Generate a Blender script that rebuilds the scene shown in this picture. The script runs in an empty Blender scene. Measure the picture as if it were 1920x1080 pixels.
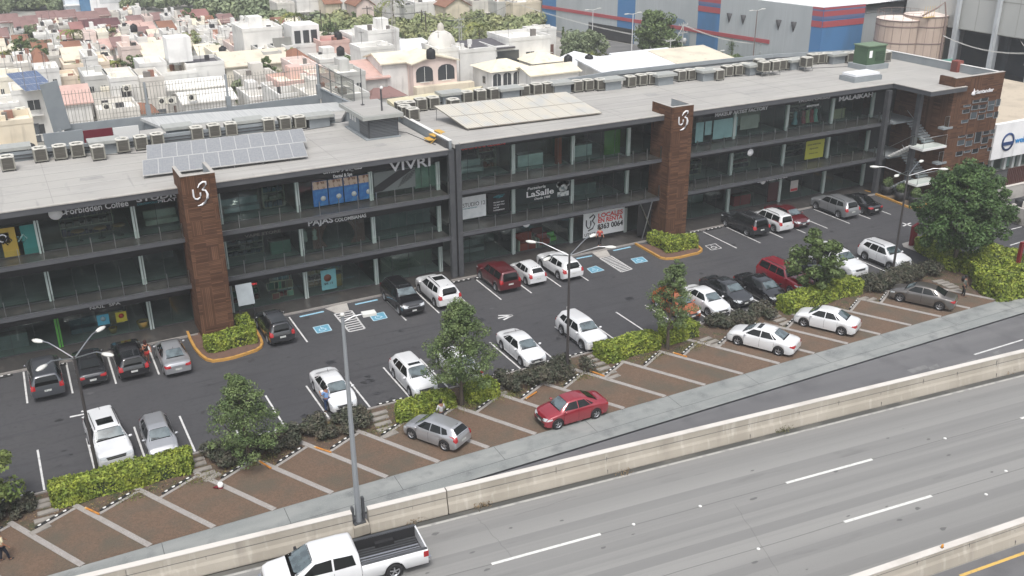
import bpy, bmesh, math, random
import numpy as np
from mathutils import Vector, Matrix
from mathutils.bvhtree import BVHTree
R=random.Random(7); NR=np.random.default_rng(7)
S=bpy.context.scene; C=S.collection; PI=math.pi
# ---------------------------------------------------------------- camera
CZ=30.0; FPX=1842.1
def _rot(yaw,pitch,roll):
    fw=np.array([math.sin(yaw)*math.cos(pitch),math.cos(yaw)*math.cos(pitch),-math.sin(pitch)])
    r=np.cross(fw,[0,0,1]); r/=np.linalg.norm(r); d=np.cross(fw,r)
    c,s=math.cos(roll),math.sin(roll)
    return np.array([c*r+s*d,-s*r+c*d,fw])
RC=_rot(.48519,.40601,.00556)
def ray(x,y): return RC.T@np.array([(x-960)/FPX,(y-540)/FPX,1])
def G(x,y,z=0.):
    d=ray(x,y); t=(z-CZ)/d[2]; return Vector((d[0]*t,d[1]*t,z))
def FY(x,y,Y):
    d=ray(x,y); t=Y/d[1]; return Vector((d[0]*t,Y,CZ+d[2]*t))
cam=bpy.data.cameras.new('camera'); co=bpy.data.objects.new('camera',cam); C.objects.link(co)
cam.sensor_width=36; cam.lens=FPX/1920*36; cam.clip_start=.5; cam.clip_end=3000
m=Matrix.Identity(4)
for i in range(3): m[i][0]=RC[0][i]; m[i][1]=-RC[1][i]; m[i][2]=-RC[2][i]
m[2][3]=CZ; co.matrix_world=m; S.camera=co
# ---------------------------------------------------------------- light
SUN_EL,SUN_AZ=62,205      # azimuth clockwise from +Y
w=bpy.data.worlds.new('World'); S.world=w; w.use_nodes=True
nt=w.node_tree; bg=nt.nodes['Background']; sk=nt.nodes.new('ShaderNodeTexSky'); sk.sky_type='NISHITA'
sk.sun_disc=False; sk.sun_elevation=math.radians(SUN_EL); sk.sun_rotation=math.radians(SUN_AZ)
sk.air_density=1.0; sk.dust_density=4.0; sk.ozone_density=1.0
hs=nt.nodes.new('ShaderNodeHueSaturation'); hs.inputs['Saturation'].default_value=.35
nt.links.new(sk.outputs[0],hs.inputs['Color']); nt.links.new(hs.outputs[0],bg.inputs[0]); bg.inputs[1].default_value=.15
sl=bpy.data.lights.new('sun','SUN'); sl.energy=1.5; sl.angle=math.radians(16); sl.color=(1,.965,.92)
so=bpy.data.objects.new('sun',sl); C.objects.link(so)
a,e=math.radians(SUN_AZ),math.radians(SUN_EL)
so.rotation_euler=Vector((math.sin(a)*math.cos(e),math.cos(a)*math.cos(e),math.sin(e))).to_track_quat('Z','Y').to_euler()
S.view_settings.view_transform='Standard'; S.view_settings.look='None'; S.view_settings.gamma=1; S.view_settings.exposure=.45
S.render.engine='CYCLES'
S.cycles.max_bounces=6; S.cycles.transparent_max_bounces=8
# ---------------------------------------------------------------- materials
def lin(c): return tuple(((x/255)/12.92 if x<=10 else ((x/255+.055)/1.055)**2.4) for x in c)
def M(name,c,r=.7,metal=0.,n=(),bump=None,coat=0,spec=.5,island=0,emit=0,rot=0):
    """procedural principled; n = [(scale(xyz or s), colour2, lo, hi)] noise mixes"""
    mt=bpy.data.materials.new(name); mt.use_nodes=True; t=mt.node_tree; b=t.nodes['Principled BSDF']
    N=t.nodes.new; K=t.links.new
    b.inputs['Roughness'].default_value=r; b.inputs['Metallic'].default_value=metal; b.inputs['Specular IOR Level'].default_value=spec
    if coat: b.inputs['Coat Weight'].default_value=coat; b.inputs['Coat Roughness'].default_value=.05
    tc=N('ShaderNodeTexCoord'); rgb=N('ShaderNodeRGB'); rgb.outputs[0].default_value=(*c,1); cur=rgb.outputs[0]
    src=tc.outputs['Object']
    if rot:
        mp=N('ShaderNodeMapping'); mp.inputs['Rotation'].default_value=(0,0,rot); K(src,mp.inputs[0]); src=mp.outputs[0]
    for sc,c2,lo,hi in n:
        nz=N('ShaderNodeTexNoise'); nz.inputs['Detail'].default_value=5
        if isinstance(sc,(tuple,list)):
            mp=N('ShaderNodeMapping'); mp.inputs['Scale'].default_value=sc; K(src,mp.inputs[0]); K(mp.outputs[0],nz.inputs['Vector']); nz.inputs['Scale'].default_value=1
        else: K(src,nz.inputs['Vector']); nz.inputs['Scale'].default_value=sc
        cr=N('ShaderNodeMapRange'); cr.inputs['From Min'].default_value=lo; cr.inputs['From Max'].default_value=hi; K(nz.outputs['Fac'],cr.inputs['Value'])
        mx=N('ShaderNodeMixRGB'); K(cr.outputs[0],mx.inputs[0]); K(cur,mx.inputs[1]); mx.inputs[2].default_value=(*c2,1); cur=mx.outputs[0]
    if island:
        ge=N('ShaderNodeNewGeometry'); mr=N('ShaderNodeMapRange'); mr.inputs['To Min'].default_value=1-island; mr.inputs['To Max'].default_value=1+island
        K(ge.outputs['Random Per Island'],mr.inputs['Value']); vm=N('ShaderNodeVectorMath'); vm.operation='SCALE'; K(cur,vm.inputs[0]); K(mr.outputs[0],vm.inputs['Scale']); cur=vm.outputs[0]
    K(cur,b.inputs['Base Color'])
    if emit: K(cur,b.inputs['Emission Color']); b.inputs['Emission Strength'].default_value=emit
    if bump:
        nz=N('ShaderNodeTexNoise'); nz.inputs['Scale'].default_value=bump[0]; nz.inputs['Detail'].default_value=4; K(src,nz.inputs['Vector'])
        bp=N('ShaderNodeBump'); bp.inputs['Strength'].default_value=bump[1]; bp.inputs['Distance'].default_value=.03; K(nz.outputs['Fac'],bp.inputs['Height']); K(bp.outputs[0],b.inputs['Normal'])
    return mt
RD=math.atan(-.0925)   # freeway direction
m_asph=M('lot_asphalt',(.050,.050,.055),.85,n=[(.12,(.064,.063,.066),.42,.6),(.35,(.060,.060,.065),.4,.7),((.15,1.6,1),(.040,.040,.044),.55,.72),(3,(.042,.042,.046),.5,.8),((.6,5,1),(.062,.062,.066),.55,.75),(60,(.09,.09,.09),.62,.75),(.9,(.03,.03,.032),.68,.74)],bump=(80,.4))
m_free=M('freeway_asphalt',(.212,.211,.205),.85,n=[((.008,.30,1),(.262,.260,.25),.42,.62),((.012,1.3,1),(.182,.181,.178),.52,.72),((.05,4,1),(.24,.238,.23),.5,.7),(40,(.30,.30,.29),.6,.72),(25,(.11,.11,.11),.62,.75)],bump=(60,.3),rot=-RD)
m_front=M('frontage_asphalt',(.125,.125,.13),.85,n=[((.05,.7,1),(.15,.15,.153),.4,.65),(.5,(.105,.105,.11),.5,.7),(50,(.2,.2,.2),.62,.75)],bump=(60,.3),rot=-RD)
m_walk=M('sidewalk_concrete',(.215,.23,.225),.8,n=[((.25,1,1),(.28,.29,.28),.4,.65),(.9,(.16,.17,.17),.5,.72),(12,(.26,.27,.26),.55,.7)],bump=(40,.2))
m_conc=M('pale_concrete',(.42,.40,.37),.8,n=[(1.2,(.33,.31,.29),.45,.7),(10,(.47,.45,.42),.55,.7)],bump=(30,.2))
m_barr=M('barrier_concrete',(.40,.365,.31),.85,n=[((.35,.35,.2),(.33,.30,.25),.4,.65),((3,3,.25),(.47,.44,.385),.55,.75),((1.2,1.2,.15),(.27,.245,.21),.6,.8)],bump=(25,.25))
m_barrtop=M('barrier_pale_concrete',(.60,.57,.53),.8,n=[((.5,.5,.5),(.5,.47,.43),.5,.7)])
m_brown=M('brown_gravel_paving',(.125,.083,.055),.95,n=[(9,(.16,.105,.072),.42,.62),(.5,(.10,.085,.062),.45,.7),(28,(.06,.042,.036),.55,.7),(60,(.26,.19,.15),.64,.72)],bump=(30,.8))
m_soil=M('planter_soil',(.105,.07,.05),1,n=[(1.5,(.055,.065,.03),.48,.62),(6,(.14,.10,.075),.5,.7),(25,(.05,.035,.028),.55,.7)],bump=(14,1))
m_strip=M('grey_curb_strip',(.30,.28,.265),.85,n=[(2.5,(.26,.24,.22),.45,.7),(20,(.42,.4,.37),.55,.7)],bump=(25,.2))
m_line=M('white_road_paint',(.62,.62,.61),.7,n=[(3,(.42,.42,.42),.5,.7),(25,(.2,.2,.2),.62,.7)])
m_yline=M('yellow_road_paint',(.62,.40,.10),.7,n=[(5,(.45,.31,.12),.5,.7)])
m_blue=M('blue_paint',(.10,.30,.42),.7,n=[(6,(.2,.36,.44),.5,.7)])
m_lblue=M('light_blue_paint',(.25,.48,.62),.7,n=[(8,(.45,.6,.7),.5,.7)])
m_ocurb=M('ochre_curb_paint',(.50,.27,.06),.75,n=[(6,(.36,.20,.07),.5,.7),(25,(.25,.17,.1),.62,.7)])
m_roof=M('roof_membrane',(.375,.365,.342),.9,n=[(.25,(.33,.32,.305),.4,.65),((.15,1.8,1),(.40,.39,.37),.5,.7),(1.5,(.32,.315,.30),.6,.75),((1.5,.12,1),(.30,.295,.28),.66,.72)])
m_dsteel=M('dark_grey_steel',(.055,.058,.063),.5,n=[(2,(.075,.078,.083),.45,.7)])
m_beam=M('grey_fascia_panel',(.075,.078,.086),.55,n=[((.6,1,1),(.095,.098,.105),.45,.7)])
m_black=M('black_sign_panel',(.012,.012,.014),.45)
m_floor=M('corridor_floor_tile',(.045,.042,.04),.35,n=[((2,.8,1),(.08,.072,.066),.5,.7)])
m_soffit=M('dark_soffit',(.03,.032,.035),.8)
m_steel=M('brushed_steel',(.45,.46,.47),.3,1)
m_white=M('white_paint',(.72,.72,.70),.55)
m_alu=M('pale_aluminium_column',(.50,.57,.54),.45,n=[((1,1,.6),(.38,.46,.43),.5,.7)])
m_letter=M('brushed_silver_letters',(.80,.80,.82),.35,.0)
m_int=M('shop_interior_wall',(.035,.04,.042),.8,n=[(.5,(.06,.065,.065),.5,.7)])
m_intfl=M('shop_floor_tile',(.26,.27,.255),.5,n=[((.6,.6,1),(.33,.34,.33),.5,.7)])
m_pgrey=M('light_grey_plaster',(.26,.285,.30),.8,n=[(.8,(.22,.245,.26),.45,.7)])
m_brushgold=M('yellow_steel',(.55,.33,.06),.6)
def glassmat(name,tint,refl):
    mt=bpy.data.materials.new(name); mt.use_nodes=True; t=mt.node_tree; t.nodes.remove(t.nodes['Principled BSDF'])
    N=t.nodes.new;K=t.links.new; o=t.nodes['Material Output']
    tr=N('ShaderNodeBsdfTransparent'); tr.inputs[0].default_value=(*tint,1); gl=N('ShaderNodeBsdfGlossy'); gl.inputs['Roughness'].default_value=.03
    gl.inputs[0].default_value=(.85,.95,.93,1)
    fr=N('ShaderNodeLayerWeight'); fr.inputs[0].default_value=.5; pw=N('ShaderNodeMath'); pw.operation='POWER'; pw.inputs[1].default_value=4.5; K(fr.outputs['Facing'],pw.inputs[0]); ad=N('ShaderNodeMath'); ad.operation='ADD'; ad.inputs[1].default_value=refl; ad.use_clamp=True
    K(pw.outputs[0],ad.inputs[0]); mx=N('ShaderNodeMixShader'); K(ad.outputs[0],mx.inputs[0]); K(tr.outputs[0],mx.inputs[1]); K(gl.outputs[0],mx.inputs[2]); K(mx.outputs[0],o.inputs[0]); return mt
m_glass=glassmat('shop_glass',(.60,.74,.70),.055); m_rail=glassmat('railing_glass',(.84,.89,.87),.025)
def wood():
    mt=M('brown_plank_cladding',(.13,.062,.04),.8,spec=.15); t=mt.node_tree; N=t.nodes.new;K=t.links.new; b=t.nodes['Principled BSDF']
    tc=N('ShaderNodeTexCoord'); sp=N('ShaderNodeSeparateXYZ'); K(tc.outputs['Object'],sp.inputs[0])
    def ma(op,a,bb=None):
        x=N('ShaderNodeMath'); x.operation=op
        for i,v in enumerate((a,bb)):
            if v is None: continue
            if hasattr(v,'links'): K(v,x.inputs[i])
            else: x.inputs[i].default_value=v
        return x.outputs[0]
    u=ma('ADD',sp.outputs['X'],sp.outputs['Y']); v=sp.outputs['Z']
    cu=ma('FLOOR',ma('MULTIPLY',u,1.25)); cv=ma('FLOOR',ma('MULTIPLY',v,1.05))
    nz=N('ShaderNodeTexWhiteNoise'); nz.noise_dimensions='2D'; cb=N('ShaderNodeCombineXYZ'); K(cu,cb.inputs[0]); K(cv,cb.inputs[1]); K(cb.outputs[0],nz.inputs['Vector'])
    sel=ma('GREATER_THAN',nz.outputs['Value'],.62)
    mixv=ma('ADD',ma('MULTIPLY',u,sel),ma('MULTIPLY',v,ma('SUBTRACT',1,sel)))
    k=ma('MULTIPLY',mixv,9.0); fr=ma('FRACT',k); gap=ma('LESS_THAN',fr,.22)
    wn=N('ShaderNodeTexWhiteNoise'); wn.noise_dimensions='2D'; c2=N('ShaderNodeCombineXYZ'); K(ma('FLOOR',k),c2.inputs[0]); K(cu,c2.inputs[1]); K(c2.outputs[0],wn.inputs['Vector'])
    r=N('ShaderNodeValToRGB'); r.color_ramp.elements[0].color=(.09,.045,.027,1); r.color_ramp.elements[1].color=(.20,.105,.062,1); K(wn.outputs['Value'],r.inputs[0])
    n2=N('ShaderNodeTexNoise'); n2.inputs['Scale'].default_value=1.1; K(tc.outputs['Object'],n2.inputs['Vector'])
    m1=N('ShaderNodeMixRGB'); m1.blend_type='MULTIPLY'; m1.inputs[0].default_value=.5; K(r.outputs[0],m1.inputs[1]); K(n2.outputs['Fac'],m1.inputs[2])
    m2=N('ShaderNodeMixRGB'); K(ma('MULTIPLY',gap,.75),m2.inputs[0]); K(m1.outputs[0],m2.inputs[1]); m2.inputs[2].default_value=(.05,.02,.014,1)
    K(m2.outputs[0],b.inputs['Base Color']); return mt
m_wood=wood()
_mc={}
def col(c,r=.6,metal=0,**k):     # cached plain colours with slight variation, sRGB input
    key=(c,r,metal,tuple(k.items()))
    if key not in _mc:
        l=lin(c); _mc[key]=M('paint_%d_%d_%d'%c,l,r,metal,n=[(1.3,tuple(x*.82 for x in l),.45,.7)],**k)
    return _mc[key]
# ---------------------------------------------------------------- mesh helpers
class MB:
    def __init__(s): s.v=[]; s.f=[]; s.sm=[]
    def add(s,vs,fs,sm=False):
        o=len(s.v); s.v+=[tuple(v) for v in vs]; s.f+=[tuple(i+o for i in f) for f in fs]; s.sm+=[sm]*len(fs); return s
    def box(s,x0,x1,y0,y1,z0,z1,mtx=None):
        vs=[(x,y,z) for z in (z0,z1) for y in (y0,y1) for x in (x0,x1)]
        if mtx is not None: vs=[mtx@Vector(v) for v in vs]
        return s.add(vs,[(0,2,3,1),(4,5,7,6),(0,1,5,4),(2,6,7,3),(0,4,6,2),(1,3,7,5)])
    def cbox(s,c,sz,rz=0,rx=0,ry=0):
        mt=Matrix.Translation(c)@Matrix.Rotation(rz,4,'Z')@Matrix.Rotation(ry,4,'Y')@Matrix.Rotation(rx,4,'X')
        a,b,d=[q/2 for q in sz]; return s.box(-a,a,-b,b,-d,d,mt)
    def prism(s,poly,z0,z1,cap=True):      # ccw polygon
        n=len(poly); vs=[(p[0],p[1],z0) for p in poly]+[(p[0],p[1],z1) for p in poly]
        fs=[(i,(i+1)%n,n+(i+1)%n,n+i) for i in range(n)]
        if cap: fs+=[tuple(range(n-1,-1,-1)),tuple(range(n,2*n))]
        return s.add(vs,fs)
    def tube(s,pts,rad,n=8,sm=True,cap=True):
        pts=[Vector(p) for p in pts]; rs=rad if isinstance(rad,(list,tuple)) else [rad]*len(pts)
        vs=[];fs=[]
        for i,p in enumerate(pts):
            d=(pts[min(i+1,len(pts)-1)]-pts[max(i-1,0)]).normalized()
            u=d.cross(Vector((0,0,1)) if abs(d.z)<.9 else Vector((1,0,0))).normalized(); v=d.cross(u)
            for k in range(n):
                a=2*PI*k/n; vs.append(p+(u*math.cos(a)+v*math.sin(a))*rs[i])
        for i in range(len(pts)-1):
            for k in range(n): fs.append((i*n+k,i*n+(k+1)%n,(i+1)*n+(k+1)%n,(i+1)*n+k))
        s.add(vs,fs,sm)
        if cap: s.add(vs[:n],[tuple(range(n-1,-1,-1))]); s.add(vs[-n:],[tuple(range(n))])
        return s
    def lathe(s,prof,c=(0,0,0),n=16,axis='Z',sm=True,arc=2*PI):
        full=abs(arc-2*PI)<1e-6; m_=n if full else n+1; vs=[];fs=[]
        for r,h in prof:
            for k in range(m_):
                a=arc*k/n; x,y=r*math.cos(a),r*math.sin(a)
                q=(x,y,h) if axis=='Z' else (x,h,y) if axis=='Y' else (h,x,y)
                vs.append((q[0]+c[0],q[1]+c[1],q[2]+c[2]))
        for i in range(len(prof)-1):
            for k in range(n):
                k2=(k+1)%m_ if full else k+1
                fs.append((i*m_+k,i*m_+k2,(i+1)*m_+k2,(i+1)*m_+k))
        return s.add(vs,fs,sm)
    def quad(s,a,b,c,d): return s.add([a,b,c,d],[(0,1,2,3)])
    def build(s,name,mat,parent=None,loc=None,recalc=True):
        me=bpy.data.meshes.new(name); me.from_pydata(s.v,[],s.f); me.materials.append(mat)
        if any(s.sm): me.polygons.foreach_set('use_smooth',s.sm)
        if recalc and len(s.v)<20000:
            b=bmesh.new(); b.from_mesh(me); bmesh.ops.recalc_face_normals(b,faces=b.faces); b.to_mesh(me); b.free()
        o=bpy.data.objects.new(name,me); C.objects.link(o)
        if parent: o.parent=parent
        if loc is not None: o.location=loc
        return o
def tag(o,label=None,cat=None,group=None,kind=None):
    if label: o['label']=label
    if cat: o['category']=cat
    if group: o['group']=group
    if kind: o['kind']=kind
    return o
def thing(name,label,cat,loc=(0,0,0),rz=0,group=None):
    o=bpy.data.objects.new(name,None); C.objects.link(o); o.location=loc; o.rotation_euler=(0,0,rz); return tag(o,label,cat,group)
def struct(name,mb,mat): return tag(mb.build(name,mat,recalc=False),kind='structure')
def copy_tree(o,parent=None):
    c=o.copy(); C.objects.link(c); c.parent=parent
    for ch in list(o.children): copy_tree(ch,c)
    return c
def text_mb(s,h,width=None,depth=.03,bold=0.,italic=0.,narrow=None):
    """text as MB in XZ plane facing -Y, origin bottom-left; h = cap height"""
    cu=bpy.data.curves.new('t','FONT'); cu.body=s; cu.offset=bold; cu.shear=italic; cu.extrude=.5; cu.resolution_u=3
    o=bpy.data.objects.new('t',cu); C.objects.link(o); bpy.context.view_layer.update()
    me=bpy.data.meshes.new_from_object(o.evaluated_get(bpy.context.evaluated_depsgraph_get()))
    bpy.data.objects.remove(o); bpy.data.curves.remove(cu)
    vs=np.array([v.co[:] for v in me.vertices]); mn,mx=vs.min(0),vs.max(0)
    sy=h/.7; sx=(width/(mx[0]-mn[0])) if width else sy*(narrow or 1)
    mb=MB(); mb.add([((v[0]-mn[0])*sx,-v[2]*depth,v[1]*sy) for v in vs],[tuple(p.vertices) for p in me.polygons]); bpy.data.meshes.remove(me)
    mb.w=(mx[0]-mn[0])*sx; return mb
def xf(mb,mtx): mb.v=[tuple(mtx@Vector(v)) for v in mb.v]; return mb
def placed(mb,p,rz=0,rx=0): return xf(mb,Matrix.Translation(p)@Matrix.Rotation(rz,4,'Z')@Matrix.Rotation(rx,4,'X'))
# ---------------------------------------------------------------- ground, roads, markings
def sheet(name,pts,z,mat): 
    mb=MB(); mb.add([(p[0],p[1],z) for p in pts],[tuple(range(len(pts)))]); return struct(name,mb,mat)
m_ground=M('city_ground',(.33,.31,.28),.95,n=[(.05,(.24,.24,.22),.45,.6),(.3,(.40,.38,.34),.5,.7),(2,(.28,.26,.23),.55,.75)])
sheet('ground',[(-600,-50),(1200,-50),(1200,1500),(-600,1500)],-.06,m_ground)
def yb(X): return 37.42-.0945*(X-19.66)      # freeway side foot of the long barrier
sheet('freeway_road',[(-60,yb(-60)+.25),(-60,0),(260,-30),(260,yb(260)+.25)],0,m_free)
sheet('frontage_road',[(-8,yb(-8)+.3),(260,yb(260)+.3),(260,39.95),(-8,39.95)],.004,m_front)
sheet('sidewalk',[(-20,yb(-20)+.3),(-4.5,yb(-4.5)+.3),(-4.5,39.9),(400,39.9),(400,42.25),(-20,42.25)],.03,m_walk)
sheet('car_park',[(-60,49.5),(66,49.5),(66,42.25),(400,42.25),(400,70),(-60,70)],0,m_asph)
def lines(name,label,segs,w,z,mat,cat='painted line'):
    for (a,b) in segs:
        a,b=Vector(a[:2]),Vector(b[:2]); d=(b-a).normalized(); n=Vector((-d.y,d.x))*w/2
        yield a-n,b-n,b+n,a+n
def paint(name,segs,w,z,mat):
    mb=MB()
    for q in lines(name,'',segs,w,z,mat): mb.add([(p.x,p.y,z) for p in q],[(0,1,2,3)])
    return struct(name,mb,mat)
# gutters and joints
paint('gutter',[((-4.5,39.84),(260,39.84))],.13,.008,m_black)
paint('sidewalk_joint',[((-4,40.75),(200,40.75))],.03,.034,m_dsteel)
paint('sidewalk_joint_cross',[((x,40.76),(x+.05,42.2)) for x in range(-3,66,6)],.03,.034,m_dsteel)
paint('freeway_gutter',[((-20,yb(-20)-.10),(200,yb(200)-.10))],.5,.004,M('gutter_dirt',(.07,.07,.065),.95,n=[((.5,.5,1),(.14,.135,.12),.5,.7)]))
paint('edge_line',[((-20,yb(-20)-.47),(13,yb(13)-.47)),((13,yb(13)-.47),(200,yb(200)-.47))],.14,.008,M('worn_edge_paint',(.40,.395,.37),.8,n=[(2,(.27,.27,.26),.5,.65)]))
lane=lambda X,o: Vector((X,33.31-.0915*(X-16.36)-o))
m_dash=M('lane_dash_paint',(.66,.66,.63),.7,n=[(8,(.5,.5,.48),.5,.7)])
paint('lane_dash',[(lane(16.4+16.65*k,0),lane(22.1+16.65*k,0)) for k in range(-1,8)]+[(lane(16.6+16.65*k,3.9),lane(22.2+16.65*k,3.9)) for k in range(-1,8)],.17,.006,m_dash)
m_crack=M('sealed_crack',(.12,.12,.118),.8)
def wiggle(a,b,n,amp,seed):
    r=random.Random(seed); a,b=Vector(a),Vector(b); pts=[a.lerp(b,i/n)+Vector((r.uniform(-1,1),r.uniform(-1,1)))*amp for i in range(n+1)]
    return list(zip(pts[:-1],pts[1:]))
paint('lane_joint',wiggle(lane(-5,0),lane(140,0),60,.03,1)+wiggle(lane(-5,3.9),lane(140,3.9),60,.03,2),.035,.0045,m_crack)
paint('road_crack',wiggle(G(1378,945)[:2],G(1460,1075)[:2],14,.04,3)+wiggle(G(895,970)[:2],G(960,1045)[:2],14,.05,4)+wiggle(G(965,968)[:2],G(1080,930)[:2],10,.05,5),.018,.0045,m_crack)
paint('yellow_line',[(G(1800,1080),G(1920,1037)+Vector((2,-.16,0)))],.16,.008,m_yline)
paint('frontage_dash',[(G(1827,665),G(1918,637))],.13,.012,m_line)
m_patch=M('old_road_patch',(.19,.19,.19),.85,n=[(3,(.15,.15,.15),.4,.65)],bump=(50,.3))
for pp in ([(1700,694),(1735,684),(1740,690),(1712,701)],[(1741,689),(1757,682),(1762,688),(1744,694)],[(1798,681),(1829,672),(1832,677),(1806,685)],[(1861,661),(1872,657),(1878,662),(1866,666)]):
    sheet('road_patch',[G(*p) for p in pp],.012,m_patch)
for k,(x,y) in enumerate([(1313,949),(1422,1029),(1772,822),(1886,883),(1188,983),(1849,927)]):
    mb=MB(); mb.lathe([(.09,0),(.085,.02),(.05,.035),(0,.04)],n=8); o=mb.build('lane_stud',m_white); o.location=G(x,y)
    tag(o,['white lane stud on the freeway right of the near white lane dash','white lane stud on the freeway lowest, left of the second dash row','white lane stud on the freeway, farthest one near the right edge','white lane stud on the freeway near the right edge above the concrete barrier','small worn lane stud between the first dash and its next stud','small worn lane stud just left of the rightmost near stud'][k],'road stud','road studs on the freeway')
# lower lot: angled stalls
XB=[-.52+3.034*k for k in range(-4,22)]; T=Vector((-2.72,5.02)); P=Vector((-.879,-.476))*2.665
sheet('planter_soil',[(-60,42.2),(66,42.2),(66,49.52),(-60,49.52)],.02,m_soil)
bmb=MB(); smb=MB()
for i,x in enumerate(XB):
    b=Vector((x,42.24)); a=b+T; c=a+P; b0=Vector((x-3.034,42.24))
    bmb.add([(q.x,q.y,.045) for q in (a,c,b0,b)],[(0,1,2,3)])
    d=T.normalized(); n=Vector((-d.y,d.x))*.15
    ext=a+d*(.9 if i%3==0 else .25)
    smb.prism([(b-n)[:2],(ext-n)[:2],(ext+n)[:2],(b+n)[:2]][::-1],.0,.075)
    pd=P.normalized(); n2=Vector((-pd.y,pd.x))*.09
    aa=a+pd*.16; cc=c-pd*.16
    smb.prism([(aa-n2)[:2],(cc-n2)[:2],(cc+n2)[:2],(aa+n2)[:2]],.0,.07)
struct('brown_paving',bmb,m_brown); struct('stall_curbs',smb,m_strip)
# rubber wheel stops
m_rub=M('black_rubber',(.018,.018,.018),.75); m_refl=M('white_reflector',(.7,.7,.68),.5)
def wheel_stop(c,ang,L,label,grp):
    o=thing('wheel_stop',label,'wheel stop',(c[0],c[1],.03),ang,grp)
    mb=MB(); mb.add([(x,y,z) for x in (-L/2,L/2) for y,z in ((-.09,0),(.09,0),(.05,.11),(-.05,.11))],[(0,1,2,3),(4,7,6,5),(0,4,5,1),(1,5,6,2),(2,6,7,3),(3,7,4,0)]); mb.build('rubber_body',m_rub,o)
    n=4
    for k in range(n):
        x=-L/2+L*(k+.5)/n; q=MB(); q.prism([(x-.085,-.045),(x-.05,-.06),(x+.05,-.06),(x+.085,-.045),(x+.085,.03),(x-.085,.03)],.09,.122); q.build('reflector',m_refl,o)
ordn='first second third fourth fifth sixth seventh eighth ninth tenth eleventh twelfth thirteenth fourteenth fifteenth sixteenth seventeenth eighteenth nineteenth twentieth twenty-first twenty-second twenty-third twenty-fourth twenty-fifth twenty-sixth twenty-seventh twenty-eighth twenty-ninth thirtieth'.split()
vis=[x for x in XB if x>-4]
for i,x in enumerate(vis):
    a=Vector((x,42.24))+T; c=a+P; mm=(a+c)/2+Vector((-.07,.13))
    wheel_stop(mm,math.atan2(P.y,P.x)+PI,1.85,'black-white wheel stop of the %s brown angled stall from the left'%ordn[i],'wheel stops at the brown angled stalls')
# row B and row A stall lines
RB=[-1.6+2.583*k for k in range(-4,25)]
paint('stall_lines_street_side',[((x,49.75),(x-.02,54.15)) for x in RB],.11,.006,m_line)
paint('stall_lines_building_side',[((x,60.15),(x+.05,64.75)) for x in (-14.8,-12.2,-9.6,-7.,-4.4,-1.77,.8,3.36,5.98,15.8,23.1,25.7,28.25,30.8,33.4,36.,38.5,53.35,55.95,58.5,61.1,63.7,66.4,69.,71.6)],.11,.006,m_line)
k=0
for x in RB[3:-1]:
    k+=1
    wheel_stop((x+1.29,49.62),0,1.75,'black-white wheel stop of the %s stall from the left beside the planting strip'%ordn[k-1],'wheel stops along the planting strip')
pc=MB(); pc.box(-60,66,49.42,49.53,0,.10); struct('planter_kerb',pc,m_strip)
for i,(x,y) in enumerate([(-3.2,64.5),(0,64.5),(4.7,64.5),(7.2,64.5),(29.6,64.7),(31.6,64.6),(52.3,64.9),(54.6,64.8),(56.9,64.8),(68,64.9)]):
    wheel_stop((x,y),0,1.7,'black-white wheel stop by the shop walkway, %s from the left'%ordn[i],'wheel stops along the shop walkway')
# painted symbols
def poly(name,px,z,mat): return sheet(name,[G(*p) for p in px],z,mat)
def hatch(px,n,w=.13):     # px: A,B top; D,C bottom
    A,B,Cc,D=[Vector(G(*p)[:2]) for p in px]
    segs=[(A,D),(B,Cc)]+[(A.lerp(D,i/n),B.lerp(Cc,i/n)) for i in range(n+1)]
    paint('hatched_bay',segs,w,.007,m_line)
hatch([(627,589),(659,582.5),(684,616),(655,622)],9); hatch([(1125,484.5),(1145,479.5),(1185,504.5),(1165,510)],12)
def isa(px,blue=True):
    q=[Vector(G(*p)[:2]) for p in px]; c=sum(q,Vector((0,0)))/4
    if blue: sheet('accessible_bay_square',[(p-c)*1.0+c for p in q],.006,m_blue)
    segs=[(q[i],q[(i+1)%4]) for i in range(4)]
    ux=(q[1]-q[0]+q[2]-q[3])/4; uy=(q[0]-q[3]+q[1]-q[2])/4
    f=lambda a,b:c+ux*a+uy*b
    for k in range(10):
        t0,t1=[math.radians(120+24*(k+j)) for j in (0,1)]
        segs.append((f(-.08+.42*math.cos(t0),-.22+.42*math.sin(t0)),f(-.08+.42*math.cos(t1),-.22+.42*math.sin(t1))))
    segs+=[(f(-.1,.6),f(-.1,.0)),(f(-.1,.3),f(.25,.3)),(f(-.1,0),(f(.3,0))),(f(.3,0),f(.5,-.5)),(f(-.16,.72),f(-.02,.72))]
    paint('accessible_symbol',segs,.07,.009,m_line if not blue else M('pale_blue_symbol',(.45,.6,.68),.7))
isa([(587,614),(615,608),(622,619.5),(595,625)]); isa([(692,591),(719,585),(726,596),(701,602)])
isa([(1101,504),(1117,498.7),(1133,506.7),(1110,512)]); isa([(1183,485.5),(1204,481.7),(1214.5,490),(1192.5,494)])
isa([(1322.5,461),(1341,457),(1353,465.5),(1334,469)],False)
for a,b in (((562,594),(607,584)),((666,571),(708,562)),((1081,485),(1110,479.5)),((1150,470),(1182.5,463))): paint('blue_bay_bar',[(G(*a),G(*b))],.22,.007,m_lblue)
for px in ([(609,579),(650,567),(655,583),(631,588)],[(1102,469),(1134,464),(1145,480),(1124,484.5)]):
    poly('wheelchair_ramp',px,.02,m_conc)
def arrow(a,b):
    a,b=Vector(G(*a)[:2]),Vector(G(*b)[:2]); d=(b-a).normalized(); n=Vector((-d.y,d.x))
    paint('lane_arrow',[(a,b-d*.1),(b,b-d*.95+n*.42),(b,b-d*.95-n*.42)],.17,.008,m_line)
arrow((131,782),(185,771)); arrow((934,597),(961,591)); 
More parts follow.
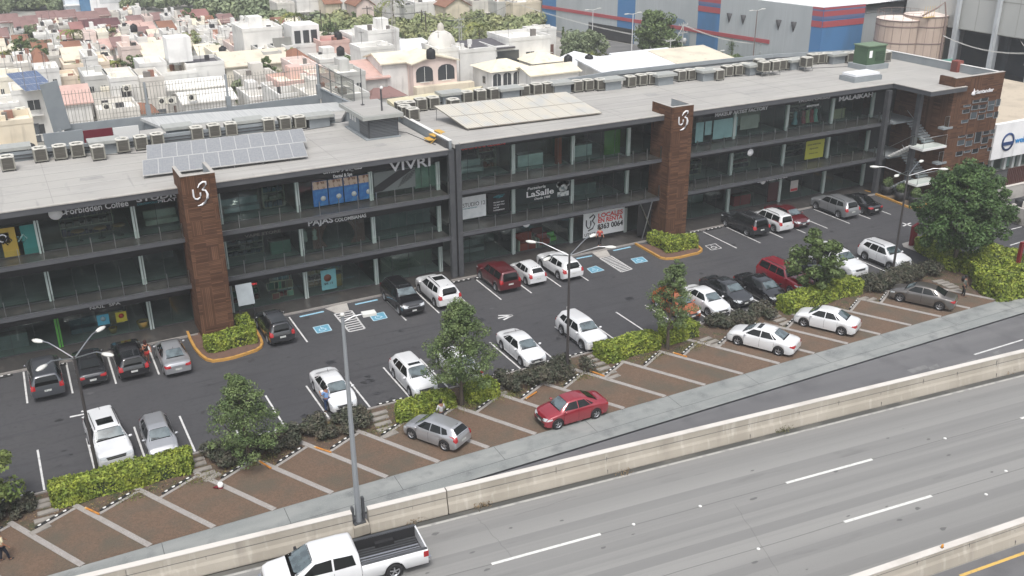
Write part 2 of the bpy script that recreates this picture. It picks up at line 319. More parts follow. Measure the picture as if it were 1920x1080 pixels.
paint('cross_mark',[(G(1692,418),G(1709,424)),(G(1693,424),G(1708,418)),(G(1484,469.5),G(1507,464.5))],.16,.008,m_line)
# right-hand neighbour's stalls
paint('neighbour_stall_lines',[(G(1880,434),G(1916,425)),(G(1894,460),G(1920,452)),(G(1905,395),G(1925,402)),(G(1815,478),G(1835,472))],.12,.007,m_line)
m_oil=M('oil_stain',(.022,.022,.024),.6,n=[(3,(.045,.045,.05),.5,.6)])
for i,(x,y,s) in enumerate([(707,737,.35),(690,715,.6),(720,757,.4),(735,748,.3),(573,780,.5),(120,845,.2),(127,893,.25),(1560,434,.3),(690,706,.4)]):
    c=G(x,y); r=random.Random(i); n=12
    sheet('oil_stain',[(c.x+s*math.cos(2*PI*k/n)*r.uniform(.4,1),c.y+s*.7*math.sin(2*PI*k/n)*r.uniform(.4,1)) for k in range(n)],.0035,m_oil)
# kerbed islands
def island(px,name='island'):
    q=[Vector(G(*p)[:2]) for p in px]; mb=MB(); n=len(q)
    for a,b in zip(q[:-1],q[1:]):
        d=(b-a); l=d.length; mb.cbox(((a.x+b.x)/2,(a.y+b.y)/2,.085),(l+.06,.17,.17),math.atan2(d.y,d.x))
    struct('ochre_kerb',mb,m_ocurb); return q
m_isl=M('island_red_brown',(.13,.075,.055),.95,n=[(3,(.09,.06,.045),.5,.7),(25,(.2,.13,.1),.6,.7)])
q=island([(352,625),(358,640),(366,655),(377,668),(388,676),(400,679),(420,676.5),(440,672),(462,665),(480,659),(489,653),(492,646),(489,637),(480,622),(472,611)])
sheet('island_bed',q,.05,m_isl)
q=island([(1192,459),(1208,468),(1226,478),(1238,485),(1248,487),(1262,486.5),(1276,484),(1294,479.5),(1308,476.5),(1315,472),(1315,469),(1310,464.5),(1302,461)])
sheet('island_bed',q,.05,m_isl)
q=island([(1622,360),(1640,365),(1662,373),(1680,380),(1698,388),(1708,391.5),(1718,392),(1728,388),(1740,384),(1790,374)])
sheet('island_bed',q+[Vector(G(1790,350)[:2]),Vector(G(1625,352)[:2])],.04,M('island_tile',(.19,.15,.11),.85,n=[(2,(.13,.11,.09),.5,.7)]))
q=[Vector(G(*p)[:2]) for p in [(1691,458),(1694,464),(1716,472),(1735,479),(1760,492),(1790,500),(1800,470),(1740,445),(1715,452),(1700,455)]]
sheet('island_bed',q,.06,m_conc)
# walkway slab in front of the shops
wk=MB(); wk.box(-60,9.4,64.9,67.2,0,.15); wk.box(9.4,29.4,65.15,67.2,0,.152); wk.box(29.4,76.2,65.15,67.8,0,.15); wk.box(76.2,90,61.5,72,0,.148)
struct('shop_walkway',wk,m_floor)
ke=MB(); ke.box(-60,9.4,64.82,64.9,0,.155); ke.box(13.4,48.4,65.07,65.15,0,.157); ke.box(52.2,75,65.07,65.15,0,.157); struct('walkway_kerb',ke,m_strip)
# barriers
def barrier(name,label,x0,x1,ybf,H,cat='barrier'):
    o=thing(name,label,cat,((x0+x1)/2,ybf((x0+x1)/2),0),math.atan2(ybf(x1)-ybf(x0),x1-x0))
    L=math.hypot(x1-x0,ybf(x1)-ybf(x0))/2; mb=MB(); n=max(1,int(L/3))
    prof=[(0,0),(.0,.08),(.08,.48),(.15,.62),(.19,.86),(.20,.87),(.20,.89),(.19,.90),(.21,H-.02),(.50,H-.02),(.60,0)]
    k=len(prof)
    vs=[(x,y,z) for x in (-L,L) for y,z in prof]; fs=[(i,i+1,k+i+1,k+i) for i in range(k-1)]+[tuple(range(k)),tuple(range(2*k-1,k-1,-1))]
    mb.add(vs,fs); mb.build('wall_body',m_barr,o)
    c=MB(); c.box(-L,L,.19,.53,H-.02,H+.02); c.build('pale_top',m_barrtop,o)
    g=MB(); g.box(-L,L,.187,.2,.865,.885)
    for i in range(1,n*2):
        x=-L+i*L/n+R.uniform(-.3,.3); g.box(x-.008,x+.008,.186-.02,.2,.5,R.uniform(.7,H-.05))
        if i%3==0: g.box(x-.01,x+.01,-.006,.05,.05,.3)
    g.build('joint',m_crack,o); return o
barrier('freeway_barrier','long pale concrete freeway barrier left of the tall grey light pole',-30,11.42,yb,1.27)
barrier('freeway_barrier','long pale concrete freeway barrier right of the tall grey light pole',12.22,16.2,yb,1.27)
barrier('freeway_barrier','long stained concrete barrier between freeway and frontage road, right of the open joint',16.26,150,yb,1.27)
yb2=lambda X: 22.95-.078*(X-35)
barrier('freeway_barrier','concrete median barrier in the bottom right corner with a yellow reflector on top',20,90,yb2,1.05)
sheet('median_strip',[(20,22.9+1.17),(20,15),(90,10),(90,yb2(90))],.006,m_front)

rs=random.Random(21); mb=MB(); mb2=MB()
for k in range(110):
    x=rs.uniform(-6,72); row=rs.choice((0,0,1,1,2)); y=(rs.uniform(50.3,54.2),rs.uniform(60.4,64.4),rs.uniform(54.5,60))[row]; s=rs.uniform(.06,.32); n=9; a0=rs.uniform(0,6)
    (mb if k%3 else mb2).add([(x+s*math.cos(a0+2*PI*j/n)*rs.uniform(.5,1),y+s*.8*math.sin(a0+2*PI*j/n)*rs.uniform(.5,1),.0042) for j in range(n)],[tuple(range(n))])
struct('drip_stains',mb,m_oil); struct('worn_spots',mb2,M('worn_asphalt',(.085,.085,.088),.9))
tm=MB()
for k in range(9):
    x0=-4+8.2*k; L_=rs.uniform(4,7.6); y0=rs.choice((55.6,56.3,57.6))
    for dy in (0,1.5):
        m_=14
        for j in range(m_):
            a=x0+L_*j/m_; b=x0+L_*(j+1)/m_; f=lambda x: y0+dy+.25*math.sin((x-x0)*.3)
            if dy+y0<59.8: tm.add([(a,f(a),.0032),(b,f(b),.0032),(b,f(b)+.18,.0032),(a,f(a)+.18,.0032)],[(0,1,2,3)])
struct('tyre_tracks',tm,M('tyre_track',(.044,.044,.048),.85,n=[((.6,3,1),(.056,.056,.061),.35,.55)]))
for i,(x,y) in enumerate(((1640,455),(1180,560),(620,680),(900,600))):
    g=G(x,y); o=thing('drain_grate','dark square drain grate in the lot asphalt, %s from the right'%ordn[[0,1,3,2][i]],'drain',(g.x,g.y,.006),0,'drain grates'); q=MB(); q.box(-.3,.3,-.3,.3,-.004,.004); q.build('frame',m_dsteel,o); q=MB(); [q.box(-.26+.1*k,-.21+.1*k,-.26,.26,.004,.01) for k in range(6)]; q.build('bars',m_black,o)

paint('wheel_paths',[(lane(a,o+s),lane(b,o+s)) for o in (-1.95,1.95,5.85) for s in (-.85,.85) for a,b in ((-10,30),(30,70),(70,140))],.65,.0025,M('wheel_path_asphalt',(.198,.197,.192),.85,n=[((.03,2,1),(.212,.211,.205),.45,.6),((.3,1.5,1),(.165,.164,.16),.6,.75)],bump=(60,.3),rot=-RD))
dr=MB(); rr=random.Random(4)
for k in range(70):
    g=lane(rr.uniform(5,62),rr.uniform(-3.4,8.5)); s=rr.uniform(.03,.14); dr.add([(g.x+2.2*s*math.cos(j*PI/4)*rr.uniform(.5,1),g.y+s*math.sin(j*PI/4)*rr.uniform(.5,1),.0052) for j in range(8)],[tuple(range(8))])
struct('road_spots',dr,m_crack)
# ---------------------------------------------------------------- shopping building
bld=thing('shopping_building','long three-storey dark grey shopping building with glazed shops, brown plank towers and flat pale roof','building')
def part(mb,name,mat,par=None): return mb.build(name,mat,par or bld)
YF=65.5
BL=dict(x0=-15.,x1=29.2,yg=67.2,F=(.15,3.58,6.98),roof=10.52,cols=[-10.6,-5.,.82,6.75,12.4,17.95,23.55,29.0],yb=77.6)
BM=dict(x0=30.15,x1=75.9,yg=67.8,F=(.15,3.72,7.12),roof=10.85,cols=[30.5,35.9,41.5,47.05,52.9,58.5,64.75,70.4,75.7],yb=80.)
PIL=((9.55,11.75,63.8),(48.95,51.15,64.45))
def gaps(x0,x1,k):
    a,b,_=PIL[k]; return [(x0,a),(b,x1)]
for bi,B in enumerate((BL,BM)):
    x0,x1,yg=B['x0'],B['x1'],B['yg']; F=B['F']; top=B['roof']
    for i,z in enumerate(F[1:]):
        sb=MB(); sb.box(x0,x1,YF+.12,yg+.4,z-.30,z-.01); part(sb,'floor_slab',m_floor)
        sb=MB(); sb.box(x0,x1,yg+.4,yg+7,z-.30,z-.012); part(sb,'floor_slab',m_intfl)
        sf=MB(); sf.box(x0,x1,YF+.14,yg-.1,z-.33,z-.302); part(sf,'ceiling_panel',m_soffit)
        for a,b in gaps(x0,x1,bi):
            f=MB(); f.box(a,b,YF,YF+.12,z-.30,z+.02); part(f,'balcony_fascia',m_beam)
            f=MB(); f.box(a,b,YF-.012,YF+.06,z+.02,z+.06); part(f,'balcony_trim',m_steel)
    gf=MB(); gf.box(x0,x1,yg,yg+7,.05,.14); part(gf,'floor_slab',m_intfl)
    # roof slab and fascia
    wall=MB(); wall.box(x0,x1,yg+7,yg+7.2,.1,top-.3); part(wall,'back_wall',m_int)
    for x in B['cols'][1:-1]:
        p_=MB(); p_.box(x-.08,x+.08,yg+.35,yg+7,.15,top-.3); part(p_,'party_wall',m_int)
    for i,z in enumerate(F):
        zt=(list(F)+[top-.05])[i+1]-(.36 if i<2 else .30)
        sg=MB(); sg.box(x0,x1,yg-.09,yg+.1,zt-.95,zt); part(sg,'sign_band',m_black)
        for a,b in zip([x0]+B['cols'],B['cols']+[x1]):
            if b-a<1: continue
            g=MB(); n=max(2,round((b-a)/1.4)); gx=[a+(b-a)*k/n for k in range(n+1)]
            g.quad((a+.1,yg,z+.02),(b-.1,yg,z+.02),(b-.1,yg,zt-.95),(a+.1,yg,zt-.95)); o=part(g,'shop_window',m_glass)
            fr=MB()
            for x in gx[1:-1]: fr.box(x-.012,x+.012,yg-.02,yg+.02,z,zt-.95)
            fr.box(a+.1,b-.1,yg-.03,yg+.03,z,z+.06); fr.build('window_frame',m_dsteel,o)
        for x in B['cols']:
            c=MB(); c.box(x-.16,x-.03,yg-.18,yg+.1,z,zt-.95); c.box(x+.03,x+.12,yg-.15,yg+.1,z,zt-.95); part(c,'facade_column',m_alu if not(bi==0 and i==0 and abs(x-.82)<.1) else col((80,150,60)))  # one ground-floor column coloured green in place of green light on it
    # glass railings
    for z in F[1:]:
        for a,b in gaps(x0,x1,bi):
            n=max(1,round((b-a)/1.42)); 
            gl=MB(); gl.quad((a,YF+.05,z+.1),(b,YF+.05,z+.1),(b,YF+.05,z+.98),(a,YF+.05,z+.98)); rl=part(gl,'railing_glass',m_rail)
            for k in range(n+1):
                x=a+.08+(b-a-.16)*k/n; q=MB(); q.box(x-.02,x+.02,YF+.0,YF+.1,z,z+1.06); q.build('railing_post',m_steel,rl)
    # small ceiling lamps
def roofslab(poly,z,name='roof_slab'):
    mb=MB(); mb.prism(poly,z-.3,z); return part(mb,name,m_roof)
roofslab([(-15,YF+.02),(29.2,YF+.02),(29.2,77.6),(-15,77.6)],10.52)
rearM=[(30,77.8),(43,79.3),(54,81.0),(66,80.9),(74,80.6),(85.4,77.6)]
roofslab([(29.7,YF+.02),(75.55,YF+.02),(75.55,61.12),(80.3,61.12),(80.3,61.6),(85.4,61.6)]+rearM[::-1]+[(29.7,77.8)],10.85)
f=MB(); f.box(-15,9.55,YF-.03,YF+.01,10.12,10.50); f.box(11.75,29.2,YF-.03,YF+.01,10.12,10.50); part(f,'roof_fascia',m_beam)
f=MB(); f.box(30.15,48.95,YF-.03,YF+.01,10.43,10.83); f.box(51.15,75.56,YF-.03,YF+.01,10.43,10.83); f.box(75.52,75.545,61.1,YF-.03,10.43,10.83); f.box(75.52,80.35,61.06,61.1,10.43,10.83); part(f,'roof_fascia',m_beam)
f=MB(); f.box(-15,9.5,YF-.08,YF+.2,10.50,10.57); f.box(11.8,29.2,YF-.08,YF+.2,10.50,10.57); f.box(30.15,48.9,YF-.08,YF+.2,10.83,10.90); f.box(51.2,75.5,YF-.08,YF+.2,10.83,10.90); f.box(75.47,75.7,61.02,YF-.08,10.83,10.90);f.box(75.7,80.3,61.02,61.25,10.83,10.90); part(f,'roof_edge_flashing',m_conc)
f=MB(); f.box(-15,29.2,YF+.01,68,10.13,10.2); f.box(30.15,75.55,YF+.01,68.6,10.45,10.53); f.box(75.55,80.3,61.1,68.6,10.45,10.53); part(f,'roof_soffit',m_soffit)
# seam columns and roof step
for x,zt in ((29.2,10.5),(29.78,10.85)):
    c=MB(); c.box(x,x+.42,YF-.12,YF+.25,0,zt-.02); part(c,'steel_column',m_dsteel)
c=MB(); c.box(29.62,29.78,YF-.05,YF+.3,0,10.5); part(c,'seam_panel',m_black)
c=MB(); c.box(29.4,29.64,YF+.3,77.8,10.3,11.08); part(c,'roof_step_wall',m_pgrey)
c=MB(); c.box(29.36,29.68,YF+.3,77.8,11.08,11.13); part(c,'roof_step_coping',m_white)
c=MB(); c.box(29.2,29.4,YF+.3,67.8,10.45,11.08); part(c,'roof_step_wall',m_dsteel)
# rear parapets
def wall_line(pts,z0,z1,t,mat,name,par=None):
    mb=MB()
    for a,b in zip(pts[:-1],pts[1:]):
        a,b=Vector(a),Vector(b); d=b-a; mb.cbox(((a.x+b.x)/2,(a.y+b.y)/2,(z0+z1)/2),(d.length+t*.8,t,z1-z0),math.atan2(d.y,d.x))
    return mb.build(name,mat,par or bld)
wall_line([(-15,77.7),(24.4,77.7)],10.3,11.25,.2,m_pgrey,'rear_parapet'); wall_line([(-15,77.55),(24.4,77.55)],10.7,10.78,.06,m_dsteel,'parapet_pipe'); wall_line([(-15,77.55),(24.4,77.55)],10.95,11.01,.06,m_dsteel,'parapet_pipe')
wall_line(rearM,10.5,11.45,.2,m_pgrey,'rear_parapet'); wall_line([(a,b-.15) for a,b in rearM],11.0,11.08,.06,m_dsteel,'parapet_pipe')
wall_line([(85.5,61.6),(85.5,77.6)],10.3,11.62,.2,m_pgrey,'side_parapet'); wall_line([(85.5,61.6),(85.5,77.7)],11.62,11.67,.28,m_white,'parapet_coping')
# plank-clad towers
for k,(a,b,yf) in enumerate(PIL):
    t=.22; z1=11.7; mb=MB(); yb_=yf+2.8
    mb.box(a,b,yf,yf+t,0,z1); mb.box(a,a+t,yf+t,yb_,0,z1); mb.box(b-t,b,yf+t,yb_,0,z1); part(mb,'plank_tower',m_wood)
    cp=MB(); cp.box(a-.02,b+.02,yf-.02,yf+t+.02,z1,z1+.03); cp.box(a-.02,a+t,yf+t+.02,yb_,z1,z1+.03); cp.box(b-t,b+.02,yf+t+.02,yb_,z1,z1+.03); part(cp,'tower_coping',m_conc)
    ir=MB(); ir.box(a+t,b-t,yf+t,YF+.1,10.2,10.5); part(ir,'tower_gutter',m_roof)
    ip=MB(); ip.box(a+t,a+t+.02,yf+t+.02,yb_,10.53,z1-.01); ip.box(b-t-.02,b-t,yf+t+.02,yb_,10.53,z1-.01); part(ip,'tower_lining',m_pgrey)
# corner tower with punched windows
TY=61.35
mb=MB(); mb.box(79.0,85.75,TY,TY+.3,0,11.68); part(mb,'plank_corner_wall',m_wood)
mb=MB(); mb.box(79.0,79.3,TY+.3,63.2,10.86,11.68); mb.box(79.0,79.3,TY+.3,72,0,10.2); mb.box(85.45,85.75,TY+.3,77,0,10.3); part(mb,'plank_side_wall',m_wood)
mb=MB(); mb.box(78.98,85.77,TY-.02,TY+.33,11.68,11.72); part(mb,'parapet_coping',m_conc)
wp=[((375,300,440,328),(440,283,512,318)),((298,340,365,362),(366,345,430,385),(432,340,495,375),(503,308,570,345),(573,298,612,350)),((288,380,355,415),(500,345,560,392),(428,392,490,405)),((355,405,415,460),(418,425,480,468),(488,412,550,448),(553,403,593,452),(278,468,342,497)),
 ((255,598,318,620),(322,588,385,622),(392,575,452,660),(460,562,522,595),(526,552,566,585)),((245,640,312,685),(313,645,376,692),(448,615,512,668),(520,605,556,625)),((232,735,295,775),(300,725,363,748),(367,712,428,752),(437,686,502,712),(503,702,538,730)),((345,840,410,885),(412,828,472,880),(476,850,512,900),(290,868,335,905),(215,880,280,915))]
m_wing2=M('blue_grey_tower_window',(.06,.075,.085),.2,spec=.8); m_wing=M('dark_tower_window',(.015,.018,.02),.15,spec=.8)
for row in wp:
    for x0,y0,x1,y1 in row:
        # crop scale 4.5 of region origin (1740,120)
        cx,cy=1740+(x0+x1)/9,120+(y0+y1)/9; c=FY(cx,cy,TY-.03); 
        wdt=(x1-x0)/4.5/16.4; hgt=max(.16,((y1-y0)-(x1-x0)*.16)/4.5/16.2)
        g=MB(); g.box(c.x-wdt/2,c.x+wdt/2,TY-.03,TY+.01,c.z-hgt/2,c.z+hgt/2); o=part(g,'window',R.choice([m_wing,m_wing,m_wing2]))
        fr=MB(); 
        for q in ((c.x-wdt/2-.04,c.x-wdt/2),(c.x+wdt/2,c.x+wdt/2+.04)): fr.box(q[0],q[1],TY-.05,TY,c.z-hgt/2,c.z+hgt/2)
        fr.box(c.x-wdt/2-.04,c.x+wdt/2+.04,TY-.05,TY,c.z-hgt/2-.04,c.z-hgt/2); fr.build('window_frame',m_pgrey,o)
# stairwell between shops and corner tower
sw=MB(); sw.box(76,79,68,68.2,0,10.3); part(sw,'stairwell_wall',m_int)
for x,y in ((76.3,62.8),(74.9,65.3)):
    c=MB(); c.box(x-.22,x+.22,y-.22,y+.22,0,10.3); part(c,'stair_column',m_dsteel)
def landing(x0,x1,y0,y1,zt,mat,rail):
    s_=MB(); s_.box(x0,x1,y0,y1,zt-.2,zt); part(s_,'stair_landing',mat)
    for (ax,ay),(bx,by) in rail:
        g=MB(); g.quad((ax,ay,zt+.05),(bx,by,zt+.05),(bx,by,zt+1.0),(ax,ay,zt+1.0)); part(g,'landing_glass',m_rail)
        h=MB(); h.tube([(ax,ay,zt),(ax,ay,zt+1.05),(bx,by,zt+1.05),(bx,by,zt)],.03,6); part(h,'landing_handrail',m_steel)
def flight(x0,x1,ya,yb_,za,zb_,mat):
    n=9; st=MB()
    for k in range(n):
        z=za+(zb_-za)*(k+1)/n; a=ya+(yb_-ya)*k/n; b=ya+(yb_-ya)*(k+1)/n; st.box(x0,x1,min(a,b),max(a,b)+.04,z-.13,z)
    part(st,'stair_flight',mat)
    d=MB(); d.tube([(x0+.04,ya,za+1.0),(x0+.04,yb_,zb_+1.0)],.03,6); part(d,'stair_handrail',m_steel)
for z0_,z1_,z2_ in ((.15,1.95,3.72),(3.72,5.4,7.12)):
    landing(75.75,78.98,61.15,62.6,z1_,m_white,[((75.8,61.2),(78.9,61.2)),((75.8,61.2),(75.8,62.5))])
    flight(75.8,77.1,65.1,62.6,z0_,z1_,m_white if z0_>1 else m_pgrey); flight(77.5,78.9,62.6,65.1,z1_,z2_,m_pgrey)
    landing(75.9,79,65.1,68,z2_,m_pgrey,[]); landing(78.3,79.55,61.28,61.34+.6,z2_,m_pgrey,[((78.35,61.32),(78.95,61.32))])
# back volume of the building so it is solid from above and behind
bk=MB(); bk.box(-15,29.2,74.4,77.6,0,10.2); bk.box(29.9,85.4,75,77.5,0,10.5); part(bk,'rear_volume',m_pgrey)
lb=MB(); lb.box(-15.2,-15,YF,77.6,0,10.2); lb.box(85.2,85.4,61.7,77.6,0,10.3); part(lb,'end_wall',m_pgrey)
# -------- shop signs (things fixed to the facade)
def sign(name,label,s,px,Y,h,width=None,mat=None,bold=.022,cat='shop sign',skew=0,narrow=None,dz=0):
    p=FY(*px,Y); mb=text_mb(s,h,width,.04,bold,skew,narrow); o=thing(name,label,cat,(p.x,Y,p.z+dz)); mb.build('lettering',mat or m_letter,o); return o
BandL,BandM=66.98,67.58
m_teal=col((60,130,140)); m_wht=M('white_lettering',(.85,.85,.85),.5); m_red=M('red_lettering',(.75,.06,.05),.5)
so_=sign('shop_sign','pale gothic Forbidden Coffee lettering under the roof edge at far left','Forbidden Coffee',(124,401),BandL,.42,3.85,bold=.01,dz=-.06)
cb_=MB()
for k in range(14):
    a=2*PI*k/14; 
cb_.lathe([(0,-.03),(.42,-.03),(.42,.03),(0,.03)],(-.62,0,.18),20,'Y'); cb_.build('cup_emblem',m_wht,so_)
hb=MB(); hb.tube([(-.22,0,.38),(-.02,0,.36),(-.04,0,.1),(-.25,0,.05)],.045,6); hb.build('cup_handle',m_wht,so_)
sign('shop_sign','grey STUDIO lettering with teal line, left of the first brown tower','STUDIO',(256,378),BandL,.38,3.0,mat=m_letter,dz=-.04)
sign('shop_sign','small pale PILATES word under the STUDIO lettering','PILATES',(296,379),BandL-.01,.2,1.7,mat=m_letter,dz=-.05)
sign('shop_sign','tiny teal word under the left part of the STUDIO lettering','CONTEMPORANEO',(257,384),BandL-.01,.13,1.6,mat=m_teal,dz=-.05)
sign('shop_sign','grey script line above the Dental and Spa words','Smile Angels',(606,326),BandL,.36,3.0,skew=.3,dz=-.02)
sign('shop_sign','small white Dental & Spa lettering above the blue posters','Dental & Spa',(625,334),BandL-.01,.24,1.45,mat=m_wht)
sign('shop_sign','large silver VIVRI lettering near the building seam','VIVRI',(730,321),BandL,.75,3.35,bold=.012,dz=-.05)
sign('shop_sign','dim VAPE STORE lettering on the middle floor right of the first brown tower','VAPE STORE',(459,446),BandL,.2,2.6,mat=col((110,110,105)))
sign('shop_sign','large silver PAJAS lettering above the draped curtains','PAJAS',(578,424),BandL,.42,1.9,dz=.0)
sign('shop_sign','smaller silver COLOMBIANAS lettering right of PAJAS','COLOMBIANAS',(628,416.5),BandL,.26,2.45,mat=m_wht)
sign('shop_sign','spaced white NAIL SPA lettering on the ground floor at far left','NAIL  SPA',(169,581),BandL,.2,1.95,mat=m_wht,bold=.0)
so2=sign('shop_sign','red COCINAS & CLOSETS lettering under the roof right of the seam','COCINAS & CLOSETS',(864,279),BandM,.32,3.9,mat=m_red,dz=-.12)
sign('shop_sign','silver MAKEUP ARTIST FACTORY lettering right of the second brown tower','MAKEUP ARTIST FACTORY',(1341,217),BandM,.30,6.05,mat=m_letter,dz=-.1)
sign('shop_sign','silver lettering above the BOUTIQUE word on the top floor','TATATI CAOBO',(1496,194),BandM,.30,4.0,dz=.08)
sign('shop_sign','small white BOUTIQUE lettering on the top floor over the clothes window','BOUTIQUE',(1513,198.5),BandM-.01,.15,1.5,mat=m_wht,dz=-.12)
sign('shop_sign','silver serif MALAIKAH lettering at the right end of the top floor','MALAIKAH',(1573,189),BandM,.42,4.4,dz=-.05)
sign('shop_sign','silver Santander lettering on the ground floor band','Santander',(1420,343),BandM,.34,3.9)
so3=sign('wall_sign','silver Santander lettering with flame emblem on the brown corner wall','Santander',(1830,176),TY-.06,.36,2.45,cat='wall sign',bold=.015)
fl=MB(); fl.tube([(-.62,0,.06),(-.45,0,-.02),(-.22,0,0),(-.08,0,.12),(-.12,0,.25)],[.05,.1,.12,.09,.04],8); fl.tube([(-.38,0,.1),(-.30,0,.3),(-.36,0,.55)],[.1,.08,.02],8); fl.tube([(-.5,0,.1),(-.48,0,.22),(-.42,0,.34)],[.08,.06,.02],8)
fl.build('flame_emblem',m_letter,so3)
def logoUB(px,Y,h,label,mat=m_letter):
    p=FY(*px,Y); o=thing('tower_logo',label,'logo',(p.x,Y,p.z)); s=h/1.5; mb=MB()
    mb.tube([(-.42*s,0,.35*s),(-.42*s,0,-.1*s),(-.36*s,0,-.25*s),(-.2*s,0,-.3*s),(-.05*s,0,-.22*s),(-.0*s,0,-.1*s),(0,0,.1*s)],.055*s,6)
    mb.build('letter_u',mat,o); m2=MB()
    m2.tube([(-.12*s,0,.42*s),(.0*s,0,.62*s),(.22*s,0,.75*s),(.38*s,0,.72*s),(.40*s,0,.58*s),(.28*s,0,.40*s),(.12*s,0,.25*s)],[.03*s,.05*s,.06*s,.07*s,.06*s,.05*s,.03*s],6)
    m2.tube([(.12*s,0,.25*s),(.32*s,0,.2*s),(.42*s,0,-.05*s),(.38*s,0,-.3*s),(.22*s,0,-.55*s),(0,0,-.68*s),(-.25*s,0,-.72*s)],[.03*s,.06*s,.08*s,.09*s,.08*s,.06*s,.02*s],6)
    m2.build('figure_three',mat,o)
logoUB((376,364),63.77,1.6,'silver U3 monogram high on the left brown plank tower'); logoUB((1281,226.5),64.42,1.6,'silver U3 monogram high on the middle brown plank tower')
# banners / posters on glass: flat things
def banner(label,x0,x1,z0,z1,Y,mat,name='window_poster',cat='poster'):
    o=thing(name,label,cat,(x0,Y,z0)); mb=MB(); mb.box(0,x1-x0,0,.012,0,z1-z0); mb.build('sheet',mat,o); o['w']=0; del o['w']; return o
def txt(o,s,x,z,h,w,mat,y=-.012,bold=.01,sk=0):
    mb=text_mb(s,h,w,.01,bold,sk); placed(mb,Vector((x,y,z))); mb.build('lettering',mat,o)
m_ban=M('white_banner_cloth',(.82,.84,.84),.8,n=[(2,(.70,.73,.74),.45,.7)]); m_bk=M('black_print',(.02,.02,.022),.6)
YL,YM=67.16,67.76
p0,p1=FY(867,412,YM),FY(911,365,YM)
o=banner('white cloth banner reading STUDIO 12',p0.x,p1.x,p0.z,p1.z+.1,YM,m_ban,'shop_banner','banner'); txt(o,'STUDIO 12',.06,1.0,.33,p1.x-p0.x-.15,m_bk,bold=0); txt(o,'CONTEMPORANEO',.06,.82,.1,(p1.x-p0.x)*.6,m_teal)
p0,p1=FY(915,402,YM),FY(954,357,YM)
o=banner('black poster with teal scribble and white words beside the STUDIO 12 banner',p0.x,p1.x,p0.z,p1.z,YM,m_black)
for i,s in enumerate(("WE CAN'T WAIT",'TO SEE YOU','ON THE','SUPERMOON')): txt(o,s,.5,.85-.22*i,.1,1.0 if i!=2 else .5,m_wht)
sc=MB(); sc.tube([(.5,-.02,1.35),(.9,-.02,1.45),(1.5,-.02,1.5),(1.3,-.02,1.35),(.7,-.02,1.3),(1.1,-.02,1.28)],.05,6); sc.build('scribble',m_teal,o)
p0,p1=FY(962,388,YM),FY(1073,340,YM)
o=banner('dark green La Salle pastry shop window sign with white script',p0.x,p1.x,p0.z+.1,p1.z+.1,YM,col((22,38,38)),'window_sign','window sign')
txt(o,'Pastelería',1.35,1.12,.24,1.7,m_wht,sk=.1); txt(o,'LaSalle',1.25,.50,.48,2.6,m_wht,bold=.02); txt(o,'Desde 1988',2.0,.18,.19,1.5,m_wht,sk=.2)
ck=MB(); ck.lathe([(0,0),(.42,0),(.42,.02),(0,.02)],(4.75,-.02,.85),18,'Y')
for a in range(7): ck.lathe([(0,0),(.24,0),(.24,.02),(0,.02)],(4.75+.42*math.cos(a*.55-.1),-.02,1.15+.2*math.sin(a*.55)),12,'Y')
ck.box(4.2,5.3,-.02,0,.1,.5); ck.build('pastry_cook_picture',M('sign_white',(.6,.62,.6),.6,n=[(3,(.2,.25,.25),.5,.6)]),o)
p0,p1=FY(1093,446,YM-.25),FY(1167,393,YM-.25)
o=banner('white LOCALES EN RENTA banner with phone number on the ground floor',p0.x,p1.x+.25,p0.z-.05,p1.z+.25,YM-.25,m_ban,'rent_banner','banner')
W_=p1.x+.25-p0.x; m_r2=M('red_print',(.65,.05,.04),.6)
txt(o,'LOCALES',1.5,1.62,.38,W_-1.7,m_r2,bold=.03); txt(o,'EN RENTA',1.5,1.15,.40,W_-1.7,m_r2,bold=.03); txt(o,'8363 0064',1.45,.55,.46,W_-1.6,m_bk,bold=.03); txt(o,'UTRES',.15,.12,.26,1.1,m_bk)
lg=MB(); s=1.0
lg.tube([(.3,-.02,1.6),(.3,-.02,1.1),(.45,-.02,.85),(.65,-.02,.85),(.75,-.02,1.1),(.75,-.02,1.5)],.05,6); lg.tube([(.6,-.02,1.75),(1.0,-.02,2.0),(1.15,-.02,1.8),(.9,-.02,1.45),(1.15,-.02,1.15),(.95,-.02,.75),(.5,-.02,.6)],.055,6); lg.build('monogram',m_bk,o)
cols4=[((178,150,60)),((45,120,115))]
for i,(a,b) in enumerate((((8,425),(36,477)),((36,425),(64,470)))):
    q0,q1=FY(a[0],b[1],YL),FY(b[0],a[1],YL); o=banner(['mustard yellow poster panel with a dark drawing at far left','teal poster panel with a white drawing at far left'][i],q0.x,q1.x,7.05,9.0,YL,col(cols4[i]))
    d=MB(); d.tube([(.3+.3*math.cos(k*1.3),-.02,1.1+.3*math.sin(k*1.9)) for k in range(9)],.035,5); d.build('line_drawing',m_bk if i==0 else col((150,190,185)),o)
q=FY(4,445,YL); o=banner('small round teal and white window sticker at the left picture edge',q.x-.4,q.x+.4,8.0,8.7,YL,m_black,'window_sticker','sticker'); d=MB(); d.lathe([(.2,0),(.28,0),(.28,.02),(.2,.02)],(.4,-.02,.35),14,'Y'); d.build('ring',m_wht,o)
m_dent=M('blue_dental_poster',lin((45,100,160)),.6,n=[(2.5,lin((70,130,180)),.5,.7)])
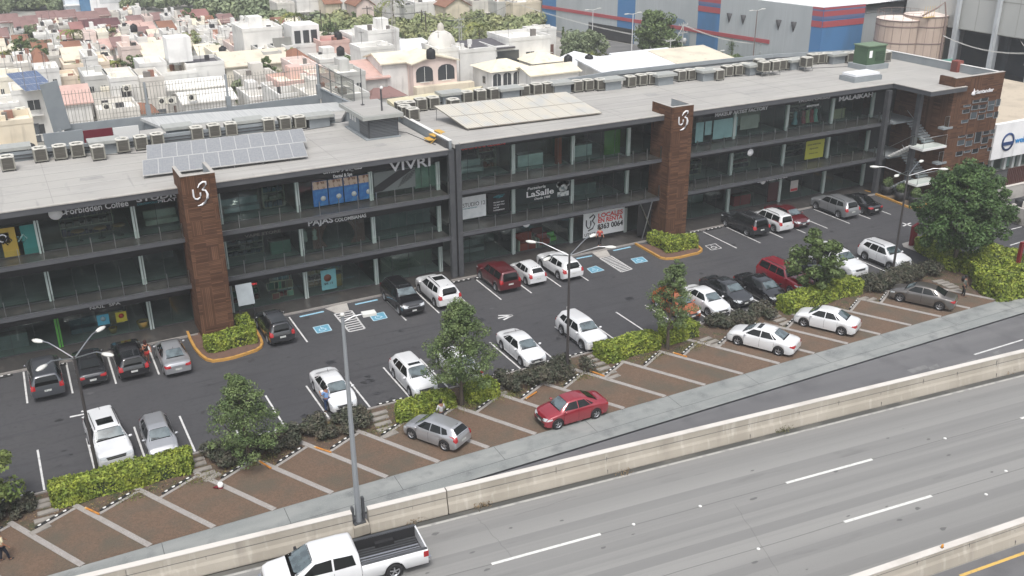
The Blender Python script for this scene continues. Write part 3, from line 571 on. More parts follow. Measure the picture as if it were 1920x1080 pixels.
for i,(xa,xb) in enumerate(((587,616),(617,645),(646,673),(674,697))):
    q0,q1=FY(xa,370,YL),FY(xb,370,YL); o=banner(['leftmost','second','third','rightmost'][i]+' of the four blue dental posters with beige photo strip',q0.x,q1.x-.03,7.15,9.05,YL,m_dent)
    o['group']='blue dental posters'
    t_=MB(); t_.box(.02,q1.x-q0.x-.05,-.012,0,1.28,1.88); t_.build('photo_strip',M('beige_photo',lin((190,170,150)),.6,n=[(3,lin((120,80,60)),.5,.6)]),o)
    t_=MB(); t_.lathe([(0,0),(.2,0),(.2,.02),(0,.02)],(.75,-.02,.55),10,'Y'); t_.build('tooth_figure',col((190,195,190)),o)
q0,q1=FY(702,355,YL),FY(778,318,YL)
o=banner('pale window graphic with a dark diagonal stripe and writing below VIVRI',q0.x,q1.x,7.5,9.05,YL,M('frosted_film',(.16,.18,.175),.4),'window_graphic','window graphic')
d=MB(); d.add([(0,-.015,.05),(.6,-.015,.05),(3.3,-.015,1.5),(2.0,-.015,1.5),(0,-.015,.45)],[(0,1,2,3,4)]); d.build('dark_stripe',m_bk,o)
for i in range(5):
    mb=text_mb('LIVE WELL AND FEEL GOOD'[:16],.09,1.3,.01); xf(mb,Matrix.Translation((1.9+.1*i,-.02,.15+.16*i))@Matrix.Rotation(-.5,4,'Y')); mb.build('lettering',m_bk,o)
q0,q1=FY(779,360,YL),FY(826,315,YL)
o=banner('pale sage green blinds in the top floor window by the building seam',q0.x,q1.x,7.3,9.0,YL+.1,col((120,138,125)),'window_blind','blind')
d=MB(); d.box((q1.x-q0.x)*.55,(q1.x-q0.x)*.57,-.01,0,0,1.7); d.build('blind_gap',m_bk,o)
# fabric sheets on top floor right
for i,(xa,xb,yt,ybm) in enumerate(((1303,1320,235,268),(1321,1335,232,254),(1336,1383,225,262),(1387,1423,222,244))):
    q0,q1=FY(xa,ybm,YM),FY(xb,yt,YM); o=banner(['narrow pale aqua sheet hung in the window next to the middle brown tower','short pale aqua sheet hung in the top floor window','wide pale aqua sheet hung in the top floor window','short sage blind in the top floor window'][i],q0.x,q1.x,max(q0.z,7.2),9.1,YM,col((128,165,165) if i<3 else (110,125,115)),'window_sheet','sheet')
q0,q1=FY(1508,302,YM),FY(1546,266,YM)
o=banner('yellow poster with dark writing on the middle floor right part',q0.x,q1.x,3.9,5.7,YM,M('yellow_poster',(.42,.42,.05),.6)); txt(o,'GRAN APERTURA',.2,1.35,.14,1.7,m_bk); txt(o,'muy pronto',.5,.95,.16,1.1,m_bk,sk=.2); txt(o,'tienda de ropa',.5,.5,.1,1.1,m_bk)
q0,q1=FY(1481,360,YM),FY(1497,340,YM); o=banner('small white and red poster at the ground floor bank window',q0.x,q1.x,.9,2.0,YM,col((190,185,180))); d=MB(); d.box(.05,q1.x-q0.x-.05,-.01,0,.05,.3); d.build('red_strip',col((170,30,40)),o)
q=FY(1455,358,YM); o=banner('dark red panel beside the bank entrance',q.x-1.0,q.x+.6,.3,2.2,YM,col((60,18,18)),'wall_panel','panel')
for i,(a,c_,lb) in enumerate((((184,588,203,611),(70,150,175),'light blue poster left of two in the nail shop window'),((219,583,236,605),(170,160,40),'yellow poster with a red figure in the nail shop window'))):
    q0,q1=FY(a[0],a[3],YL),FY(a[2],a[1],YL); o=banner(lb,q0.x,q1.x,q0.z,q1.z,YL,col(c_)); d=MB(); d.lathe([(0,0),(.18,0),(.12,.02),(0,.02)],((q1.x-q0.x)/2,-.02,.45),9,'Y'); d.build('picture',col((170,50,30) if i else (150,180,190)),o)
q0,q1=FY(604,545,YL),FY(629,503,YL); o=banner('tall light blue food poster with a dark price line on the ground floor',q0.x,q1.x,q0.z,q1.z,YL,col((110,165,170))); d=MB(); d.lathe([(0,0),(.3,0),(.3,.02),(0,.02)],(.5,-.02,.95),10,'Y'); d.build('food_picture',col((110,60,40)),o); txt(o,'$8.15',.2,.42,.16,.7,m_bk)
q=FY(473,533,YL); o=banner('small red lit OPEN sign in the shop window beside the brown tower',q.x-.35,q.x+.35,q.z-.1,q.z+.12,YL,m_black,'open_sign','sign'); txt(o,'OPEN',.05,.03,.15,.6,M('red_lit',(.8,.05,.05),.5,emit=.6))
# white roundels hanging under the slabs
for px,lb in (((987,418),'white round hanging sign under the first floor edge above the red furniture shop'),((1431,338),'pale round sign under the balcony above the bank lettering'),((1407,285),'small white cloth hung on the upper balcony, right part')):
    q=FY(*px,YF+.4); o=thing('hanging_sign',lb,'sign',q); d=MB(); d.lathe([(0,-.02),(.33,-.02),(.33,.02),(0,.02)],(0,0,-.05),18,'Y'); d.build('disc',m_wht,o); d=MB(); d.tube([(0,0,.27),(0,0,.45)],.012,5); d.build('hanger',m_steel,o)
# -------- things inside / in front of the shops
def simple(name,label,cat,loc,parts,rz=0,group=None):
    o=thing(name,label,cat,loc,rz,group)
    for nm,mb,mt in parts: mb.build(nm,mt,o)
    return o
def curtain_mb(x0,x1,z0,z1,side):
    mb=MB(); n=24; m_=8; vs=[]
    for j in range(m_+1):
        t=j/m_; pinch=1-.6*math.sin(min(1,t/.75)*PI/2) if t<.75 else .4+(t-.75)*.8
        for i in range(n+1):
            u=i/n; w_=(x1-x0)*pinch; xx=(x0+u*w_) if side<0 else (x1-w_+u*w_)
            vs.append((xx,.06*math.sin(u*2*PI*7),z1-(z1-z0)*t))
    mb.add(vs,[(j*(n+1)+i,j*(n+1)+i+1,(j+1)*(n+1)+i+1,(j+1)*(n+1)+i) for j in range(m_) for i in range(n)],True); return mb
q=FY(606,420,YL+.3); mc=M('mauve_curtain',lin((112,80,74)),.9)
simple('draped_curtain','left mauve draped curtain tied back in the middle floor window','curtain',(18.9,YL+.5,0),[('cloth',curtain_mb(0,1.9,3.7,6.2,-1),mc)],group='draped curtains')
simple('draped_curtain','right mauve draped curtain tied back in the middle floor window','curtain',(21.0,YL+.5,0),[('cloth',curtain_mb(0,2.0,3.7,6.2,1),mc)],group='draped curtains')
mb=MB(); mb.lathe([(0,0),(.35,.0),(.4,.3),(.3,.35),(0,.35)],n=14)
for k,(px,lb) in enumerate((((270,615),'large mustard flower pot right of the nail shop door'),((213,623),'low mustard planter bowl in front of the nail shop'))):
    g=G(*px,.15); b=MB(); s=.75 if k==0 else .5; b.lathe([(0,0),(.28*s*1.4,.0),(.42*s*1.4,.75*s),(.36*s*1.4,.78*s),(.3*s*1.4,.6*s),(0,.6*s)],n=16); b2=MB(); b2.lathe([(0,.61*s),(.4*s,.61*s)],n=12); simple('flower_pot',lb,'pot',g,[('bowl',b,col((150,120,50),.6)),('soil',b2,m_soil)])
# red/white furniture shop display
for k,(px,cc,sc) in enumerate((((985,465),(175,60,40),1.5),((1012,450),(150,40,30),1.1),((1028,462),(170,50,35),1.0),((1044,457),(110,190,60),.8))):
    g=G(*px,.15); a=MB(); a.box(-.5*sc,.5*sc,-.3*sc,.3*sc,.0,.4*sc); b=MB(); b.box(-.5*sc,.5*sc,.2*sc,.35*sc,.4*sc,.85*sc); c_=MB(); c_.box(-.58*sc,-.5*sc,-.3*sc,.3*sc,0,.6*sc); c_.box(.5*sc,.58*sc,-.3*sc,.3*sc,0,.6*sc)
    simple('armchair',['large orange-red display armchair with pale arms','dark red armchair behind the display table','small red armchair in the middle of the furniture window','lime green chair in the furniture window'][k],'armchair',Vector((g.x,max(g.y,68.2)+.3*k,.15)),[('seat',a,col(cc)),('backrest',b,col(cc)),('armrest',c_,col((180,175,160)))],group='chairs in the furniture window')
# bookshelf window display of framed pictures
for k,(x,y,w_,h_) in enumerate([(507,529,24,13),(522,527,22,12),(502,545,22,15),(516,543,22,15),(529,541,22,15),(512,562,14,12),(540,555,12,11)]):
    q=FY(x,y,YL+.15); o=thing('framed_picture','%s framed picture of the stacked display in the gift shop window'%ordn[k],'picture',(q.x,YL+.2,q.z),0,'framed pictures in the gift shop window')
    a=MB(); a.box(0,w_/27,0,.03,0,h_/27); a.build('picture',col([(90,90,80),(50,60,50),(40,80,60),(50,120,90),(110,90,70),(120,50,45),(120,150,130)][k]),o); b=MB(); W2,H2=w_/27,h_/27
    for z in (-.03,H2): b.box(-.03,W2+.03,-.02,.02,z,z+.03)
    for x_ in (-.03,W2): b.box(x_,x_+.03,-.02,.02,0,H2)
    b.build('frame',col((165,155,130)),o)
# mannequin dresses in boutique
for k in range(7):
    q=FY(1490+k*7.5,240,YM+.4); o=thing('dress_form','%s dress on a stand from the left in the boutique window'%ordn[k],'dress',(q.x,YM+.5,7.15),0,'dresses in the boutique window')
    d=MB(); d.lathe([(.02,1.5),(.16,1.45),(.18,1.2),(.12,.98),(.2,.8),(.3,.35),(.32,.3)],n=10); d.build('dress',col([(120,150,160),(30,30,40),(150,60,70),(160,160,120),(150,40,50),(120,160,150),(20,20,25)][k]),o); p=MB(); p.tube([(0,0,0),(0,0,1.7)],.02,5); p.lathe([(0,0),(.18,0),(.18,.03),(0,.03)],n=8); p.build('stand',m_steel,o)
# orange pillar and green wall
c=MB(); c.box(40.3,40.75,68.3,68.7,7.1,9.7); part(c,'inner_pillar',col((150,70,50)))
c=MB(); c.box(45.3,46.9,68.8,68.9,7.12,9.4); part(c,'inner_wall',col((70,125,30)))
c=MB(); c.box(24.6,29,69,69.1,.2,2.6); part(c,'inner_wall',col((90,100,85)))
c=MB(); c.box(24.2,29,69,69.1,3.8,6.0); part(c,'inner_wall',col((90,100,100)))
c=MB(); c.box(53.2,58.3,72,72.1,7.3,9.3); part(c,'inner_wall',col((120,110,85)))
# shelter sign by tower 1
q=G(451,608,.0); a=MB(); a.tube([(-.45,0,0),(-.45,0,2.1)],.03,6); a.tube([(.55,0,0),(.55,0,2.1)],.03,6); b=MB(); b.cbox((.05,.0,2.35),(1.15,.06,1.5),rx=-.35)
simple('pay_shelter','small canopy panel on two thin posts beside the left brown tower','canopy',Vector((12.9,64.9,.0)),[('post',a,m_dsteel),('canopy_panel',b,col((150,158,162)))])
# crossed poles beside tower 2
a=MB(); a.tube([(0,0,0),(.9,.0,3.4)],.05,6); b=MB(); b.tube([(1.1,0,.3),(-.5,0,3.5)],.05,6); c=MB(); c.box(-.5,.9,.1,.15,.3,3.4)
simple('crossed_brace','crossed steel braces with dark panel left of the middle brown tower','brace',(47.4,65.6,.15),[('brace_pole',a,m_steel),('brace_pole',b,m_steel),('panel',c,m_black)])

# roof seams, patches and cables
sm=MB()
for y in (67.4,69.3,71.2,73.1,75.0): sm.box(-15,29.2,y,y+.03,10.52,10.526); 
for y in (67.5,69.4,71.3,73.2,75.1,77.0): sm.box(29.8,75.4 if y<78 else 84,y,y+.03,10.85,10.856)
for x in (2,11.5,21,36,45.5,55,64.5,74): sm.box(x,x+.03,66,77,(10.521 if x<29 else 10.851),(10.527 if x<29 else 10.857))
part(sm,'roof_seam',M('roof_seam_grey',(.25,.245,.235),.9))  # seam lines in a plain darker grey than the membrane
m_pt=M('membrane_patch',(.29,.285,.275),.9,n=[(1.5,(.33,.325,.31),.4,.6)])
for x,y,a,b in ((4,70.2,1.6,.8),(17,73.9,1.2,1.0),(38,75.6,2.0,.7),(52,72,1.4,1.1),(60,68.4,2.2,.6),(70,74.5,1.3,1.2),(24.8,68.8,.9,.9)): z=10.53 if x<29 else 10.86; pt=MB(); pt.prism([(x,y),(x+a,y+.1),(x+a-.1,y+b),(x+.1,y+b-.05)],z-.004,z); part(pt,'roof_patch',m_pt)
for i,(pts) in enumerate(([(5,76.9,0),(9,75.6,0),(16,75.9,0),(24,76.8,0)],[(34,76.3,0),(42,75.4,0),(50,77.4,0),(58,77.6,0)],[(60,77.0,0),(66,74.9,0),(73,75.2,0),(82,72.6,0)],[(26,74.2,0),(28.4,71.8,0),(28.9,67.2,0)])):
    z=(10.55 if pts[0][0]<29 else 10.88); q=MB(); q.tube([(a,b+.15*math.sin(a),z) for a,b,_ in pts],.025,5); part(q,'roof_conduit',m_dsteel)
# shop contents
fitn=0
def rack(x,y,z,w_,h_,rows,pal,label):
    o=thing('display_rack',label,'rack',(x,y,z)); q=MB()
    for k in range(rows+1): q.box(0,w_,0,.4,k*h_/rows,k*h_/rows+.04)
    q.box(0,.04,0,.4,0,h_); q.box(w_-.04,w_,0,.4,0,h_); q.build('shelf_frame',col((170,165,150)),o)
    for k in range(rows):
        q=MB(); xx=.08
        while xx<w_-.3: ww=R.uniform(.15,.4); q.box(xx,xx+ww,.05,.35,k*h_/rows+.05,k*h_/rows+.05+R.uniform(.15,h_/rows*.75)); xx+=ww+R.uniform(.03,.12)
        q.build('goods',col(pal[k%len(pal)]),o)
def table(x,y,z,label,c=(150,120,90)):
    o=thing('cafe_table',label,'table',(x,y,z)); q=MB(); q.lathe([(0,.72),(.42,.72),(.42,.76),(0,.76)],n=14); q.build('table_top',col(c),o); q=MB(); q.tube([(0,0,0),(0,0,.72)],.04,6); q.lathe([(0,0),(.25,0),(.25,.02),(0,.03)],n=10); q.build('pedestal',m_dsteel,o)
def counter(x,y,z,w_,label,c=(200,200,195)):
    o=thing('shop_counter',label,'counter',(x,y,z)); q=MB(); q.box(0,w_,0,.6,0,1.0); q.build('counter_body',col(c),o); q=MB(); q.box(-.05,w_+.05,-.05,.65,1.0,1.06); q.build('counter_top',col((90,85,80)),o)
def bench(x,y,z,w_,label,c):
    o=thing('lounge_seat',label,'seat',(x,y,z)); q=MB(); q.box(0,w_,0,.8,.1,.45); q.build('seat',col(c),o); q=MB(); q.box(0,w_,.65,.85,.45,.95); q.build('backrest',col(c),o)
f3,f2,f1=7.0,3.6,.16; g3,g2,g1=7.14,3.74,.16
rack(12.6,68.6,f1,2.2,2.0,4,[(120,60,50),(60,110,80),(150,130,80),(90,90,120)],'tall shelf of colourful goods in the gift shop at ground level')
rack(16.0,68.2,f1,1.2,1.7,3,[(150,60,50),(190,190,180)],'narrow goods shelf beside the stacked pictures')
rack(18.6,68.9,f1,2.8,2.0,4,[(140,110,60),(60,60,60),(170,150,110)],'brown goods shelf behind the tall food poster')
counter(19.9,68.2,f1,1.2,'yellow-brown counter right of the food poster',(170,135,70))
bench(1.6,68.5,f1,2.6,'grey-blue covered lounge seat left of the column painted as green-lit at far left',(90,105,115)); counter(-3.5,68.4,f1,2.4,'long grey counter at the far left ground floor',(120,125,125))
counter(3.4,69.2,f1,1.8,'beige reception counter in the nail shop',(170,150,120))
bench(7.6,68.9,f3,2.2,'pale treatment couch in the pilates studio window',(190,190,180)); rack(2.2,69.4,f3,3.4,1.9,3,[(40,55,90),(70,60,50),(35,40,60)],'dark blue shelving in the coffee shop')
for i,x in enumerate((3.2,4.6,5.8)): table(x,68.2,f3,'round cafe table, %s of three in the coffee shop window'%ordn[i])
bench(13.0,68.9,f3,2.6,'pale sofa in the top floor lounge right of the left tower',(150,160,165)); rack(15.9,69.0,f3,1.6,1.7,3,[(60,90,110),(110,110,100)],'blue shelving in the top floor lounge')
rack(12.6,69.2,f2,3.0,1.8,4,[(70,80,90),(60,70,60),(100,100,110)],'dim shelving in the vape shop'); counter(15.9,68.3,f2,1.5,'glass-green counter in the vape shop',(90,120,105))
o=thing('shop_mannequin','two pale clothed mannequin torsos left of the draped curtains','mannequin',(18.35,67.75,f2))
for k in (0,.75): q=MB(); q.lathe([(.02,1.75),(.12,1.7),(.2,1.5),(.17,1.2),(.22,.95),(.2,.85)],(k,0,0),10); q.build('torso',col((160,160,155)),o); q=MB(); q.tube([(k,0,0),(k,0,.9)],.03,5); q.build('stand',m_steel,o)
bench(31.6,69.3,g3,2.4,'pale lounge chair pair on the top floor right of the seam',(170,175,175)); rack(34.0,70.2,g3,1.6,2.0,3,[(120,60,45),(80,70,60)],'kitchen display cupboard on the top floor')
counter(37.0,69.0,g3,2.4,'white kitchen island display on the top floor',(200,205,205)); counter(42.6,69.4,g3,1.8,'small white display block on the top floor by the green wall',(190,195,195))
counter(42.2,69.2,g2,2.6,'grey counter on the middle floor right of the pastry sign',(110,115,115)); bench(44.5,69.8,g2,1.6,'low dark seat on the middle floor left of the middle tower',(60,62,62))
bench(31.4,69.5,g1,2.6,'folded grey seat frame in the vacant ground floor unit by the seam',(150,150,150))
rack(53.4,69.4,g2,3.0,1.9,4,[(60,65,70),(90,80,70),(50,60,60)],'dark shelving on the middle floor right of the middle tower'); rack(59.3,69.0,g2,2.6,1.9,4,[(45,50,60),(100,60,60),(70,80,80)],'shelving on the middle floor left of the yellow poster')
counter(60.0,68.6,g1,2.0,'bank counter behind the red panel',(150,40,40)); rack(66.0,69.2,g3,3.2,1.7,3,[(160,150,130),(120,110,100),(70,70,70)],'pale goods shelving in the last top floor shop'); counter(71.4,68.8,g3,1.8,'cream display counter at the right end of the top floor',(190,175,150))
rack(66.5,69.6,g2,2.8,1.9,3,[(60,60,60),(90,95,95)],'grey shelving on the middle floor near the stairs')
for x0,x1,z0,z1,c in ((53.0,58.4,.2,2.6,(120,130,125)),(30.6,35.8,.2,2.6,(115,122,118)),(42.0,46.9,3.8,6.0,(70,76,76)),(58.7,64.6,7.2,9.3,(150,150,135)),(35.9,41.4,7.2,9.3,(70,66,62)),(6.9,9.4,3.7,5.9,(85,92,92)),(65,70.2,7.2,9.3,(85,82,72))):
    q=MB(); q.box(x0,x1,71.2,71.3,z0,z1); part(q,'inner_wall',col(c))
# small ceiling spot fittings seen as white dots
for i in range(34):
    x=R.uniform(-2,74); fl_=R.choice((0,1,2)); B=BL if x<29 else BM; 
    if 29<x<30.5 or 9<x<12.2 or 48.5<x<51.5: continue
    z=((list(B['F'])+[B['roof']-.1])[fl_+1])-.40-R.uniform(.0,.1); q=MB(); q.lathe([(0,0),(.09,0),(.09,.08),(0,.08)],(x,B['yg']-R.uniform(.25,1.2),z),8); part(q,'ceiling_spot',m_wht)
# ---------------------------------------------------------------- rooftop things
m_acb=M('beige_condenser_steel',(.27,.265,.23),.5); m_acg=M('condenser_grille',(.065,.06,.05),.7,n=[((1,1,30),(.11,.105,.09),.45,.6)]); m_fan=M('dark_fan_well',(.03,.03,.03),.6)
def condenser():
    o=thing('air_conditioner','x','air conditioner'); s=.46
    b=MB(); b.box(-s+.03,s-.03,-s+.03,s-.03,.16,.98); b.build('coil_grille',m_acg,o)
    f=MB()
    for x in (-s,s-.1):
        for y in (-s,s-.1): f.box(x,x+.1,y,y+.1,.13,1.0)
    f.box(-s,s,-s,s,.12,.17); f.build('casing',m_acb,o)
    t=MB(); t.lathe([(.34,.02),(.37,.06),(.5,.06),(.5,0),(.34,0)],n=20); xf(t,Matrix.Translation((0,0,1.0))); 
    t.box(-s,s,-s,-s+.14,.97,1.02); t.box(-s,s,s-.14,s,.97,1.02); t.box(-s,-s+.14,-s,s,.972,1.022); t.box(s-.14,s,-s,s,.972,1.022); t.build('top_cover',M('top_cover_paint',(.60,.585,.53),.5) if 'top_cover_paint' not in bpy.data.materials else bpy.data.materials['top_cover_paint'],o)
    g=MB(); g.lathe([(.0,.985),(.36,.985)],n=16); fb=g.build('fan_well',m_fan,o)
    d=MB(); d.lathe([(0,1.04),(.1,1.03),(.1,1.0)],n=10)
    for k in range(3):
        a=k*2*PI/3; d.cbox((.2*math.cos(a),.2*math.sin(a),1.0),(.3,.14,.015),a)
    d.build('fan',m_acb,fb)
    for x in (-s+.05,s-.05):
        for y in (-s+.05,s-.05): l=MB(); l.box(x-.03,x+.03,y-.03,y+.03,0,.13); l.build('leg',m_dsteel,o)
    return o
ac0=condenser(); used=False
acL=[(17,319),(78,302.5),(115,298),(147.5,294),(186,299),(232,285),(266,280),(297,275),(370,262),(402,257),(434,254),(504,246),(534,243),(562,241)]
acM=[(753,214),(759,221),(774,226),(768,213),(789,207),(812,204),(850,208),(875,193),(900,190),(924,187),(981,181),(1005,178),(1026,176),(1081,172),(1101,170),(1124,169),(1180,163),(1201,160),(1220,158),(1274,152),(1292,150),(1311,148),(1345,150),(1362,143),(1380,141),(1396,138),(1430,142),(1449,140),(1461,131),(1474,130),(1488,129),(1510,133),(1522,120),(1534,119),(1549,118),(1589,117),(1606,115),(1658,115),(1422,137)]
for grp,z,where in ((acL,10.52,'lower left roof'),(acM,10.85,'long right roof')):
    for i,p in enumerate(sorted(grp)):
        if not used: o=ac0; used=True
        else: o=copy_tree(ac0)
        g=G(*p,z); raised=p in ((1430,142),(1449,140),(1510,133),(1422,137)); o.location=(g.x,g.y,z+(.35 if raised else 0)); o.rotation_euler=(0,0,R.uniform(-.06,.06))
        j=i+1; w_='beige rooftop air conditioner, %s from the left along the %s'%(ordn[i] if i<30 else 'number %d'%j,where)
        if i>=30: w_='beige rooftop air conditioner, %s from the right end of the long right roof'%ordn[len(grp)-1-i]
        tag(o,w_,None,'rooftop air conditioners')
        if raised:
            st=thing('equipment_stand','steel stand under the raised air conditioner nearest roof point %s'%('left' if p[0]<1440 else 'middle' if p[0]<1500 else 'right'),'stand',(g.x,g.y,z)); q=MB(); q.box(-.55,.55,-.5,-.4,.28,.34); q.box(-.55,.55,.4,.5,.28,.34); q.build('rail',m_steel,st)
            for a in (-.5,.5):
                for b in (-.45,.45): q=MB(); q.tube([(a,b,0),(a,b,.3)],.03,6); q.build('leg',m_steel,st)
            st['label']='steel stand carrying the raised air conditioner %s from the left of the four raised ones'%ordn[sorted(x[0] for x in ((1430,142),(1449,140),(1510,133),(1422,137))).index(p[0])]
m_vent=M('galvanised_vent_cap',(.36,.37,.35),.55,n=[(2,(.30,.31,.29),.5,.7)])
for grp,z,where in (([(25,303),(195,290),(333,262),(467,249),(596,240)],10.52,'lower left roof'),([(845,196),(955,187),(1052,176),(1147,169),(1245,160),(1328,152),(1415,141),(1493,131),(1570,120)],10.85,'long right roof')):
    for i,p in enumerate(grp):
        g=G(*p,z); o=thing('roof_vent','grey capped roof vent box, %s from the left on the %s'%(ordn[i],where),'roof vent',(g.x+.2,g.y+.5,z),0,'roof vent boxes')
        a=MB(); a.box(-.85,.85,-.5,.5,0,.75); a.build('vent_base',m_pgrey,o); b=MB(); b.prism([(-1.15,-.75),(1.15,-.75),(1.15,.75),(-1.15,.75)],.82,1.05); b.build('vent_cap',m_vent,o)
        c=MB(); c.box(-.8,.8,-.45,.45,.75,.82); c.build('vent_gap',m_fan,o)
# solar arrays
m_cell=M('solar_cells',(.24,.25,.265),.4,n=[((6,6,6),(.28,.29,.30),.45,.6)],spec=.3); m_cellw=M('dusty_solar_cells',(.52,.49,.42),.6,n=[(.8,(.42,.43,.42),.45,.7)],island=.12)
def solar(label,c0,c1,c2,nx,ny,cell,rows_shift=0,frame=None):
    frame=frame or bpy.data.materials.get('array_frame') or M('array_frame',(.50,.50,.49),.5)
    # c0 front-left, c1 front-right, c2 back-left (3D corners)
    c0,c1,c2=map(Vector,(c0,c1,c2)); o=thing('solar_array',label,'solar panels',c0); u=(c1-c0)/nx; v=(c2-c0)/ny; n=u.cross(v).normalized()*.04
    fr=MB()
    for j in range(ny):
        sh=u*rows_shift*j
        for i in range(nx):
            a=u*i+v*j+sh; q=MB(); k=.022; pu,pv=u*k,v*k
            A,B_,C_,D=a+pu+pv,a+u-pu+pv,a+u+v-pu-pv,a+v+pu-pv
            q.add([A+n,B_+n,C_+n,D+n],[(0,1,2,3)])
            L_=[w_.lerp(x_,t) for t in (0,) for w_,x_ in ()]
            g=q.build('solar_panel',cell,o)
            # cell grid lines
            gl=MB()
            for t in (1/6,2/6,3/6,4/6,5/6):
                p,q2=A.lerp(B_,t),D.lerp(C_,t); d=u.normalized()*.012; gl.add([p-d+n*1.1,p+d+n*1.1,q2+d+n*1.1,q2-d+n*1.1],[(0,1,2,3)])
            gl.build('cell_lines',bpy.data.materials.get('cell_line_paint') or M('cell_line_paint',(.27,.28,.29),.5),g)
        fr.add([sh+v*j-n,sh+v*j+u*nx-n,sh+v*(j+1)+u*nx-n,sh+v*(j+1)-n,sh+v*j+n*.8,sh+v*j+u*nx+n*.8,sh+v*(j+1)+u*nx+n*.8,sh+v*(j+1)+n*.8],[(3,2,1,0),(4,5,6,7),(0,1,5,4),(1,2,6,5),(2,3,7,6),(3,0,4,7)])
    fr.build('frame',frame,o)
    for i in range(0,nx+1,2):
        for j in (0,ny): p=u*i*.97+v*j*.97+u*rows_shift*(j>0)*(ny-1)+u*.1; q=MB(); q.tube([p,(p.x,p.y,-c0.z+(10.52 if c0.x<29 else 10.85))],.03,5); q.build('support_leg',m_steel,o)
solar('large grey tilted solar array of two rows behind the left brown tower',G(268,330,10.75),G(577,293,10.75),G(268,330,10.75)+(G(278,275,11.6)-G(280,330,10.75))*1.02,11,2,m_cell,.28)
a0,a1=G(876,242,11.0),G(1129,212,11.0)
solar('cream dusty tilted solar array of two rows on the right roof',a0,a1,a0+Vector((-.9,4.4,1.05)),9,2,m_cellw,0,col((138,132,122)))
# stair house
zb=10.5; c0=G(692.7,263.4,zb); c1=G(751.7,258,zb); wd=c1.x-c0.x; hh=FY(690.4,224,c0.y).z-zb; dp=G(655,239,zb).y-c0.y
o=thing('stair_house','grey louvred stair house with flat overhanging slab on the roof at the step','roof house',c0)
b=MB(); b.box(.0,wd,.06,dp,0,hh); b.build('louvre_body',m_dsteel,o)
l=MB()
for k in range(int(hh/.12)): l.cbox((wd/2,.03,.12+k*.12),(wd-.2,.05,.08),rx=.5)
l.build('louvre_slats',M('louvre_grey',(.13,.14,.15),.5),o)
b=MB(); b.box(-.02,0,dp*.45,dp,0,hh-.1); b.build('pale_side_panel',m_pgrey,o); b=MB(); b.box(-.03,-.005,.15,dp*.43,.1,hh-.15); b.build('side_louvre',M('louvre_grey_side',(.11,.12,.13),.5,n=[((.1,.1,12),(.06,.065,.07),.48,.52)]),o)
for k in range(3): q=MB(); q.box(-.05,-.021,dp*(.6+.12*k),dp*(.6+.12*k)+.3,hh-.8,hh-.35); q.build('vent_opening',m_white,o)
s_=MB(); s_.box(-.55,wd+.3,-.4,dp+.6,hh,hh+.3); s_.build('roof_slab',m_vent,o); s_=MB(); s_.box(-.4,wd+.15,-.25,dp+.45,hh+.3,hh+.33); s_.build('roof_membrane',m_roof,o)
s_=MB(); s_.box(-.3,wd+.1,-.15,dp+.2,-.02,.12); s_.build('kerb',m_pgrey,o)
g=FY(680.5,194,c0.y+dp*.55); zt=zb+hh+.33
for (px,lb,y_,h_) in ((680.5,'thin antenna mast on the left of the stair house slab',c0.y+dp*.75,2.9),(716,'short thick pole with a white lamp on the stair house slab',c0.y+.9,1.9)):
    x_=FY(px,205,y_).x; t=thing('antenna_mast' if px<700 else 'lamp_mast',lb,'mast',(x_,y_,zt)); q=MB(); q.tube([(0,0,0),(0,0,h_)],.03 if px<700 else .07,7); q.build('mast',m_dsteel,t)
    if px>700: q=MB(); q.lathe([(0,-.14),(.1,-.1),(.15,0),(.1,.1),(0,.14)],(.05,0,h_-.1),12); q.build('lamp',m_white,t)
    else: q=MB(); q.cbox((0,0,.03),(.25,.25,.06)); q.build('base_plate',m_dsteel,t)
# yellow access steps at roof step
o=thing('access_steps','small yellow steel steps up to the higher roof by the building seam','steps',G(806,266,10.53),.05)
for k in range(3): q=MB(); q.box(-.3+.45*k,.2+.45*k,-.5,.5,.22+.24*k,.26+.24*k); q.build('step',m_brushgold,o)
q=MB(); q.tube([(-.2,-.5,0),(.9,-.5,.75)],.03,5); q.tube([(-.2,.5,0),(.9,.5,.75)],.03,5); q.build('stringer',m_brushgold,o)
# transformer, skylight, red box
g=G(1627,127,10.85); o=thing('transformer_cabinet','dark green transformer cabinet on a grey plinth on the roof','cabinet',g)
q=MB(); q.box(-1.6,1.6,-1.2,1.2,0,.5); q.build('plinth',m_pgrey,o); q=MB(); q.box(-1.25,1.25,-.9,.9,.5,2.3); q.build('cabinet_body',col((70,95,72)),o); q=MB(); q.box(-1.35,1.35,-1,1,2.3,2.4); q.build('cabinet_lid',col((110,130,105)),o)
q=MB(); q.box(-1.0,-.6,-.93,-.9,1.2,1.9); q.build('warning_sign',m_wht,o); q=MB()
for k in range(5): q.box(-.1,1.1,-.96,-.9,.9+.2*k,.98+.2*k)
q.build('cooling_fins',col((60,82,62)),o); q=MB(); q.box(1.25,1.9,-.3,.4,1.0,2.2); q.build('radiator',col((70,95,72)),o)
g=G(1613,149,10.85); o=thing('skylight','low roof skylight with bright white top left of the green cabinet','skylight',g); q=MB(); q.box(-1.8,1.8,-1.0,1.0,0,.45); q.build('kerb',m_pgrey,o); q=MB(); q.prism([(-1.6,-.85),(1.6,-.85),(1.6,.85),(-1.6,.85)],.5,.72); q.build('white_cover',M('skylight_white',(.8,.82,.84),.4),o); q=MB(); q.box(-1.5,1.5,-.75,.75,.45,.5); q.build('gap',m_fan,o)
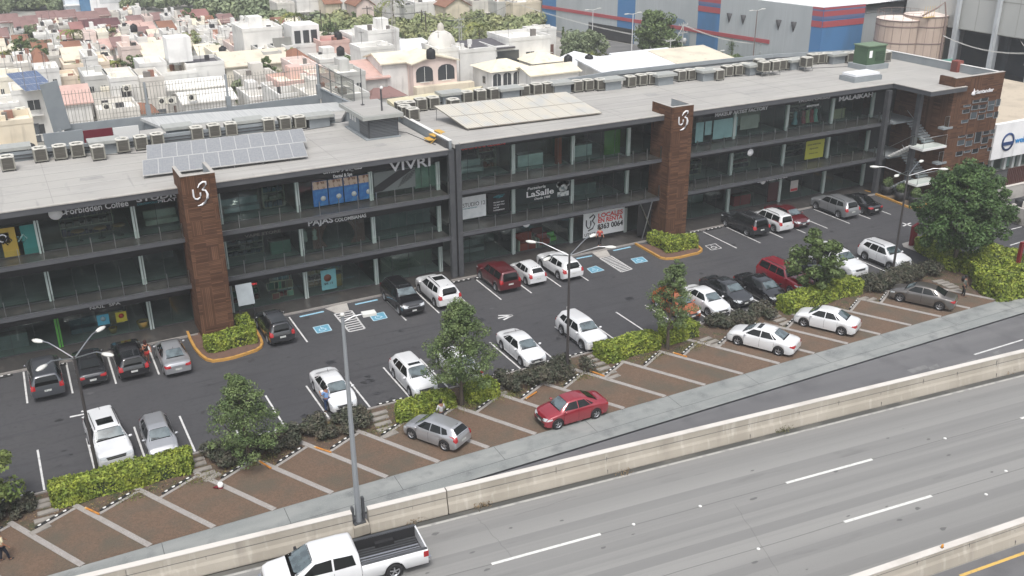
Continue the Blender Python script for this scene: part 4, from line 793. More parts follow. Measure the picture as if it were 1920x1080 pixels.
g=G(1794,134,10.85); o=thing('hose_cabinet','small red brown box standing against the right roof parapet','cabinet',(g.x-.1,g.y,10.85)); q=MB(); q.box(-.4,.4,-.4,.4,0,1.1); q.build('cabinet_body',col((130,70,60)),o); q=MB(); q.box(-.44,-.4,-.3,.3,.1,1.0); q.build('door',col((100,55,48)),o)
# yellowish canopy strip and metal lean-to roofs behind the building
m_tin=M('pale_metal_sheet',(.50,.51,.50),.5,n=[((8,.2,1),(.42,.43,.43),.45,.6)]); m_tiny=M('cream_metal_sheet',(.62,.56,.38),.6,n=[((.7,.7,1),(.56,.52,.38),.45,.65)])
def leanto(name,label,pts,zs,th,mat,wallmat=None,z0=0,cat='roof'):
    o=thing(name,label,cat,Vector(pts[0])); b=MB(); o0=Vector(pts[0]); n=len(pts)
    vs=[(p[0]-o0.x,p[1]-o0.y,z-o0.z) for p,z in zip(pts,zs)]; vs2=[(v[0],v[1],v[2]-th) for v in vs]
    b.add(vs+vs2,[tuple(range(n)),tuple(range(2*n-1,n-1,-1))]+[(i,n+i,n+(i+1)%n,(i+1)%n) for i in range(n)]); b.build('metal_roof',mat,o)
    if wallmat:
        c=sum((Vector(v) for v in vs),Vector())/n; w_=MB()
        vv=[Vector(v).lerp(c,.03) for v in vs]; w_.add([(v.x,v.y,v.z-th) for v in vv]+[(v.x,v.y,z0-o0.z) for v in vv],[(i,(i+1)%n,n+(i+1)%n,n+i) for i in range(n)]); w_.build('wall',wallmat,o)
    return o
z=11.3; P_=[G(738,196,z),G(890,175,z),G(905,161,z),G(725,186,z)]
leanto('canopy_roof','cream yellow metal canopy strip behind the roof air conditioners',P_,[z]*4,.3,m_tiny,m_pgrey,cat='canopy')
z=9.2; P_=[G(262,233,z),G(655,193,z),G(645,178,z),G(250,225,z)]
leanto('metal_roof_shed','long low shed with pale metal roof behind the left block',[G(300,237,9.4),G(660,205,9.4),G(648,190,9.4),G(262,221,9.4)],[9.4]*4,.25,m_tin,m_pgrey,cat='shed')
leanto('metal_roof_shed','flat grey service roof between the left block and the pale metal shed',[G(85,268,9.3),G(640,222,9.3),G(650,206,9.3),G(300,240,9.3)],[9.3]*4,.3,m_roof,m_pgrey,cat='shed')
o=thing('sign_wall','grey and white panel wall with one maroon panel behind the left roof','wall',G(82,285,8.5))
o0=G(82,285,8.5); pts=[FY(82,262,84),FY(157,256,84),FY(213,250.5,84),FY(262,247,84)]
for i,(a,b) in enumerate(zip(pts[:-1],pts[1:])):
    for k,(h0,h1) in enumerate(((-.95,0.15),(-2.2,-1.0))):
        q=MB(); q.box(a.x-o0.x,b.x-o0.x-.04,84-o0.y,84.12-o0.y,a.z+h0-o0.z+.3,a.z+h1-o0.z+.3); q.build('wall_panel',[[m_pgrey,m_pgrey],[col((105,25,40)),m_pgrey],[m_white,col((95,100,105))]][i][k],o)
q=MB(); q.box(pts[0].x-o0.x,pts[-1].x-o0.x,84.13-o0.y,84.3-o0.y,-o0.z,pts[0].z-o0.z-.2); q.build('wall_body',m_pgrey,o)
# ---------------------------------------------------------------- vehicles
m_cg=M('car_side_glass',(.008,.010,.010),.08,spec=.45); m_ws=M('car_windshield',(.10,.135,.145),.06,spec=1,coat=1,n=[(1.6,(.04,.06,.065),.42,.6)]); m_gap=M('panel_gap',(.006,.006,.006),1,spec=0); m_tyre=M('tyre_rubber',(.016,.016,.017),.85); m_rim=M('alloy_rim',(.42,.43,.45),.3,.7)  # windshield base paled and mottled to stand in for sky and interior reflections
m_trim=M('black_plastic_trim',(.02,.02,.022),.6); m_tail=M('red_tail_lamp',(.35,.012,.015),.25,coat=.5); m_head=M('clear_head_lamp',(.55,.58,.60),.15,coat=1,spec=1); m_plate=M('number_plate',(.62,.62,.60),.5,n=[(22,(.2,.3,.25),.55,.6)])
m_under=M('underbody',(.012,.012,.012),.9); m_chr=M('chrome_strip',(.6,.6,.62),.2,.9); m_amber=M('amber_lamp',(.5,.2,.03),.3)
_pm={}
def paint_mat(nm,c,metal=.0,r=.25):
    if nm not in _pm:
        _pm[nm]=M(nm,c,r,metal,coat=1,spec=.7,n=[(.9,tuple(x*.93 for x in c),.4,.7)])
    return _pm[nm]
def _ior(m):
    m.node_tree.nodes['Principled BSDF'].inputs['Coat IOR'].default_value=1.75; return m
PC=dict(white=paint_mat('white_car_paint',(.72,.73,.74),0,.3),silver=paint_mat('silver_car_paint',(.40,.41,.43),.45,.3),grey=paint_mat('grey_car_paint',(.085,.092,.105),.4,.3),dark=paint_mat('graphite_car_paint',(.03,.032,.036),.3,.25),black=paint_mat('black_car_paint',(.010,.010,.012),.1,.2),
 red=paint_mat('red_car_paint',(.30,.008,.022),.25,.28),dred=paint_mat('dark_red_car_paint',(.12,.008,.012),.3,.28),orange=paint_mat('orange_car_paint',(.42,.10,.02),.25,.3),lgrey=paint_mat('light_grey_car_paint',(.27,.28,.29),.4,.3),taupe=paint_mat('taupe_car_paint',(.12,.11,.10),.4,.3))
for _k in list(PC.values())+[m_ws]: _ior(_k)
# profile tables: fractions of length from rear(-.5) to front(.5): (x, top z fraction, shoulder z fraction, body halfwidth fraction, top halfwidth fraction)
TYPES={
'sedan':[(-.5,.56,.50,.84,.60),(-.485,.66,.58,.91,.66),(-.44,.70,.63,.96,.72),(-.37,.72,.655,.985,.70),(-.33,.745,.66,.99,.66),(-.18,.955,.66,1,.60),(-.10,.995,.655,1,.60),(0,1.,.65,1,.61),(.10,.975,.64,1,.61),(.135,.945,.635,1,.61),(.27,.70,.625,.995,.72),(.33,.665,.60,.985,.74),(.42,.60,.545,.95,.72),(.47,.53,.48,.88,.66),(.495,.42,.39,.78,.6),(.5,.36,.34,.72,.55)],
'hatch':[(-.5,.56,.52,.86,.66),(-.49,.72,.62,.93,.66),(-.455,.80,.64,.96,.62),(-.40,.94,.65,.98,.59),(-.36,.975,.65,.99,.60),(-.2,.995,.645,1,.62),(0,1.,.64,1,.63),(.09,.975,.635,1,.63),(.12,.95,.63,1,.63),(.275,.70,.615,.995,.74),(.34,.655,.59,.985,.75),(.43,.585,.53,.95,.72),(.475,.50,.46,.88,.66),(.497,.40,.37,.78,.6),(.5,.35,.33,.72,.55)],
'suv':[(-.5,.50,.47,.88,.70),(-.492,.62,.56,.95,.72),(-.475,.74,.63,.97,.66),(-.43,.93,.64,.985,.60),(-.40,.97,.64,.99,.61),(-.2,.995,.635,1,.64),(0,1.,.63,1,.65),(.09,.98,.625,1,.65),(.12,.955,.62,1,.65),(.25,.715,.61,.995,.78),(.32,.685,.60,.985,.80),(.43,.635,.57,.96,.78),(.475,.57,.52,.91,.72),(.495,.46,.42,.83,.66),(.5,.40,.37,.78,.6)],
'boxsuv':[(-.5,.48,.46,.90,.74),(-.494,.62,.56,.96,.75),(-.482,.74,.62,.98,.70),(-.455,.94,.63,.99,.66),(-.43,.985,.63,.99,.67),(-.2,1.,.63,1,.69),(0,1.,.62,1,.70),(.07,.985,.62,1,.70),(.10,.96,.615,1,.70),(.205,.72,.61,.995,.84),(.28,.70,.60,.985,.85),(.43,.665,.59,.965,.82),(.475,.61,.56,.93,.78),(.495,.48,.45,.86,.7),(.5,.42,.39,.8,.66)],
'van':[(-.5,.46,.44,.88,.72),(-.493,.60,.52,.95,.74),(-.48,.74,.58,.97,.70),(-.455,.93,.60,.98,.64),(-.43,.975,.60,.985,.65),(-.2,1.,.595,1,.67),(.02,1.,.59,1,.68),(.12,.965,.585,1,.67),(.15,.94,.58,1,.67),(.31,.68,.57,.99,.74),(.37,.63,.55,.98,.74),(.44,.57,.51,.94,.7),(.48,.49,.45,.88,.66),(.497,.40,.37,.8,.6),(.5,.35,.33,.75,.56)]}
# side glass quads in (x fraction of L, z fraction of H); windshield & rear glass given by (x,z..) in top projection
GL={'sedan':dict(ws=(.14,.262),rg=(-.325,-.185),side=[[(.215,.69),(.115,.915),(.0,.935),(.0,.685)],[(-.012,.685),(-.012,.935),(-.12,.92),(-.20,.70)]],qt=[[(-.21,.705),(-.14,.905),(-.165,.87),(-.25,.715)]]),
'hatch':dict(ws=(.125,.265),rg=(-.475,-.405),side=[[(.21,.685),(.10,.915),(-.02,.935),(-.02,.675)],[(-.032,.675),(-.032,.935),(-.19,.925),(-.23,.69)]],qt=[[(-.245,.69),(-.205,.92),(-.30,.89),(-.34,.74)]]),
'suv':dict(ws=(.125,.242),rg=(-.472,-.435),side=[[(.20,.675),(.10,.905),(-.02,.925),(-.02,.665)],[(-.032,.665),(-.032,.925),(-.19,.92),(-.21,.675)]],qt=[[(-.225,.68),(-.205,.915),(-.33,.895),(-.38,.73)]]),
'boxsuv':dict(ws=(.105,.20),rg=(-.482,-.458),side=[[(.165,.67),(.085,.925),(-.03,.94),(-.03,.665)],[(-.042,.665),(-.042,.94),(-.20,.94),(-.20,.665)]],qt=[[(-.215,.665),(-.215,.94),(-.42,.925),(-.43,.68)]]),
'van':dict(ws=(.155,.30),rg=(-.477,-.455),side=[[(.24,.65),(.13,.90),(.01,.93),(.01,.635)],[(-.002,.635),(-.002,.93),(-.19,.93),(-.19,.635)]],qt=[[(-.205,.635),(-.205,.93),(-.40,.915),(-.42,.66)]])}
def body_mesh(T,L,W,H,wr,wx,clear):
    t=np.array(T); xs=np.sort(np.concatenate([np.linspace(-.5,.5,111),t[:,0]])); xs=xs[np.concatenate([[True],np.diff(xs)>.0015])]; xs[-1]=.5; 
    def cur(k,sm):
        f=np.linspace(-.5,.5,401); v=np.interp(f,t[:,0],t[:,k]); kk=np.exp(-np.linspace(-2,2,sm)**2); kk/=kk.sum(); vp=np.pad(v,sm//2,'edge'); return np.interp(xs,f,np.convolve(vp,kk,'valid')[:401])
    zt,zs,wb,wt=[cur(k,9) for k in (1,2,3,4)]
    zb=np.interp(xs,[-.5,-.45,-.3,.35,.46,.5],[clear+.16,clear+.03,clear,clear,clear+.02,clear+.08])
    rings=[]
    for i,x in enumerate(xs):
        X=x*L; z0=zb[i]; arch=0
        for w in wx:
            d=abs(X-w); ra=wr*1.16
            if d<ra: arch=max(arch,math.sqrt(ra*ra-d*d)+wr*.98)
        zl=max(z0,arch); Z=zt[i]*H; s=max(zs[i]*H,zl+.05); hw=wb[i]*W/2; tw=wt[i]*W/2; Z=max(Z,s+.015)
        roof=(Z-s)>.22*H; drop=.05 if roof else min(.04,(Z-s)*.5)
        mid=zl+(s-zl)*.45
        half=[(hw*.955,zl),(hw*.985,zl+(mid-zl)*.5),(hw,mid),(hw*.99,zl+(s-zl)*.8),(hw*.955,s)]
        e=(tw,Z-drop); sh=half[-1]
        for q in (.2,.4,.6,.8): half.append((sh[0]+(e[0]-sh[0])*q+math.sin(q*PI)*.02,sh[1]+(e[1]-sh[1])*q))
        half+=[e,(tw*.93,Z-drop*.45),(tw*.8,Z-drop*.2),(tw*.5,Z-drop*.05),(tw*.2,Z),(0,Z)]
        rings.append([(X,y,z) for y,z in half]+[(X,-y,z) for y,z in half[-2::-1]])
    n=len(rings[0]); mb=MB(); vs=[v for r in rings for v in r]
    fs=[(i*n+k,i*n+k+1,(i+1)*n+k+1,(i+1)*n+k) for i in range(len(rings)-1) for k in range(n-1)]
    mb.add(vs,fs,True)
    for ri,rev in ((0,False),(len(rings)-1,True)):
        r=rings[ri]; h=n//2
        for k in range(h):
            a,b,c,d=k,k+1,n-2-k,n-1-k; q=[r[a],r[b],r[c],r[d]] if b!=c else [r[a],r[b],r[d]]
            mb.add(q[::-1] if rev else q,[tuple(range(len(q)))],False)
    return mb
def bvh_of(mb): return BVHTree.FromPolygons([Vector(v) for v in mb.v],mb.f)
def decal(bvh,q,axis,sgn,n=(6,5),off=.006,mb=None,far=4):
    """q: 4 corners in the 2D plane orthogonal to axis; cast from outside"""
    mb=mb or MB(); vs=[];nu,nv=n
    for j in range(nv+1):
        for i in range(nu+1):
            u,v=i/nu,j/nv
            a=(q[0][0]*(1-u)+q[1][0]*u)*(1-v)+(q[3][0]*(1-u)+q[2][0]*u)*v; b=(q[0][1]*(1-u)+q[1][1]*u)*(1-v)+(q[3][1]*(1-u)+q[2][1]*u)*v
            if axis=='y': o=Vector((a,sgn*far,b)); d=Vector((0,-sgn,0))
            elif axis=='z': o=Vector((a,b,far)); d=Vector((0,0,-1))
            else: o=Vector((sgn*far,a,b)); d=Vector((-sgn,0,0))
            h,nn,_,_=bvh.ray_cast(o,d)
            if h is None: h,nn,_,_=bvh.find_nearest(o+d*(far-(2 if axis=='x' else .8 if axis=='y' else 1)))
            if nn.dot(d)>0: nn=-nn
            vs.append(h+nn*off)
    mb.add(vs,[(j*(nu+1)+i,j*(nu+1)+i+1,(j+1)*(nu+1)+i+1,(j+1)*(nu+1)+i) for j in range(nv) for i in range(nu)],True); return mb
_wheelcache={}
def wheel(parent,x,y,r,wd):
    key=(round(r,2),round(wd,2),y>0)
    if key not in _wheelcache:
        s=1 if y>0 else -1; t=MB(); t.lathe([(r*.62,-wd/2),(r*.9,-wd/2),(r,-wd*.36),(r,wd*.36),(r*.9,wd/2),(r*.62,wd/2),(r*.60,wd*.3)],n=22,axis='Y')
        m_=MB(); yo=s*wd*.40; m_.lathe([(r*.66,yo+s*.02),(r*.60,yo+s*.02),(r*.56,yo-s*.05)],n=22,axis='Y')
        m_.lathe([(0,yo),(r*.14,yo),(r*.16,yo-s*.03)],n=10,axis='Y')
        for k in range(5):
            a=k*2*PI/5+.3; mt=Matrix.Rotation(-a,4,'Y')@Matrix.Translation((r*.36,yo-s*.01,0)); m_.box(-r*.25,r*.25,-.012,.012,-r*.075,r*.075,mt)
        d=MB(); d.lathe([(0,yo-s*.06),(r*.58,yo-s*.06)],n=16,axis='Y')
        _wheelcache[key]=(t,m_,d)
    t,m_,d=_wheelcache[key]
    if isinstance(t,MB):
        a=t.build('wheel',m_tyre,parent); b=m_.build('rim',m_rim,a); c=d.build('brake_disc',m_trim,a); _wheelcache[key]=(a,b,c); 
    else:
        a,b,c=[q.copy() for q in (t,m_,d)]; [C.objects.link(q) for q in (a,b,c)]; a.parent=parent; b.parent=a; c.parent=a
    a.location=(x,y,r)
    return a
def mirror_y(q,L,H): return [(a*L,b*H) for a,b in q]
def car(kind,paint,loc,rz,label,L=4.5,W=1.8,H=1.47,group=None,roof=None,rails=0,sunroof=0,lower=None,tail='side',name='parked_car',spoiler=0,cat='car',spare=0,openhatch=0,stripes=0):
    o=thing(name,label,cat,loc,rz,group); tall=kind in('suv','boxsuv','van'); wr=.33 if not tall else .36; clear=.20 if not tall else .24
    wx=(-.29*L,.315*L); T=TYPES[kind]; g=GL[kind]; p=PC[paint]
    bm=body_mesh(T,L,W,H,wr,wx,clear); bv=bvh_of(bm); bd=bm.build('body',p,o,recalc=True)
    t=np.array(T); topz=lambda x: float(np.interp(x,t[:,0],t[:,1]))*H; hw=lambda x: float(np.interp(x,t[:,0],t[:,3]))*W/2; tw=lambda x: float(np.interp(x,t[:,0],t[:,4]))*W/2
    u=MB(); u.box(wx[0]-.5,wx[1]+.5,-W/2+.25,W/2-.25,clear-.02,clear+.25); u.box(-L/2+.15,L/2-.15,-W/2+.32,W/2-.32,clear,clear+.3)
    for w in wx: u.box(w-.4,w+.4,-W/2+.12,W/2-.12,clear+.2,.72)
    u.build('underbody',m_under,o)
    for x in wx:
        for s in (1,-1): wheel(o,x,s*(W/2-.115),wr,.21)
    # windshield and rear glass (projected from above)
    a,b=g['ws']; sl_=MB(); decal(bv,[((b+.012)*L,-tw(b)*1.02),((b+.012)*L,tw(b)*1.02),((a-.006)*L,tw(a)*.99),((a-.006)*L,-tw(a)*.99)],'z',1,(10,6),.003,sl_); sl_.build('window_seal',m_gap,o); sl_=MB(); a2,b2=g['rg']; decal(bv,[((a2-.012)*L,tw(a2)*.98),((a2-.012)*L,-tw(a2)*.98),((b2+.005)*L,-tw(b2)*.96),((b2+.005)*L,tw(b2)*.96)],'z',1,(10,5),.003,sl_); sl_.build('window_seal',m_gap,o); ws=decal(bv,[(b*L,-tw(b)*.98),(b*L,tw(b)*.98),(a*L,tw(a)*.94),(a*L,-tw(a)*.94)],'z',1,(10,6)); ws.build('windshield',m_ws,o)
    wp=MB(); decal(bv,[(b*L-.03,-tw(b)*.8),(b*L-.03,-tw(b)*.1),(b*L-.05,-tw(b)*.1),(b*L-.09,-tw(b)*.75)],'z',1,(3,1),.014,wp); wp.build('wiper',m_trim,o)
    a,b=g['rg']; rg=decal(bv,[(a*L,tw(a)*.92),(a*L,-tw(a)*.92),(b*L,-tw(b)*.9),(b*L,tw(b)*.9)],'z',1,(10,5)); rg.build('rear_window',m_ws if paint in('white','silver') and kind=='sedan' else m_cg,o)
    for sgn in (1,-1):
        for q in g['side']: decal(bv,mirror_y(q,L,H),'y',sgn,(5,4)).build('side_window',m_cg,o)
        for q in g['qt']: decal(bv,mirror_y(q,L,H),'y',sgn,(3,3)).build('quarter_window',m_cg,o)
        zs=float(np.interp(0,t[:,0],t[:,2]))
        dg=MB()
        for xx in (.225,-.006,-.215): decal(bv,[(xx*L,clear+.12),(xx*L+.014,clear+.12),(xx*L+.014,zs*H-.02),(xx*L,zs*H-.02)],'y',sgn,(1,6),.004,dg)
        dg.build('door_gap',m_gap,o)
        dh=MB()
        for xx in (.02,-.195): decal(bv,[(xx*L,zs*H*.93),(xx*L+.16,zs*H*.93),(xx*L+.16,zs*H*.93+.03),(xx*L,zs*H*.93+.03)],'y',sgn,(2,1),.02,dh)
        dh.build('door_handle',m_chr if paint in('black','dark') else p,o)
        if tall and not lower=='none': decal(bv,[(wx[0]+wr*1.3,clear+.01),(wx[1]-wr*1.3,clear+.01),(wx[1]-wr*1.3,clear+.15),(wx[0]+wr*1.3,clear+.15)],'y',sgn,(6,2),.008).build('sill_trim',m_trim,o)
        mr=MB(); xm,zm=.205*L,zs*H+.07; hwm=hw(.2)
        mr.lathe([(0,-.085),(.06,-.07),(.085,0),(.06,.08),(0,.09)],(0,0,0),8,'Y'); mr=xf(mr,Matrix.Translation((xm,sgn*(hwm+.06),zm))@Matrix.Diagonal((.9,1.1,.9,1))); mr.build('side_mirror',p if paint!='black' else m_trim,o)
        # lamps
        zf=topz(.44); hz=zf-.20*H/1.5
        hl=MB(); decal(bv,[(hw(.49)*.98*sgn,hz-.06),(hw(.49)*.45*sgn,hz-.10),(hw(.49)*.5*sgn,hz+.05),(hw(.49)*1.0*sgn,hz+.11)],'x',1,(5,3),.008,hl)
        decal(bv,[(.40*L,hz+.02),(.487*L,hz-.05),(.485*L,hz+.07),(.405*L,hz+.10)],'y',sgn,(5,3),.008,hl); hl.build('headlight',m_head,o)
        zr=topz(-.49); 
        tl=MB(); tz=(.60 if not tall else .58)*H
        if tall or kind=='hatch': decal(bv,[(hw(-.49)*.99*sgn,tz-.16),(hw(-.49)*.72*sgn,tz-.13),(hw(-.49)*.74*sgn,tz+.12),(hw(-.49)*.95*sgn,tz+.16)],'x',-1,(4,4),.016,tl); decal(bv,[(-.492*L,tz-.14),(-.455*L,tz-.06),(-.455*L,tz+.12),(-.485*L,tz+.15)],'y',sgn,(3,3),.008,tl)
        else: decal(bv,[(hw(-.49)*.99*sgn,tz-.17),(hw(-.49)*.55*sgn,tz-.15),(hw(-.49)*.6*sgn,tz-.01),(hw(-.49)*.98*sgn,tz+.0)],'x',-1,(4,3),.018,tl); decal(bv,[(-.49*L,tz-.16),(-.44*L,tz-.09),(-.445*L,tz-.01),(-.485*L,tz+.0)],'y',sgn,(3,3),.014,tl)
        tl.build('taillight',m_tail,o)
    zf=topz(.44); decal(bv,[(-W*.24,zf-.36),(W*.24,zf-.36),(W*.27,zf-.20),(-W*.27,zf-.20)],'x',1,(6,3),.009).build('grille',m_trim,o)
    decal(bv,[(-W*.30,clear+.10),(W*.30,clear+.10),(W*.34,clear+.22),(-W*.34,clear+.22)],'x',1,(6,2),.009).build('front_bumper_trim',m_trim,o)
    decal(bv,[(-W*.25,zf-.29),(W*.25,zf-.29),(W*.25,zf-.27),(-W*.25,zf-.27)],'x',1,(6,1),.014).build('grille_bar',m_chr,o)
    decal(bv,[(-.17,clear+.22),(.17,clear+.22),(.17,clear+.34),(-.17,clear+.34)],'x',1,(1,1),.02).build('licence_plate',m_plate,o)
    pz=(.44 if kind!='sedan' else .40)*H
    decal(bv,[(-.20,pz-.06),(.20,pz-.06),(.20,pz+.07),(-.20,pz+.07)],'x',-1,(1,1),.015).build('licence_plate',m_plate,o)
    decal(bv,[(-W*.40,clear+.02),(W*.40,clear+.02),(W*.42,clear+(.22 if tall else .14)),(-W*.42,clear+(.22 if tall else .14))],'x',-1,(8,2),.009).build('rear_bumper_trim',m_trim,o)
    if kind=='sedan' and not tall: decal(bv,[(-.478*L,-W*.36),(-.478*L,W*.36),(-.472*L,W*.37),(-.472*L,-W*.37)],'z',1,(1,6),.004).build('boot_gap',m_gap,o)
    decal(bv,[(.275*L,-W*.36),(.275*L,W*.36),(.28*L,W*.36),(.28*L,-W*.36)],'z',1,(1,6),.004).build('bonnet_gap',m_gap,o)
    if rails:
        for sgn in (1,-1):
            r_=MB(); y=sgn*W*.5*(.60 if kind=='suv' else .64); r_.tube([(.08*L,y,topz(.08)-.02),(.05*L,y,H+.04),(-.32*L,y,topz(-.32)+.045),(-.36*L,y,topz(-.36)-.02)],.022,6); r_.build('roof_rail',m_chr if paint in('silver','lgrey','grey','dark') else m_trim,o)
    if sunroof: decal(bv,[(.02*L,-W*.22),(.02*L,W*.22),((-.13 if sunroof>1 else .08)*L,W*.22),((-.13 if sunroof>1 else .08)*L,-W*.22)],'z',1,(4,4),.006).build('sunroof',m_cg,o)
    if roof: decal(bv,[(.10*L,-W*.30),(.10*L,W*.30),(-.36*L,W*.29),(-.36*L,-W*.29)],'z',1,(8,6),.005).build('roof_panel',PC.get(roof) or roof,o)
    if stripes:
        for y in (-.28,-.1,.1,.28): decal(bv,[(.09*L,y-.03),(.09*L,y+.03),(-.36*L,y+.03),(-.36*L,y-.03)],'z',1,(6,1),.006).build('roof_stripe',m_trim,o)
    an=MB(); an.tube([(-.36*L if kind!='sedan' else -.16*L,0,topz(-.36 if kind!='sedan' else -.16)-.01),(-.40*L if kind!='sedan' else -.2*L,0,topz(-.36 if kind!='sedan' else -.16)+.14)],.012,5); an.build('aerial',m_trim,o)
    if spoiler: s_=MB(); s_.cbox((-.455*L,0,topz(-.45)+.12),(.22,W*.72,.03)); s_.cbox((-.45*L,.45,topz(-.45)+.05),(.1,.04,.14)); s_.cbox((-.45*L,-.45,topz(-.45)+.05),(.1,.04,.14)); s_.build('spoiler',p,o)
    if spare: s_=MB(); s_.lathe([(0,-.12),(.33,-.10),(.36,0),(.33,.1),(0,.12)],(-L/2-.08,0,H*.52),18,'X'); s_.build('spare_wheel',m_trim,o)
    return o
def bumper(px,L,face):   # px = pixel of the foot of the bumper nearest the camera; returns centre for cars lying along Y
    g=G(*px,.15); return Vector((g.x,g.y+L/2,0))
UP,DN=PI/2,-PI/2
A=lambda x,px,L: Vector((x,G(px[0],px[1],.2).y+L/2,0))
gA='cars parked nose to the shops'; gB='cars parked along the planting strip'; gC='cars on the brown angled stalls'
car('van','grey',A(-.5,(80,750),4.9),UP+.0,'slate grey minivan with red rear lamps, leftmost car beside the shops',4.9,1.95,1.75,gA,rails=1)
car('sedan','dark',A(2.1,(178,722),4.5),UP,'dark green-black sedan between grey minivan and black coupe SUV',4.5,1.8,1.45,gA)
car('suv','black',A(4.55,(240,712),4.6),UP,'black coupe SUV with rear light bar, beside the woman in red shorts',4.6,1.9,1.58,gA,sunroof=1)
car('sedan','silver',A(7.1,(333,703),4.4),UP,'silver sedan parked left of the left brown tower hedge',4.4,1.75,1.5,gA)
car('suv','dark',A(14.2,(530,645),4.4),UP,'dark grey SUV with silver roof rails right of the left tower hedge',4.4,1.8,1.65,gA,roof='grey',rails=1)
car('suv','black',A(23.9,(765,592),4.7),DN,'black SUV facing outward next to the accessible bays',4.7,1.9,1.72,gA,rails=1,sunroof=2)
car('suv','white',A(26.75,(838,577),4.8),UP,'white SUV with dark sunroof by the building seam',4.8,1.9,1.72,gA,rails=1,sunroof=2)
car('boxsuv','dred',A(32.0,(950,548),4.5),UP,'dark red boxy off-roader parked right of the building seam',4.4,1.85,1.75,gA,spare=0)
car('hatch','white',A(34.5,(1000,535),3.6),UP,'small white hatchback with dark roof stripes and red lamps',3.6,1.6,1.5,gA,stripes=1)
car('suv','white',A(37.4,(1070,525),4.6),UP,'white sporty SUV left of the hatched accessible bay',4.6,1.9,1.6,gA)
car('boxsuv','dark',A(56.9,(1415,445),4.7),UP+.0,'dark grey SUV right of the middle brown tower',4.7,1.9,1.7,gA,rails=1)
car('van','white',A(59.5,(1468,436),4.2),UP,'white compact minivan between grey SUV and red sedan',4.2,1.65,1.68,gA,sunroof=0,rails=1)
car('sedan','dred',A(61.7,(1500,427),4.5),DN,'dark red sedan facing outward beside the white minivan',4.5,1.78,1.48,gA)
car('suv','lgrey',A(67.4,(1595,409),4.7),UP,'light grey SUV with red lamps near the right corner',4.7,1.85,1.7,gA,rails=1)
car('sedan','black',A(70.1,(1637,402),4.5),UP,'black sedan with red lamps, rightmost beside the shops',4.5,1.8,1.48,gA)
car('boxsuv','white',A(2.0,(212,880),4.8),DN+.06,'large white SUV with dark sunroof by the yellow-green hedge',4.8,1.95,1.78,gB,rails=1,sunroof=2)
car('hatch','silver',A(4.55,(308,860),3.8),DN,'small silver old hatchback beside the large white SUV',3.8,1.65,1.42,gB)
car('sedan','white',A(14.95,(640,773),4.6),DN+.0,'white sedan beside the tall grey pole and the man in light blue',4.6,1.78,1.47,gB)
car('hatch','white',A(19.95,(788,745),4.3),DN,'white crossover with small sunroof left of the middle tree',4.3,1.78,1.55,gB,sunroof=1)
car('sedan','white',A(23.1,(878,720),4.4),UP,'white sedan showing its tail lamp behind the middle tree',4.4,1.75,1.48,gB)
car('sedan','white',A(27.8,(997,688),4.4),DN,'white small sedan with round lamps left of the four-arm lamp',4.4,1.72,1.46,gB)
car('suv','white',A(32.55,(1113,657),4.35),DN,'white compact crossover with a person in white behind it',4.35,1.78,1.62,gB)
car('hatch','orange',A(41.0,(1297,600),4.1),DN,'orange hatchback mostly hidden behind the tree',4.1,1.7,1.5,gB)
car('sedan','white',A(43.3,(1345,595),4.4),DN,'white sedan right of the orange hatchback',4.4,1.72,1.47,gB)
car('sedan','dark',A(45.8,(1385,578),4.6),DN,'graphite sedan between the white sedan and the black sedan',4.6,1.82,1.47,gB)
car('sedan','black',A(48.5,(1450,573),4.7),DN,'black sedan left of the dark red off-road SUV',4.7,1.82,1.45,gB)
car('boxsuv','red',A(51.2,(1508,554),4.8),DN,'bright dark-red large SUV partly behind the small tree',4.8,1.88,1.78,gB,rails=1)
car('sedan','black',A(53.8,(1560,543),4.5),DN,'black car almost hidden by the small leafy tree',4.5,1.8,1.46,gB)
car('boxsuv','white',A(57.1,(1605,524),4.9),DN,'large white SUV with black roof behind the small tree',4.9,1.98,1.8,gB,rails=1,sunroof=2)
car('suv','white',A(61.6,(1690,507),4.3),DN,'white and grey SUV with roof rails, rightmost in the street-side row',4.3,1.8,1.7,gB,rails=1)
AN=math.atan2(5.02,-2.72)   # stall direction (away from sidewalk)
def stall(px_c,z=.4): g=G(*px_c,z); return Vector((g.x,g.y,.045))
car('hatch','silver',Vector((18.55,44.47,.045)),AN+.02,'silver five-door hatchback on the brown stalls',3.8,1.65,1.42,gC)
car('sedan','red',Vector((26.5,42.88,.045)),PI-.01,'cherry red sedan on the brown stalls by the sidewalk',4.25,1.72,1.5,gC)
car('sedan','white',Vector((42.75,44.76,.045)),AN,'white sedan with sunroof on the brown stalls',4.7,1.8,1.46,gC,sunroof=1)
car('sedan','white',Vector((48.65,44.9,.045)),AN,'white sedan with red tail lamp farther right on the brown stalls',4.35,1.72,1.48,gC)
car('sedan','taupe',Vector((57.95,44.65,.045)),AN,'taupe grey sedan at the right end of the brown stalls',4.6,1.76,1.48,gC)
